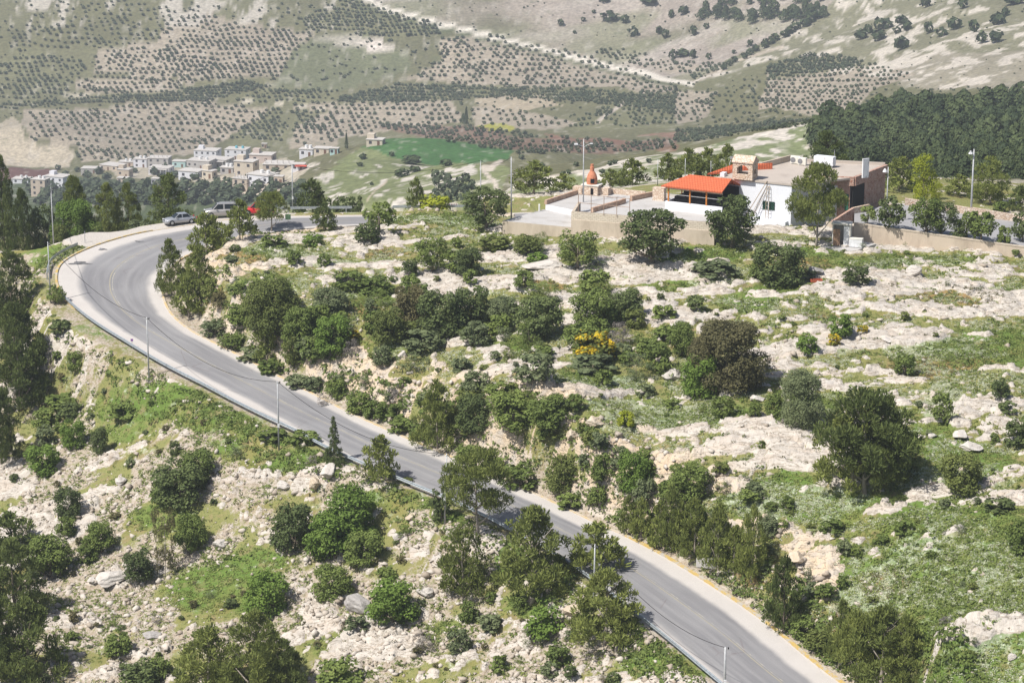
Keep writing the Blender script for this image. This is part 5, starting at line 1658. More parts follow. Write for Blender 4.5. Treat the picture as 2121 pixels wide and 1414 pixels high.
# ladders against the white wall
def ladder(p0, p1, label, width=.4, n=9):
    t = empty('wooden_ladder', p0); tag(t, label, 'ladder')
    d = Vector(p1) - Vector(p0); x = wd * (width / 2)
    for s in (-1, 1): MB().tube([x * s, x * s + d], .035, 6).build('rail', WOODG, t)
    for k in range(n):
        q = d * ((k + .7) / n)
        MB().tube([q - x, q + x], .022, 5).build('rung', WOODG, t)
wl = on_wall(1592, 0) + wn * .5
ladder((wl.x, wl.y, 5.35), (wl.x - wn.x * .25, wl.y - wn.y * .25, 9.7), 'upright wooden ladder against the white wall beside the green lattice window')
wl = on_wall(1562, 0) + wn * .7; w2_ = on_wall(1592, 0) + wn * .16
ladder((wl.x, wl.y, 5.6), (w2_.x, w2_.y, 9.75), 'slanting wooden ladder leaning across the white wall', .35)
wl = on_wall(1552, 0) + wn * .6; w2_ = on_wall(1589, 0) + wn * .2
pe = empty('wooden_pole', (wl.x, wl.y, 5.9)); tag(pe, 'bare slanting pole leaning on the white wall left of the ladders', 'pole')
MB().tube([(0, 0, 0), (w2_.x - wl.x, w2_.y - wl.y, 4.4)], .05, 7).build('shaft', WOODG, pe)

# --- yard right of the house: slab, shed, freezer, long wall, car park
sl_ = empty('concrete_platform', P(1735, 520, 3.6)); tag(sl_, 'low concrete platform under the white shed', 'platform')
q = [P(1699, 509, 4.15), P(1768, 520, 4.15), P(1815, 505, 4.15), P(1745, 492, 4.15)]
pbuild(MB().prism([V2(a) for a in q], 2.6, 4.15), 'slab', CONC, sl_)
sh = empty('white_shed', P(1743, 507, 4.15), -.25); tag(sh, 'small white open-fronted shed with a brown door beside the long wall', 'shed')
m = MB()
m.box((-1.05, .0, 1.35), (.14, 1.5, 2.7)); m.box((1.05, 0, 1.35), (.14, 1.5, 2.7)); m.box((0, .78, 1.35), (2.24, .06, 2.7))
m.build('wall', CREAM, sh)
MB().box((0, 0, 2.78), (2.5, 1.75, .16)).build('roof', CREAM, sh)
MB().box((-.55, -.80, 1.1), (.85, .06, 2.1), .0).build('door', plain('brown_plank_door', (.30, .19, .12), .3, 6), sh)
MB().box((.65, -.3, 1.3), (.7, .8, 2.6)).build('cabinet', PALEM, sh)
fz = empty('chest_freezer', P(1773, 512, 4.15), -.35); tag(fz, 'white chest freezer standing outdoors beside the shed', 'freezer')
MB().box((0, 0, .55), (1.65, .8, 1.0)).build('body', PALEM, fz, bevel=.04)
MB().box((0, 0, 1.10), (1.70, .85, .1)).build('lid', CREAM, fz, bevel=.03)
lw = empty('boundary_wall', P(1900, 500, 3.5)); tag(lw, 'long beige rendered wall with stained face along the car park', 'wall')
tops = [P(1769.5, 463, 5.95), P(1807, 468.5, 5.85), P(2121, 512.5, 4.05), P(2300, 537.5, 3.2)]
WALLM = stained('stained_render', (.60, .505, .40), (.40, .325, .25), .45, (.42, .7))
m = MB()
for a, b in zip(tops[:-1], tops[1:]): m.wall(V2(a), V2(b), .3, 0.6, (a.z, b.z))
pbuild(m, 'wall_face', WALLM, lw)
m = MB()
for a, b in zip(tops[:-1], tops[1:]): m.wall(V2(a), V2(b), .38, (a.z + .002, b.z + .002), (a.z + .16, b.z + .16))
pbuild(m, 'coping', block_mat('wall_coping', (.62, .54, .44), (.55, .47, .37), (.40, .34, .27), .6, .3), lw)
m = MB(); a = tops[0]; b = P(1712, 468, 5.0); m.wall((a.x, a.y), (b.x, b.y), .3, 1.5, 5.6); pbuild(m, 'return_wall', BEIGE, lw)
cp = MB()
near_ = [(tops[0], 5.75), (tops[1], 5.65), (tops[2], 3.85), (tops[3], 3.0)]
farp = [P(2300, 480, 3.0), P(2121, 458, 3.85), P(1880, 422, 5.65), P(1770, 434, 5.75)]
top = [(a.x, a.y + .17, z) for a, z in near_] + [(v.x, v.y, v.z) for v in farp]
n_ = len(top)
cp.add([(x, y, z - 2.2) for x, y, z in top] + top, [tuple(range(n_, 2 * n_))] + [(i, (i + 1) % n_, n_ + (i + 1) % n_, n_ + i) for i in range(n_)])
o = cp.build('car_park', stained('car_park_asphalt', (.33, .325, .33), (.24, .235, .235), .3)); tag(o, kind='structure')
sw = empty('low_stone_wall', P(1960, 440, 5.0)); tag(sw, 'low light stone wall along the back of the car park', 'wall')
pts = [P(1874, 424, 5.6), P(1930, 431, 5.2), P(2010, 443, 4.7), P(2121, 460, 3.85), P(2260, 480, 3.1)]
m = MB()
for a, b in zip(pts[:-1], pts[1:]): m.wall(V2(a), V2(b), .4, (a.z - 2, b.z - 2), (a.z + .9, b.z + .8))
pbuild(m, 'wall_face', LSTONE, sw)
ew = empty('entrance_wall', P(1748, 450, 5.2)); tag(ew, 'short brown stone wall rising to the entrance step', 'wall')
m = MB(); a, b = P(1724, 462, 5.2), P(1767, 441, 5.8); m.wall(V2(a), V2(b), .35, 3.4, (5.5, 6.5)); pbuild(m, 'wall_face', STONE, ew)
m = MB(); c_ = P(1800, 434, 5.8); m.wall(V2(b), V2(c_), .35, 5.0, (6.5, 6.5)); pbuild(m, 'wall_face', LSTONE, ew)
# ------------------------------------------------------------------ poles and overhead wires
POLEM = plain('grey_galvanised_pole', (.42, .43, .44), .15, 3, .55, .3)
WIREM = plain('black_cable', (.02, .02, .022), .1)
def pole(px, pyb, pyt, label, y=None, kind='utility', name='utility_pole', lean=0.0, rad=.085):
    b = at(px, pyb) if y is None else stand(px, y)
    h = Zat(b.y, pyt) - b.z
    t = empty(name, b); tag(t, label, 'lamp post' if kind == 'lamp' else 'pole')
    MB().tube([(0, 0, -.3), (lean * .5, 0, h * .5), (lean, 0, h)], [rad * 1.2, rad, rad * .7], 9).build('shaft', POLEM, t, smooth=True)
    if kind == 'utility':
        MB().box((lean + .12, -.02, h - .22), (.34, .08, .08)).build('bracket', METAL, t)
        MB().tube([(lean + .26, -.02, h - .2), (lean + .26, -.02, h - .02)], .055, 8).build('insulator', DARK, t)
        if px > 500: MB().box((.02, -.13, h * .36), (.22, .14, .34)).build('meter_box', PALEM, t)
    elif kind == 'lamp':
        MB().tube([(lean, 0, h - 1.1), (lean + .55, -.05, h - .75), (lean + .85, -.08, h - .62)], .035, 6).build('arm', POLEM, t)
        MB().box((lean + 1.0, -.1, h - .60), (.42, .2, .12)).build('lamp_head', PALEM, t, bevel=.03)
        MB().tube([(lean, 0, h - 1.0), (lean - .75, -.05, h - .75)], .035, 6).build('arm', POLEM, t)
        MB().box((lean - 1.0, -.1, h - .68), (.5, .22, .26)).build('lamp_head', PALEM, t, bevel=.04)
    elif kind == 'globe':
        MB().tube([(lean - .1, 0, h - .45), (lean - .42, -.1, h - .45)], .03, 6).build('arm', POLEM, t)
        MB().tube([(lean - .42, -.1, h - .62), (lean - .42, -.1, h - .5), (lean - .42, -.1, h - .2)], [.3, .27, .1], 12).build('lamp_head', PALEM, t)
    return Vector((b.x + lean, b.y, b.z + h))
T = {}
T['back'] = pole(112, 500, 389, 'tall grey pole at the outside of the bend, farther of two in line', 344)
T['front'] = pole(105, 627, 501, 'grey pole standing below the guard rail at the outside of the bend')
T['a'] = pole(309, 793, 657, 'grey pole on the slope below the road, first down from the bend')
T['b'] = pole(578, 932, 789, 'grey pole on the slope below the road, second down from the bend, beside tall weeds')
T['c'] = pole(921, 1085, 939, 'grey pole below the guard rail beside the small dark round tree', None, 'utility', 'utility_pole', .25)
T['d'] = pole(1229, 1268, 1127, 'grey pole between roadside pines near the bottom', None, 'utility', 'utility_pole', .1)
T['e'] = pole(1500, 1450, 1339, 'thick pole at the road edge cut by the bottom of the photo', None, 'utility', 'utility_pole', 0, .12)
T['f'] = pole(607, 441, 341, 'slim grey pole behind the thin-crowned pine at the upper road', 345)
T['g'] = pole(996, 420, 332, 'slim grey pole in the valley edge left of the terraces', 420)
T['h'] = pole(1059, 452, 325, 'bare grey pole standing on the left corner of the lower terrace', 318.5, 'plain')
T['lamp'] = pole(1208, 402, 288, 'grey lamp post with two lamp arms on the upper terrace beside the pizza oven', 324, 'lamp', 'lamp_post')
pole(1362, 392, 330, 'thin bare post behind the upper terrace, near the pergola', 345, 'plain', 'thin_post', 0, .06)
pole(1419, 372, 328, 'thin bare post behind the pergola roof', 350, 'plain', 'thin_post', 0, .06)
pole(1472, 362, 333, 'thin bare post behind the rear red roof', 352, 'plain', 'thin_post', 0, .05)
T['k'] = pole(1835, 465, 346, 'grey lamp post with a round lamp at the corner of the stone entrance', 313, 'globe', 'lamp_post')
T['l'] = pole(2010, 440, 309, 'tall grey lamp post with a round lamp at the back of the car park', 321, 'globe', 'lamp_post', 0, .13)
def wire(a, b, sag, label):
    n = 22
    pts = []
    for i in range(n + 1):
        t = i / n
        p = a.lerp(b, t) + Vector((.26 * 0, 0, -sag * 4 * t * (1 - t) - .05))
        pts.append(tuple(p))
    o = MB().tube(pts, .027, 5).build('overhead_wire', WIREM)
    tag(o, label, 'wire')
wire(T['back'], T['f'], 3.4, 'overhead wire hanging from the tall bend pole across to the upper road pole')
wire(T['back'], T['front'], .6, 'short overhead wire between the two poles at the outside of the bend')
wire(T['front'], T['a'], 1.6, 'overhead wire crossing the bend of the road')
wire(T['a'], T['b'], 1.9, 'overhead wire crossing the road below the bend to the pole beside tall weeds')
wire(T['b'], T['c'], 1.9, 'overhead wire passing over the little cedar and the road')
wire(T['c'], T['d'], 1.6, 'overhead wire running through the crowns of the roadside pines')
wire(T['d'], T['e'], 1.7, 'overhead wire over the lower road to the thick bottom pole')
wire(T['f'], T['g'], 1.6, 'overhead wire from the upper road pole towards the terraces')
wire(T['g'], T['h'], .8, 'overhead wire ending at the bare pole on the lower terrace')
wire(T['k'], T['l'], 1.0, 'overhead wire between the two round-lamp posts of the car park')
wire(T['l'], T['l'] + Vector((26, -2, -2.5)), 1.0, 'overhead wire leaving the tall lamp post to the right')

# ------------------------------------------------------------------ guard rails
RAILM = plain('zinc_guard_rail', (.40, .44, .47), .18, 4, .42, .55)
def guard_rail(pts, label, spacing=4.0, top=.78, name='guard_rail'):
    t = empty(name, pts[0]); tag(t, label, 'guard rail')
    P0 = Vector(pts[0])
    prof = [(-.02, top - .36), (.05, top - .31), (.05, top - .25), (-.01, top - .18), (.05, top - .11), (.05, top - .05), (-.02, top), (-.06, top), (-.06, top - .36)]
    vs, fs = [], []
    n = len(prof)
    for i, p in enumerate(pts):
        d = (pts[min(i + 1, len(pts) - 1)] - pts[max(i - 1, 0)]); d.z = 0; d.normalize()
        nn_ = Vector((-d.y, d.x, 0))
        if GSIDE < 0: nn_ = -nn_
        for a, z in prof: vs.append(tuple(p - P0 + nn_ * a + Vector((0, 0, z))))
    for i in range(len(pts) - 1):
        for k in range(n):
            a, b = i * n + k, i * n + (k + 1) % n
            fs.append((a, b, b + n, a + n))
    m = MB(); m.add(vs, fs); o = m.build('beam', RAILM, t); bm_fix(o)
    acc, last = 0.0, None
    for i in range(len(pts) - 1):
        L_ = (pts[i + 1] - pts[i]).length
        while acc <= L_:
            p = pts[i].lerp(pts[i + 1], acc / L_) - P0
            MB().box((p.x, p.y, .12), (.13, .13, 1.42)).build('post', RAILM, t)
            acc += spacing
        acc -= L_
GSIDE = 1
def edge_off(i0, i1, off):
    out = []
    for i in range(i0, i1):
        d = (ROa[i] - RIa[i]); d /= np.linalg.norm(d)
        out.append(Vector((ROa[i][0] + d[0] * off, ROa[i][1] + d[1] * off, RO[i].z)))
    return out
guard_rail(edge_off(14, 14 * 16 + 12, .7), 'long zinc guard rail along the valley side of the road below the bend')
guard_rail(edge_off(14 * 18, 14 * 19 + 13, 1.5), 'short dark guard rail around the outside of the bend by the two poles', 3.0, .85)
guard_rail(edge_off(14 * 24 - 3, 14 * 26 - 2, 1.6), 'guard rail behind the upper road right of the thin-crowned pine', 4.0, 1.0)
guard_rail(edge_off(14 * 26 + 8, 14 * 28, 1.8), 'guard rail behind the upper road nearest the terraces', 4.0, 1.0)

# small road furniture
def board(px, py, w_, h_, z, label, cat, mat, y=None, extra=None, name='road_sign'):
    b = at(px, py) if y is None else stand(px, y)
    t = empty(name, b); tag(t, label, cat)
    MB().tube([(0, 0, -.2), (0, 0, z + h_ * .5)], .035, 6).build('post', METAL, t)
    MB().box((0, -.06, z + h_ / 2), (w_, .05, h_)).build('panel', mat, t)
    if extra: extra(t)
RED = plain('red_sign_paint', (.40, .05, .05), .1); WHT = plain('white_sign_paint', (.72, .72, .70), .08)
def chev(t):
    for k in range(4):
        m = MB()
        x = -.62 + k * .33
        for s in (1, -1):
            m.add([(x, -.09, 1.0), (x + .11, -.09, 1.0), (x + .24, -.09, 1.0 + s * .2), (x + .13, -.09, 1.0 + s * .2),
                   (x, -.10, 1.0), (x + .11, -.10, 1.0), (x + .24, -.10, 1.0 + s * .2), (x + .13, -.10, 1.0 + s * .2)],
                  [(4, 5, 6, 7), (0, 3, 2, 1), (0, 1, 5, 4), (1, 2, 6, 5), (2, 3, 7, 6), (3, 0, 4, 7)])
        o = m.build('chevron', RED, t); bm_fix(o)
board(938, 434, 1.5, .5, .75, 'white chevron board with red arrows behind the upper guard rail', 'road sign', WHT, 343, chev)
board(597, 468, .75, .75, .9, 'small pale green square sign beside the upper road', 'road sign', plain('pale_green_sign', (.30, .52, .28), .08), None)
board(274, 722, .30, .28, .95, 'little purple reflector on the guard rail below the bend', 'reflector', plain('purple_reflector', (.22, .10, .30), .1), None, None, 'reflector')
b = at(176, 503)
t = empty('marker_post', b); tag(t, 'bare thin marker post at the end of the bend guard rail', 'post')
MB().tube([(0, 0, -.2), (.03, 0, 1.6)], .05, 6).build('shaft', METAL, t)
b = at(1117, 437) or P(1117, 437, 5)
t = empty('marker_post', P(1117, 437.5, ZD)); tag(t, 'short white bollard at the back of the lower terrace', 'bollard')
MB().tube([(0, 0, 0), (0, 0, .85)], .11, 8).build('shaft', WHT, t); MB().tube([(0, 0, .851), (0, 0, .95)], [.14, .09], 8).build('cap', WHT, t)
b = at(1160, 1185)
b = at(1478, 1170)
t = empty('concrete_block', b, -.35); tag(t, 'low grey concrete drain wall under the roadside pines', 'drain wall')
MB().box((0, 0, .15), (3.4, .45, .9)).build('wall_face', CONC, t)
MB().box((1.45, .7, .10), (.4, .9, .8)).build('wing_wall', CONC, t)
b = at(1691, 585)
t = empty('red_crate', b, .2); tag(t, 'flat rusty red crate lying beside the dark bush-tree', 'crate')
RC_ = plain('rusty_red', (.40, .10, .05), .3)
for yy in (-.35, .35): MB().box((0, yy, .22), (1.3, .06, .36)).build('side_board', RC_, t)
for xx in (-.65, .65): MB().box((xx, 0, .22), (.06, .62, .36)).build('end_board', RC_, t)
MB().box((0, 0, .05), (1.22, .62, .04)).build('bottom_board', RC_, t)

# ------------------------------------------------------------------ cars
def car(p, rz, L_, W_, H_, paint, label, style):
    t = empty('parked_car', p, rz); tag(t, label, 'car')
    hl = L_ / 2
    if style == 'sedan': sta = [(-1, .52, .80), (-.96, .62, .93), (-.70, .84, .98), (-.30, .92, 1), (.30, .93, 1), (.62, .90, .99), (.90, .72, .93), (1, .50, .80)]
    else: sta = [(-1, .85, .92), (-.97, .96, .97), (-.6, .98, 1), (0, .98, 1), (.45, .96, 1), (.66, .90, .99), (.92, .76, .94), (1, .52, .82)]
    belt = H_ * (.62 if style == 'sedan' else .58)
    zb = .22
    vs, fs = [], []
    for x, zt, ww in sta:
        w_ = W_ / 2 * ww; top_ = zb + (belt - zb) * zt / .93
        sec = [(-w_ * .9, zb), (-w_, zb + .18), (-w_ * 1.0, zb + (top_ - zb) * .62), (-w_ * .93, top_ - .03), (-w_ * .78, top_), (w_ * .78, top_), (w_ * .93, top_ - .03), (w_, zb + (top_ - zb) * .62), (w_, zb + .18), (w_ * .9, zb)]
        for y, z in sec: vs.append((x * hl, y, z))
    n = 10
    for i in range(len(sta) - 1):
        for k in range(n):
            a, b = i * n + k, i * n + (k + 1) % n
            fs.append((a, a + n, b + n, b))
    fs += [tuple(range(n)), tuple((len(sta) - 1) * n + k for k in range(n - 1, -1, -1))]
    o = MB().add(vs, fs).build('body', paint, t, smooth=True); bm_fix(o)
    o.data.shade_flat() if False else None
    # cabin
    if style == 'sedan': cab = [(-.66, .0), (-.40, .96), (-.05, 1.0), (.14, .97), (.46, .0)]
    else: cab = [(-.96, .0), (-.88, .97), (-.3, 1.0), (.24, .97), (.56, .0)]
    def ring(x, f, sh=0.0):
        z = belt - .03 + (H_ - belt + .03) * f
        w_ = W_ / 2 * (.84 - .17 * f) + sh
        return (x * hl, -w_, z), (x * hl, w_, z)
    vs, fs = [], []
    low = [ring(cab[0][0], 0), ring(cab[1][0], 0), ring(cab[2][0], 0), ring(cab[3][0], 0), ring(cab[4][0], 0)]
    up = [ring(cab[1][0], cab[1][1]), ring(cab[2][0], cab[2][1]), ring(cab[3][0], cab[3][1])]
    m = MB()
    L0, L4 = low[0], low[4]
    m.add([L0[0], L0[1], L4[0], L4[1], up[0][0], up[0][1], up[1][0], up[1][1], up[2][0], up[2][1]],
          [(0, 4, 5, 1), (8, 2, 3, 9), (4, 6, 7, 5), (6, 8, 9, 7), (0, 2, 8, 6, 4), (1, 5, 7, 9, 3)])
    o = m.build('cabin', paint, t, bevel=.05); bm_fix(o)
    def pane(q, off, name):
        a, b, c, d = [Vector(v) for v in q]
        cen = (a + b + c + d) / 4
        nn_ = (b - a).cross(d - a).normalized()
        if nn_.dot(off) < 0: nn_ = -nn_
        q1 = [cen + (v - cen) * .90 + nn_ * .006 for v in (a, b, c, d)]; q2 = [v + nn_ * .012 for v in q1]
        o = MB().add([tuple(v) for v in q1 + q2], [(0, 1, 2, 3), (4, 5, 6, 7), (0, 1, 5, 4), (1, 2, 6, 5), (2, 3, 7, 6), (3, 0, 4, 7)]).build(name, GLASS, t); bm_fix(o)
    pane((L4[0], L4[1], up[2][1], up[2][0]), Vector((1, 0, .5)), 'windscreen')
    pane((L0[0], L0[1], up[0][1], up[0][0]), Vector((-1, 0, .5)), 'rear_window')
    for s in (0, 1):
        a, b = Vector(L0[s]), Vector(L4[s]); c, d, e = Vector(up[2][s]), Vector(up[1][s]), Vector(up[0][s])
        xm = (-.05 if style == 'sedan' else -.1) * hl
        mlow = a.lerp(b, (xm - a.x) / (b.x - a.x)); mup = Vector((xm, d.y, d.z if xm <= d.x else d.z))
        f = lambda lo, hi: None
        q_f = (mlow + Vector((.04, 0, .06)), b + Vector((-.12, 0, .06)), c, Vector((xm + .04, c.y, c.z)))
        q_r = (a + Vector((.16, 0, .06)), mlow + Vector((-.04, 0, .06)), Vector((xm - .04, d.y, d.z - .03)), e + Vector((.02, 0, -.02)))
        out = Vector((0, -1 if s == 0 else 1, .2))
        pane(q_f, out, 'side_window'); pane(q_r, out, 'side_window')
        y0 = (-1 if s == 0 else 1) * W_ / 2
        MB().box((.30 * hl, y0 * 1.04, belt + .06), (.16, .18, .12)).build('wing_mirror', paint, t)
        MB().box((-.02 * hl, y0 * 1.0, belt - .17), (.16, .03, .03)).build('door_handle', PALEM, t)
        MB().box((.955 * hl, y0 * .66, belt * .78), (.18, .34, .14)).build('headlight', PALEM, t, bevel=.03)
        MB().box((-.975 * hl, y0 * .72, belt * .86), (.12, .28, .16)).build('tail_light', RED, t, bevel=.02)
        for wx in (-.60, .62):
            r_ = .315 if style == 'sedan' else .35
            wz = r_
            MB().tube([(wx * hl, y0 * .98 + (.02 if s == 0 else -.02), wz), (wx * hl, y0 * 1.005, wz)], r_ + .05, 16).build('wheel_arch', DARK, t)
            wo = MB().tube([(wx * hl, y0 * .80, wz), (wx * hl, y0 * 1.02, wz)], r_, 18).build('wheel', plain('tyre_rubber', (.025, .025, .027), .2) if 'tyre_rubber' not in bpy.data.materials else bpy.data.materials['tyre_rubber'], t)
            MB().tube([(wx * hl, y0 * 1.021, wz), (wx * hl, y0 * 1.035, wz)], r_ * .62, 14).build('rim', METAL, wo)
    MB().box((.985 * hl, 0, .38), (.10, W_ * .80, .2)).build('bumper', paint, t, bevel=.04)
    MB().box((.995 * hl, 0, belt * .74), (.06, W_ * .34, .10)).build('grille', DARK, t)
    MB().box((-.99 * hl, 0, .42), (.10, W_ * .84, .22)).build('bumper', paint, t, bevel=.04)
    if style != 'sedan':
        for s in (-1, 1): MB().tube([(-.7 * hl, s * W_ * .30, H_ + .05), (.12 * hl, s * W_ * .30, H_ + .05)], .03, 6).build('roof_rail', METAL, t)
    return t
def carpaint(name, c, metal=.45):
    g = G(name); g.b.inputs['Coat Weight'].default_value = .5; g.b.inputs['Coat Roughness'].default_value = .12
    return g.done(g.mix(g.noise(2, g.obj()), tuple(v * .93 for v in c), c), .38, metal)
SILV, CHAMP, REDP = carpaint('silver_car_paint', (.42, .43, .455)), carpaint('grey_beige_car_paint', (.42, .40, .385)), carpaint('red_car_paint', (.56, .02, .025), 0)
a, b = on_road(343, 469), on_road(396, 461)
d = a - b
car((a + b) / 2 + Vector((.15, .6, .05)), math.atan2(d.y, d.x), 4.55, 1.75, 1.43, SILV, 'silver saloon car parked on the gravel lay-by at the bend', 'sedan')
a, b = on_road(432, 451), on_road(486, 448)
d = a - b
car((a + b) / 2 + Vector((0, .4, .05)), math.atan2(d.y, d.x), 4.9, 1.9, 1.85, CHAMP, 'silver grey people carrier half hidden behind a cone-shaped pine', 'van')
a, b = on_road(512, 445.5), on_road(556, 445)
d = a - b
car((a + b) / 2 + Vector((0, .5, .05)), math.atan2(d.y, d.x), 4.3, 1.75, 1.6, REDP, 'bright red car parked behind the thin-crowned pine', 'van')

# ------------------------------------------------------------------ boulders
LIME = None
def lime_mat(name, a, b, dk):
    g = G(name); p = g.obj()
    n1_, n2_ = g.noise(1.3, p, 6, .65), g.noise(6, p, 4, .65)
    k = g.mix(g.step(.3, .7, n1_), a, b)
    k = g.mix(g.math('MULTIPLY', g.step(.55, .7, n2_), .5), k, dk)
    g.bump(n2_, .8, .12)
    return g.done(k, .95)
LIME = lime_mat('limestone', (.45, .41, .37), (.60, .565, .52), (.28, .25, .22))
GREYR = lime_mat('grey_rock', (.30, .28, .265), (.42, .40, .38), (.20, .18, .17))
TANR = lime_mat('tan_rock', (.50, .40, .29), (.60, .52, .42), (.33, .25, .17))
def rock_mesh(seed, n=3, flat=.75):
    import bmesh
    bm = bmesh.new(); bmesh.ops.create_icosphere(bm, subdivisions=n, radius=1)
    r = random.Random(seed)
    pl_ = []
    for k in range(12):
        v = Vector((r.gauss(0, 1), r.gauss(0, 1), r.gauss(0, 1))).normalized(); pl_.append((v, r.uniform(.5, .86)))
    for v in bm.verts:
        for nrm, d in pl_:
            e_ = v.co.dot(nrm) - d
            if e_ > 0: v.co -= nrm * e_
        q_ = v.co
        v.co = v.co * (1 + .05 * math.sin(7 * q_.x + seed) * math.cos(6 * q_.y) + .04 * math.sin(13 * q_.z + 5 * q_.x))
        v.co.z *= flat
    me = bpy.data.meshes.new('boulder'); bm.to_mesh(me); bm.free(); me.materials.append(LIME)
    return me
ROCKS = [rock_mesh(s) for s in range(6)]
def boulder(px, py, wpx, hpx, label, mat=None):
    b = at(px, py)
    if b is None: return
    s = (b.y * CP - (b.z - CZ) * SP) / F
    w_, h_ = wpx * s / 2 / .88, hpx * s / 2 / .72
    i = int(px) % 6
    o = link('boulder', ROCKS[i], None, mat or LIME)
    o.location = (b.x, b.y, b.z + h_ * .32); o.scale = (w_, w_ * .8, h_); o.rotation_euler = (0, 0, px * .37)
    tag(o, label, 'boulder')
for q in [(682, 986, 40, 40, 'big pale boulder below the guard rail near the cedar'), (650, 1010, 34, 30, 'tan boulder just left of the big pale one near the cedar', TANR), (1892, 568, 36, 26, 'grey white boulder standing on the slabs below the long wall'),
          (1690, 566, 34, 24, 'brownish grey block beside the dark bush-tree', GREYR), (1120, 556, 80, 26, 'large flat-topped block in the upper rock field'), (1080, 574, 34, 22, 'small cube-like block beside the large flat-topped block'),
          (832, 742, 18, 26, 'upright white boulder above the rock cut'), (1392, 782, 44, 26, 'pale boulder beside the bright bush'), (1840, 708, 26, 14, 'round white stone in the grass near the yellow bushes'),
          (1190, 1270, 54, 26, 'smooth domed boulder under the roadside pines', TANR), (1098, 1248, 26, 20, 'tan boulder left of the fresh green bush', TANR), (850, 1076, 26, 20, 'pinkish boulder on the slope near a road pole', TANR),
          (824, 1115, 26, 16, 'pale stone on the slope below the pinkish boulder'), (745, 1262, 70, 44, 'flat blue-grey slab left of the dome-shaped bush', GREYR), (230, 1205, 70, 30, 'long pale rock beside the lower left bushes'), (280, 1202, 20, 24, 'rounded rock at the end of the long pale rock'),
          (190, 1205, 20, 16, 'white boulder at the lower left'), (315, 1318, 40, 16, 'flat grey slab on the lower left path', GREYR), (250, 1000, 36, 24, 'white rock on the left slope below the tiny round bush'), (2096, 1365, 20, 18, 'single white stone in the lower right meadow'),
          (2098, 900, 30, 22, 'rock edge beside the dark round bush at the right edge'), (1930, 905, 26, 16, 'rounded rock in the right meadow, upper'), (1990, 905, 40, 20, 'rounded rock in the right meadow near the edge'), (2010, 930, 50, 22, 'broad rock in the right meadow'),
          (1570, 830, 30, 20, 'rounded rock at the left of the tall grey-green bush'), (1230, 880, 40, 26, 'tan block on the brow of the cut', TANR), (1185, 905, 36, 24, 'square block at the top of the sandy cut', TANR), (1650, 1160, 44, 26, 'layered block on the crumbling cut', TANR),
          (1700, 1222, 34, 24, 'loose block on the crumbling cut, lower', TANR), (585, 1010, 30, 22, 'pale stone left of the grey-dark bush'), (455, 1130, 34, 22, 'pale stone on scree right of the tall green bush'), (880, 1230, 40, 26, 'white rock on the scree left of the full pine')]:
    boulder(*q)

# ------------------------------------------------------------------ loose stones and grass tufts
def scatter_points(n, seed, w_fn, ymax=330):
    r = np.random.default_rng(seed)
    out = []
    got = 0
    while got < n:
        u = r.uniform(-.235, .235, n); l = r.uniform(math.log(195), math.log(ymax), n)
        fi = np.searchsorted(Lrow, l).clip(0, NR - 2); fj = ((u - Ucol[0]) / (Ucol[1] - Ucol[0])).astype(int).clip(0, NU - 2)
        y = np.exp(l); k = r.random(n) < w_fn(fi, fj) * (y / ymax) ** 0
        ok = k & (DE[fi, fj] > .9) & (compound[fi, fj] < .5) & (turn[fi, fj] < .5)
        fu = (u - Ucol[fj]) / (Ucol[1] - Ucol[0]); fl = (l - Lrow[fi - 1]) / (Lrow[fi] - Lrow[fi - 1])
        z = (Zb[fi - 1, fj] * (1 - fl) + Zb[fi, fj] * fl) * (1 - fu) + (Zb[fi - 1, fj + 1] * (1 - fl) + Zb[fi, fj + 1] * fl) * fu
        q = np.stack([u * y, y, z], 1)[ok]
        px, py = project(q[:, 0], q[:, 1], q[:, 2])
        v = (px > -60) & (px < 2180) & (py < 1470)
        out.append(q[v]); got += v.sum()
    return np.concatenate(out)[:n]
ICO = None
def stones(n, seed, w_fn, smin, smax, name, mat, label):
    import bmesh
    bm = bmesh.new(); bmesh.ops.create_icosphere(bm, subdivisions=1, radius=1)
    bv = np.array([v.co[:] for v in bm.verts]); bf = np.array([[v.index for v in f.verts] for f in bm.faces]); bm.free()
    r = np.random.default_rng(seed)
    p = scatter_points(n, seed, w_fn)
    s = smin * (smax / smin) ** (r.random(n) ** 2.6)
    jit = 1 + .38 * r.normal(size=(n, len(bv), 1)).clip(-1.6, 1.6)
    sc_ = np.stack([s * r.uniform(.8, 1.4, n), s * r.uniform(.7, 1.2, n), s * r.uniform(.45, .9, n)], 1)[:, None, :]
    a = r.random(n) * 6.283; ca, sa = np.cos(a)[:, None], np.sin(a)[:, None]
    q = bv[None] * jit * sc_
    x = q[..., 0] * ca - q[..., 1] * sa; y = q[..., 0] * sa + q[..., 1] * ca
    V = np.stack([x + p[:, None, 0], y + p[:, None, 1], q[..., 2] + p[:, None, 2] + s[:, None] * .12], -1).reshape(-1, 3)
    Fc = (bf[None] + (np.arange(n) * len(bv))[:, None, None]).reshape(-1, 3)
    me = npmesh(name, V, Fc, [mat])
    t_ = me.attributes.new('tint', 'FLOAT', 'FACE'); t_.data.foreach_set('value', np.repeat(r.random(n), len(bf)).astype(np.float32))
    tag(link(name, me), label, 'stones', kind='stuff')
gs = G('loose_limestone')
gs.bump(gs.noise(7), .5, .05)
gs.done(gs.mix(gs.attr('tint'), (.34, .285, .225), (.55, .50, .44)), .95)
stones(14000, 5, lambda i, j: np.where(valley_side[i, j] > .5, .12 + .88 * (mid[i, j] > .47), .025 + .035 * rockD[i, j] + .5 * cut[i, j]) * (1 - .8 * lush[i, j]), .06, .42, 'loose_stones', gs.m, 'loose limestone rubble strewn over the slopes')
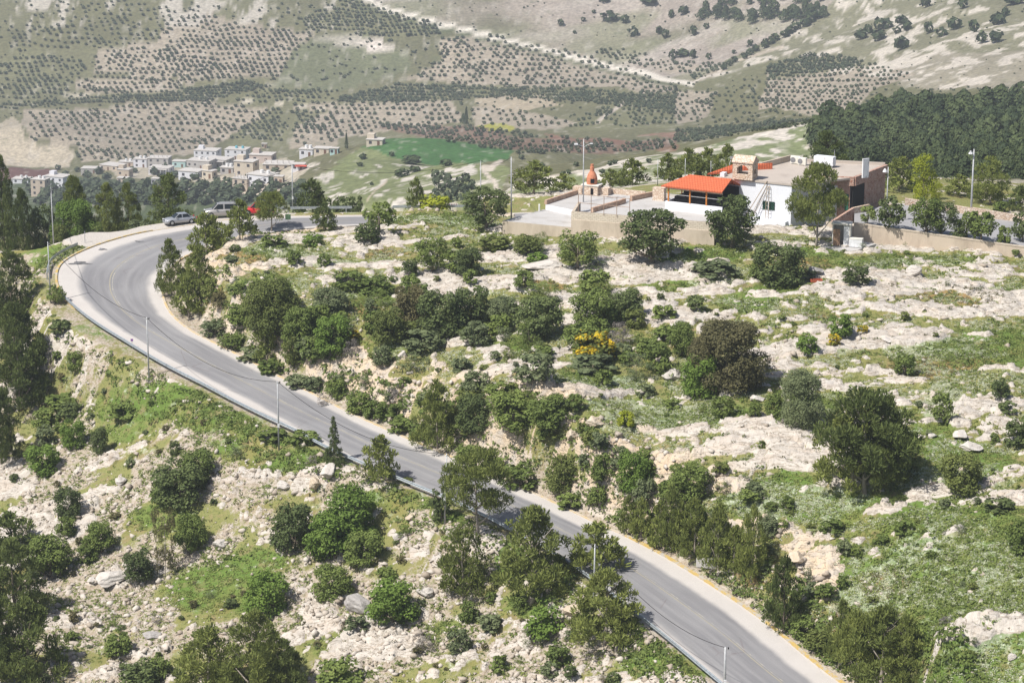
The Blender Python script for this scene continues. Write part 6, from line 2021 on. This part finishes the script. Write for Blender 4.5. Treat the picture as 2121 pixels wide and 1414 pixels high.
def tufts(n, seed, w_fn, hmin, hmax, mat, name, label, cat):
    r = np.random.default_rng(seed)
    p = scatter_points(n, seed, w_fn)
    k = 12
    h = r.uniform(hmin, hmax, n)
    a = r.random((n, k)) * 6.283; d = r.random((n, k)) ** .5
    C = np.stack([p[:, None, 0] + np.cos(a) * d * h[:, None] * 1.1, p[:, None, 1] + np.sin(a) * d * h[:, None] * 1.1, p[:, None, 2] + h[:, None] * (.12 + .5 * r.random((n, k)) * (1.15 - d))], -1).reshape(-1, 3)
    N_ = np.stack([np.cos(a) * .7, np.sin(a) * .7, np.full(a.shape, .7)], -1).reshape(-1, 3)
    hh = np.repeat(h, k)[:, None]
    V, _ = leaves(C, N_, hh * .27, hh * .17, .5, r, np.zeros(n * k))
    me = npmesh(name, V, np.arange(len(V)).reshape(-1, 4), [mat])
    t_ = me.attributes.new('tint', 'FLOAT', 'FACE'); t_.data.foreach_set('value', (np.repeat(r.random(n), k) * .7 + r.random(n * k) * .3).astype(np.float32))
    tag(link(name, me), label, cat, kind='stuff')
grassy = lambda i, j: (1 - np.clip(rock[i, j] * 1.4, 0, 1)) * np.where(valley_side[i, j] > .5, .12 + .9 * lush[i, j] + .5 * (mid[i, j] > .54), .5 + .5 * lush[i, j])
tufts(26000, 11, grassy, .14, .34, LM['weed'], 'grass', 'spring grass and weeds between the rocks', 'grass')
tufts(6000, 12, lambda i, j: grassy(i, j) * (vnoise(X2[i, j] * .16, Y2[i, j] * .16, 77) > .5), .22, .5, LM['green'], 'weeds', 'dark leafy weeds between the rocks', 'weeds')
tufts(3500, 14, lambda i, j: (DE[i, j] < 4.5) * (.35 + .65 * (SD[i, j] > 0)) * (DE[i, j] > 1.0), .25, .7, LM['green'], 'verge_weeds', 'weeds crowding the verges of the road', 'weeds')
tufts(2500, 15, lambda i, j: (dry[i, j] > .4) * 1.0 + .05, .15, .32, LM['brown'], 'dry_grass', 'brownish dry grass patches', 'grass')
tufts(48000, 16, lambda i, j: (1 - np.clip(rock[i, j] * 1.6, 0, 1)) * (flow[i, j] + .35 * (valley_side[i, j] < .5) > .3) * (fbm(X2[i, j] * .25, Y2[i, j] * .35, 78, 4) + .12 * flow[i, j] > .53), .10, .20, leaf_mat('white_blossom', (.40, .45, .26), (.70, .72, .62), .3), 'white_flowers', 'drifts of white wild flowers in the grass', 'flowers')
# ------------------------------------------------------------------ far trees: olives of the orchards, pine wood, valley trees
def far_crown(seed, n, fam):
    r = np.random.default_rng(seed)
    if fam == 'round':
        v = r.normal(size=(n, 3)); v /= np.linalg.norm(v, axis=1, keepdims=True)
        lump = 1 + .22 * np.sin(v[:, :1] * 5 + seed) * np.cos(v[:, 1:2] * 4 + seed)
        C = v * np.array([.5, .5, .46]) * (.70 + .3 * r.random((n, 1))) * lump + np.array([0, 0, .54])
        sz = .17
    else:
        z = r.random(n) ** .9 * .84 + .12
        lp = 1 + .25 * np.sin(z * 9 + seed)
        rad = .52 * (1 - ((z - .38).clip(0) / .62) ** 2.0) * (.45 + .55 * r.random(n) ** .6) * lp
        a = r.random(n) * 6.283
        v = np.stack([np.cos(a), np.sin(a), .5 + 0 * a], 1)
        C = np.stack([rad * np.cos(a), rad * np.sin(a), z], 1); sz = .062
    V, _ = leaves(C, v + np.array([0, 0, .3]), sz, sz * .8, .45, r, np.zeros(n))
    return V, np.clip(.5 + .35 * r.normal(size=n), 0, 1)
FARB = {('round', k): far_crown(100 + k, 60, 'round') for k in range(3)}
FARB.update({('cone', k): far_crown(200 + k, 420, 'cone') for k in range(3)})
FME = {}
for (f, k), (V, tt) in FARB.items():
    me = npmesh('far_crown', V, np.arange(len(V)).reshape(-1, 4), [LM['fold']])
    t_ = me.attributes.new('tint', 'FLOAT', 'FACE'); t_.data.foreach_set('value', tt.astype(np.float32))
    FME[(f, k)] = me
ft = MB().tube([(0, 0, -.1), (.02, 0, .2), (0, .01, .45)], [.05, .04, .025], 5)
FTR = bpy.data.meshes.new('far_trunk'); FTR.from_pydata(ft.v, [], ft.f); FTR.materials.append(BARK)
def far_tree(fam, mat, b, w_, h_, label, group, name, cat='tree', k=0, trunk_=True):
    o = empty(name, b, (b.x * 3.1 + b.y) % 6.28, (w_, w_, h_))
    tag(o, label, cat, group)
    link('crown', FME[(fam, k % 3)], o, LM[mat])
    if trunk_: link('trunk', FTR, o)
    return o
def far_mass(fam, mat, items, name, label):
    Vs, Ts = [], []
    for i, (b, w_, h_) in enumerate(items):
        V, tt = FARB[(fam, i % 3)]
        a = i * 2.4; ca, sa = math.cos(a), math.sin(a)
        Vs.append(np.stack([(V[:, 0] * ca - V[:, 1] * sa) * w_ + b.x, (V[:, 0] * sa + V[:, 1] * ca) * w_ + b.y, V[:, 2] * h_ + b.z], 1))
        Ts.append(np.clip(tt * .6 + .2 + .42 * math.sin(i * 1.7), 0, 1))
    V = np.concatenate(Vs)
    me = npmesh(name, V, np.arange(len(V)).reshape(-1, 4), [LM[mat]])
    t_ = me.attributes.new('tint', 'FLOAT', 'FACE'); t_.data.foreach_set('value', np.concatenate(Ts).astype(np.float32))
    tag(link(name, me), label, 'trees', kind='stuff')
rr_ = random.Random(3)
OLV = []
ONAME = ['on pale soil in the small upper left grove', 'on pale soil in the large upper grove', 'on pale soil in the big grove above the village', 'in the grassy grove at the left edge', 'on the grassy top left slope',
         'on pale soil left of the large upper grove', 'in the dense grove under the dirt track', 'below the long dirt track', 'in the dense dark belt across the valley', 'on pale soil right of the village', 'under the low cliffs in the valley',
         'on brown soil behind the green field', 'in the grassy valley grove on the right', 'in the regular grove left of the pine wood', 'in the dense top of the grove left of the pine wood', 'at the end of the dirt track', 'above the dirt track', 'in the small pale grove right of centre',
         'scattered on grass left of the pine wood', 'in the dark row at the foot of the rocky ridge', 'in the dark belt on the left slope', 'in the grassy grove below the bare hill', 'in the grove above the village houses', 'near the lone farmhouse']
wobn = lambda x, y: (float(vnoise(np.array([x * .02]), np.array([y * .04]), 5)[0]) - .5)
for gi, (poly, sp, lean, g, den, sz) in enumerate(ORCH):
    xs = [p[0] for p in poly]; ys = [p[1] for p in poly]
    y = min(ys); row = 0
    while y < max(ys):
        x = min(xs) - 60 + (row * lean) % sp[0]
        while x < max(xs) + 20:
            qx = x + rr_.gauss(0, .8); qy = y + rr_.gauss(0, .5) + (x - min(xs)) * .02 * (1 if lean > 0 else -1) + wobn(x, y) * 16
            if bool(inpoly(poly, np.array([qx]), np.array([qy]))[0]) and rr_.random() < den:
                b = at(qx, qy, 385)
                if b is not None:
                    s = (b.y * CP - (b.z - CZ) * SP) / F
                    w_ = rr_.uniform(5.2, 8.0) * sz * s
                    if rr_.random() < .12: w_ *= .6
                    OLV.append((w_, b, w_ * rr_.uniform(.75, .95), gi))
            x += sp[0] * .88
        y += sp[1] * .88; row += 1
scrub = []
for k in range(2600):
    x, y = rr_.uniform(-10, 2130), rr_.uniform(-5, 262)
    if any(bool(inpoly(q_[0], np.array([x]), np.array([y]))[0]) for q_ in ORCH): continue
    pale = bool(inpoly(PALE, np.array([x]), np.array([y]))[0]); rgt = bool(inpoly(RIGHT, np.array([x]), np.array([y]))[0])
    if (pale or rgt) and rr_.random() < .8: continue
    if not pale and not rgt and wobn(x * 1.5, y * 2) < -.12: continue
    b = at(x, y, 385)
    if b is None: continue
    s = (b.y * CP - (b.z - CZ) * SP) / F
    w_ = rr_.uniform(3.0, 7.0) * s * (.7 if pale or rgt else 1); scrub.append((b, w_, w_ * rr_.uniform(.55, .9)))
far_mass('round', 'fold', scrub, 'hill_scrub', 'scattered low scrub on the open far slopes')
OLV.sort(key=lambda t: -t[0] / t[1].y)
for i, (w_, b, h_, gi) in enumerate(OLV[:300]):
    far_tree('round', 'fold', b, w_, h_, 'small round olive tree ' + ONAME[gi], 'olive trees ' + ONAME[gi], 'olive_tree', 'tree', i)
far_mass('round', 'fold', [(b, w_, h_) for w_, b, h_, gi in OLV[300:]], 'olive_groves', 'grey green olive groves covering the far slopes')
# pine wood on the right
FOR = [(1700, 262), (1690, 300), (1720, 338), (1800, 350), (1870, 340), (1990, 392), (2160, 362), (2160, 224), (2020, 222), (1900, 226), (1800, 250), (1770, 262)]
wood = []
t_ = 0
while len(wood) < 760 and t_ < 9000:
    t_ += 1
    x, y = rr_.uniform(1690, 2160), rr_.uniform(220, 392)
    if not inpoly(FOR, np.array([x]), np.array([y]))[0]: continue
    if (x - 2060) ** 2 / 900 + (y - 250) ** 2 / 120 < 1: continue
    b = at(x, y, 400)
    if b is None: continue
    s = (b.y * CP - (b.z - CZ) * SP) / F
    h_ = (rr_.uniform(22, 46) if rr_.random() < .85 else rr_.uniform(46, 62)) * s; wood.append((b, h_ * rr_.uniform(.65, 1.0), h_))
far_mass('cone', 'fpine', wood, 'pine_wood', 'dense dark pine wood on the right hill')
front = []
for i in range(34):
    x = 1700 + i * 13 + rr_.uniform(-4, 4); y = float(np.interp(x, [1700, 1800, 1870, 1990, 2140], [330, 352, 345, 392, 372])) + rr_.uniform(-3, 5)
    b = at(x, y, 400)
    if b is None: continue
    s = (b.y * CP - (b.z - CZ) * SP) / F
    h_ = rr_.uniform(34, 52) * s
    far_tree('cone', 'fpine', b, h_ * rr_.uniform(.55, .8), h_, 'dark pine on the lower rim of the right-hand pine wood', 'pines along the lower rim of the pine wood', 'pine_tree', 'pine tree', i)
def singles(lst, fam, mat, label, group, name, cat='tree', dmin=380):
    for i, (x, y, w_, h_) in enumerate(lst):
        b = at(x, y, dmin)
        if b is None: continue
        s = (b.y * CP - (b.z - CZ) * SP) / F
        far_tree(fam, mat, b, w_ * s, h_ * s, label, group, name, cat, i)
singles([(1823, 62, 28, 24), (1838, 60, 22, 20), (1866, 52, 26, 20), (1877, 64, 22, 20), (1858, 70, 16, 14), (1818, 84, 32, 24), (1798, 70, 18, 20), (1783, 82, 28, 20), (1866, 104, 30, 28), (1923, 70, 20, 24), (1950, 76, 24, 18), (1976, 62, 28, 26), (2017, 68, 24, 26), (2033, 90, 22, 24), (2063, 88, 28, 26), (2064, 52, 34, 24), (2082, 34, 18, 18), (1917, 16, 22, 24), (1994, 18, 20, 20), (2100, 10, 40, 18)],
        'round', 'fpine', 'dark round tree on the pale right-hand hillside', 'round trees on the right hillside', 'round_tree')
r5 = random.Random(12)
singles([(1456 + k * 13.5 + r5.uniform(-8, 8), 34 + r5.uniform(-6, 10) + (6 if 6 < k < 13 else 0), r5.uniform(18, 32), r5.uniform(20, 36)) for k in range(20)], 'cone', 'fpine', 'dark pine in the belt along the top right of the bare slope', 'pines in the belt on the bare slope', 'pine_tree', 'pine tree')
singles([(1500 + k * 24 + r5.uniform(-10, 10), 4 + r5.uniform(-3, 6), r5.uniform(14, 30), r5.uniform(14, 28)) for k in range(9)], 'cone', 'fpine', 'dark pine in the upper line along the very top of the photo', 'pines in the line at the top', 'pine_tree', 'pine tree')
singles([(1162, 54, 14, 14), (1263, 44, 34, 20), (1294, 48, 17, 18), (1208, 45, 10, 9), (1312, 76, 20, 20), (1365, 72, 14, 18), (1378, 80, 16, 18), (1436, 74, 16, 22), (1415, 30, 22, 18), (1463, 60, 12, 12), (1414, 118, 30, 16), (1435, 122, 14, 20), (1468, 124, 12, 14), (1394, 122, 18, 18), (1554, 96, 12, 14), (1584, 96, 12, 14), (1345, 8, 40, 16), (1250, 4, 26, 10), (1390, 38, 12, 18), (1520, 112, 10, 9), (1230, 28, 8, 8), (1190, 70, 8, 7)],
        'round', 'fpine', 'lone dark bush on the bare pale slope at the top', 'bushes on the bare slope', 'far_bush', 'bush')
singles([(1690 - k * 14 + (k % 3) * 3, 40 + k * 7.5, 22 - k * .6, 18 - k * .4) for k in range(15)], 'round', 'fpine', 'dark bush in the gully between the two top right hills', 'bushes along the gully', 'far_bush', 'bush')
singles([(966, 262, 9, 42), (960, 258, 12, 24)], 'cone', 'fpine', 'tall narrow cypress standing above the valley groves', 'cypresses in the valley', 'cypress_tree')
singles([(718, 312, 7, 38)], 'cone', 'fpine', 'slim dark cypress left of the green field', None, 'cypress_tree')
singles([(853, 340, 42, 18), (833, 366, 30, 16), (860, 356, 24, 12), (812, 324, 12, 10), (752, 330, 16, 12), (745, 344, 14, 8), (925, 344, 26, 14), (770, 384, 8, 7)], 'round', 'fpine', 'dark bush on the green mound below the green field', 'bushes on the green mound', 'far_bush', 'bush')
singles([(902 + (k * 37) % 86, 372 + (k * 23) % 62, 18, 20) for k in range(22)], 'round', 'fold', 'grey green bush among white rocks below the green mound', 'bushes among the rocks below the mound', 'far_bush', 'bush')
# trees in and below the village
singles([(120 + (k * 61) % 480, 352 + (k * 17) % 52, 13 + (k * 7) % 10, 10 + (k * 5) % 8) for k in range(46)], 'round', 'fold', 'dark leafy tree among and below the village houses', 'trees in the village', 'village_tree')
singles([(60 + (k * 143) % 580, 388 + (k * 13) % 42, 26, 20) for k in range(90)], 'round', 'fold', 'grey green tree in the hollow below the village', 'trees in the hollow below the village', 'valley_tree')
singles([(1080 + (k * 97) % 900, 330 + (k * 31) % 52, 12, 10) for k in range(40)], 'round', 'fold', 'little bush on the rocky ridge behind the house', 'bushes on the rocky ridge', 'far_bush', 'bush')
singles([(1900 + (k * 53) % 220, 380 + (k * 19) % 40, 30, 30) for k in range(14)], 'round', 'fpine', 'dark bush on the slope behind the car park', 'bushes behind the car park', 'far_bush', 'bush')

# ------------------------------------------------------------------ village houses
def hm_(name, c): return stained(name, c, tuple(v * .72 for v in c), .35, (.5, .8))
HC = {'white': hm_('village_white', (.66, .66, .70)), 'cream': hm_('village_cream', (.56, .49, .40)), 'grey': hm_('village_grey', (.42, .40, .385)), 'beige': hm_('village_beige', (.50, .42, .34)), 'pink': hm_('village_pink', (.50, .42, .38)), 'turq': hm_('village_turquoise', (.42, .58, .57))}
HROOF = hm_('village_roof', (.52, .49, .46)); HWIN = plain('village_window', (.05, .05, .06), .2); HDOOR = plain('village_door', (.16, .09, .06), .2)
BLUET = plain('blue_water_tank', (.12, .42, .52), .1); WTANK = plain('white_water_tank', (.7, .7, .7), .1); PURP = plain('purple_door', (.20, .05, .25), .1); REDT = plain('red_awning', (.60, .10, .06), .1)
def vhouse(x0, x1, y0, y1, c, lab, fl=1, rot=.25, extra=''):
    px, py = (x0 + x1) / 2, y1
    b = at(px, py, 600)
    if b is None: return
    s = (b.y * CP - (b.z - CZ) * SP) / F
    W_ = (x1 - x0) * s * .95; D_ = min(W_ * .75, 11.0)
    H_ = max(2.6, (y1 - y0) * s - D_ * .12)
    t = empty('village_house', (b.x, b.y + D_ * .45, b.z), -rot)
    tag(t, lab, 'house', None)
    MB().box((0, 0, H_ / 2 - 1.5), (W_, D_, H_ + 3)).build('wall', HC[c], t)
    m = MB(); m.box((0, 0, H_ + .14), (W_ + .5, D_ + .5, .26)); m.build('roof', HROOF, t)
    fl = max(1, int(round(H_ / 3.4)))
    fh = H_ / fl
    n = max(2, int(W_ / 3.6))
    for f in range(fl):
        for k in range(n):
            x = -W_ / 2 + W_ * (k + .5) / n
            if f == 0 and k == n // 2:
                MB().box((x, -D_ / 2 - .03, 1.1), (1.1, .1, 2.2)).build('door', PURP if 'purple' in extra else HDOOR, t)
            else:
                MB().box((x, -D_ / 2 - .03, f * fh + fh * .56), (1.25, .1, 1.25)).build('window', HWIN, t)
        MB().box((W_ / 2 + .03, 0, f * fh + fh * .56), (.1, 1.2, 1.2)).build('window', HWIN, t)
    if 'tank' in extra:
        for s_ in (-.25, .05):
            MB().tube([(W_ * s_ + W_ * .2, 0, H_ + .28), (W_ * s_ + W_ * .2, 0, H_ + 1.7)], .8, 12).build('water_tank', BLUET if 'blue' in extra else WTANK, t)
    if 'stair' in extra:
        MB().box((-W_ * .3, D_ * .15, H_ + 1.25), (3.2, 3.2, 1.96)).build('stair_hut', HC[c], t)
    if 'column' in extra:
        for k in range(5):
            MB().box((-W_ * .42 + k * W_ * .21, -D_ * .3, H_ + 1.2), (.35, .35, 1.86)).build('unfinished_column', HROOF, t)
    if 'porch' in extra:
        MB().box((0, -D_ / 2 - 1.4, H_ * .88), (W_ * .9, 2.7, .25)).build('porch_roof', HROOF, t)
        for k in range(4): MB().box((-W_ * .42 + k * W_ * .28, -D_ / 2 - 2.5, H_ * .43), (.3, .3, H_ * .86 - .25)).build('porch_column', HC[c], t)
    if 'awning' in extra:
        MB().box((W_ * .3, -D_ / 2 - 1.5, H_ * .9), (5, 3, .25)).build('awning', REDT, t)
    return t
for q in [(403, 454, 308, 332, 'white', 'lavender white two-storey house at the top of the village', 2, .2, 'stair'), (467, 515, 306, 330, 'white', 'white house with bright blue roof tanks, upper right of the village', 2, .2, 'tank blue'),
          (518, 568, 317, 337, 'pink', 'pinkish stone house right of the one with blue tanks', 1, .2, 'stair'), (277, 307, 327, 347, 'white', 'small white house left of the turquoise one', 1, .15, 'tank'),
          (246, 278, 333, 345, 'beige', 'low beige house at the left upper edge of the village', 1, .1, 'tank'), (168, 206, 346, 360, 'grey', 'grey sheds standing apart left of the village', 1, .1, ''),
          (208, 256, 339, 353, 'beige', 'long beige barn with a sloping roof left of the village', 1, .5, ''), (244, 272, 349, 368, 'beige', 'square beige house half hidden by trees below the barn', 1, .3, 'stair'),
          (306, 352, 324, 347, 'grey', 'unfinished house with bare columns on its roof', 1, .1, 'column'), (309, 356, 344, 360, 'white', 'pale house with a columned porch below the unfinished one', 1, .2, 'porch'),
          (357, 386, 332, 347, 'turq', 'turquoise-fronted house in the middle of the village', 1, .1, ''), (389, 442, 329, 350, 'grey', 'long grey flat-roofed house right of the turquoise one', 1, .3, 'tank'),
          (425, 479, 326, 348, 'grey', 'grey house with a wide flat white roof and dark verandah', 1, .35, 'porch'), (372, 420, 351, 370, 'white', 'white house with a purple door', 1, .35, 'purple'),
          (420, 447, 352, 370, 'cream', 'small cream house right of the one with a purple door', 1, .5, 'stair'), (487, 532, 331, 367, 'cream', 'tall cream three-storey house in the right of the village', 3, .3, 'stair'),
          (515, 572, 358, 382, 'white', 'wide pale flat-roofed house at the lower right of the village', 1, .5, 'tank'), (484, 521, 367, 397, 'beige', 'beige cube-shaped house at the lower edge of the village', 2, .45, 'column'),
          (568, 588, 364, 382, 'beige', 'little beige house at the right end of the village', 1, .2, ''), (66, 100, 369, 406, 'beige', 'beige three-storey tower house at the far left', 3, .3, 'tank'),
          (93, 143, 362, 390, 'white', 'white terrace-roofed house right of the tower house', 2, .4, 'stair'), (25, 63, 369, 380, 'white', 'low white house left of the tower house', 1, .2, 'tank'),
          (621, 651, 307, 325, 'white', 'white house on the right outskirts above the road', 1, .2, 'tank'), (651, 685, 309, 320, 'cream', 'cream house beside the white one on the right outskirts', 1, .2, ''),
          (684, 702, 308, 320, 'turq', 'tiny turquoise hut at the end of the right outskirts', 1, .2, ''), (542, 553, 297, 307, 'beige', 'tiny beige ruin on the slope above the village', 1, .1, ''),
          (545, 606, 337, 353, 'beige', 'row of pale half-built rooms on the right of the village', 1, .1, 'column'), (604, 632, 341, 353, 'white', 'pale house with a red awning by the track', 1, .1, 'awning'),
          (314, 330, 369, 383, 'white', 'small white house peeping above the lay-by pines', 1, .2, ''), (760, 796, 287, 302, 'cream', 'lone pale farmhouse at the left end of the green field', 1, .2, 'stair'),
          (243, 266, 367, 380, 'beige', 'beige hut below the square beige house', 1, .2, ''), (457, 486, 345, 360, 'grey', 'grey house between the verandah house and the tall cream one', 1, .2, 'tank')]:
    vhouse(*q)
# ------------------------------------------------------------------ air
hb = MB().box((0, 1345, -115), (1900, 2790, 392))
hz = hb.build('haze', bpy.data.materials.new('haze_air'))
hm = hz.data.materials[0]; hm.use_nodes = True
ht = hm.node_tree
ht.nodes.remove(ht.nodes['Principled BSDF'])
pv = ht.nodes.new('ShaderNodeVolumePrincipled')
pv.inputs['Color'].default_value = (.86, .92, 1.0, 1)
pv.inputs['Density'].default_value = 0.00018
pv.inputs['Anisotropy'].default_value = 0.2
ht.links.new(pv.outputs[0], ht.nodes['Material Output'].inputs['Volume'])
tag(hz, 'pale blue haze in the air over the valley', 'haze', kind='stuff')
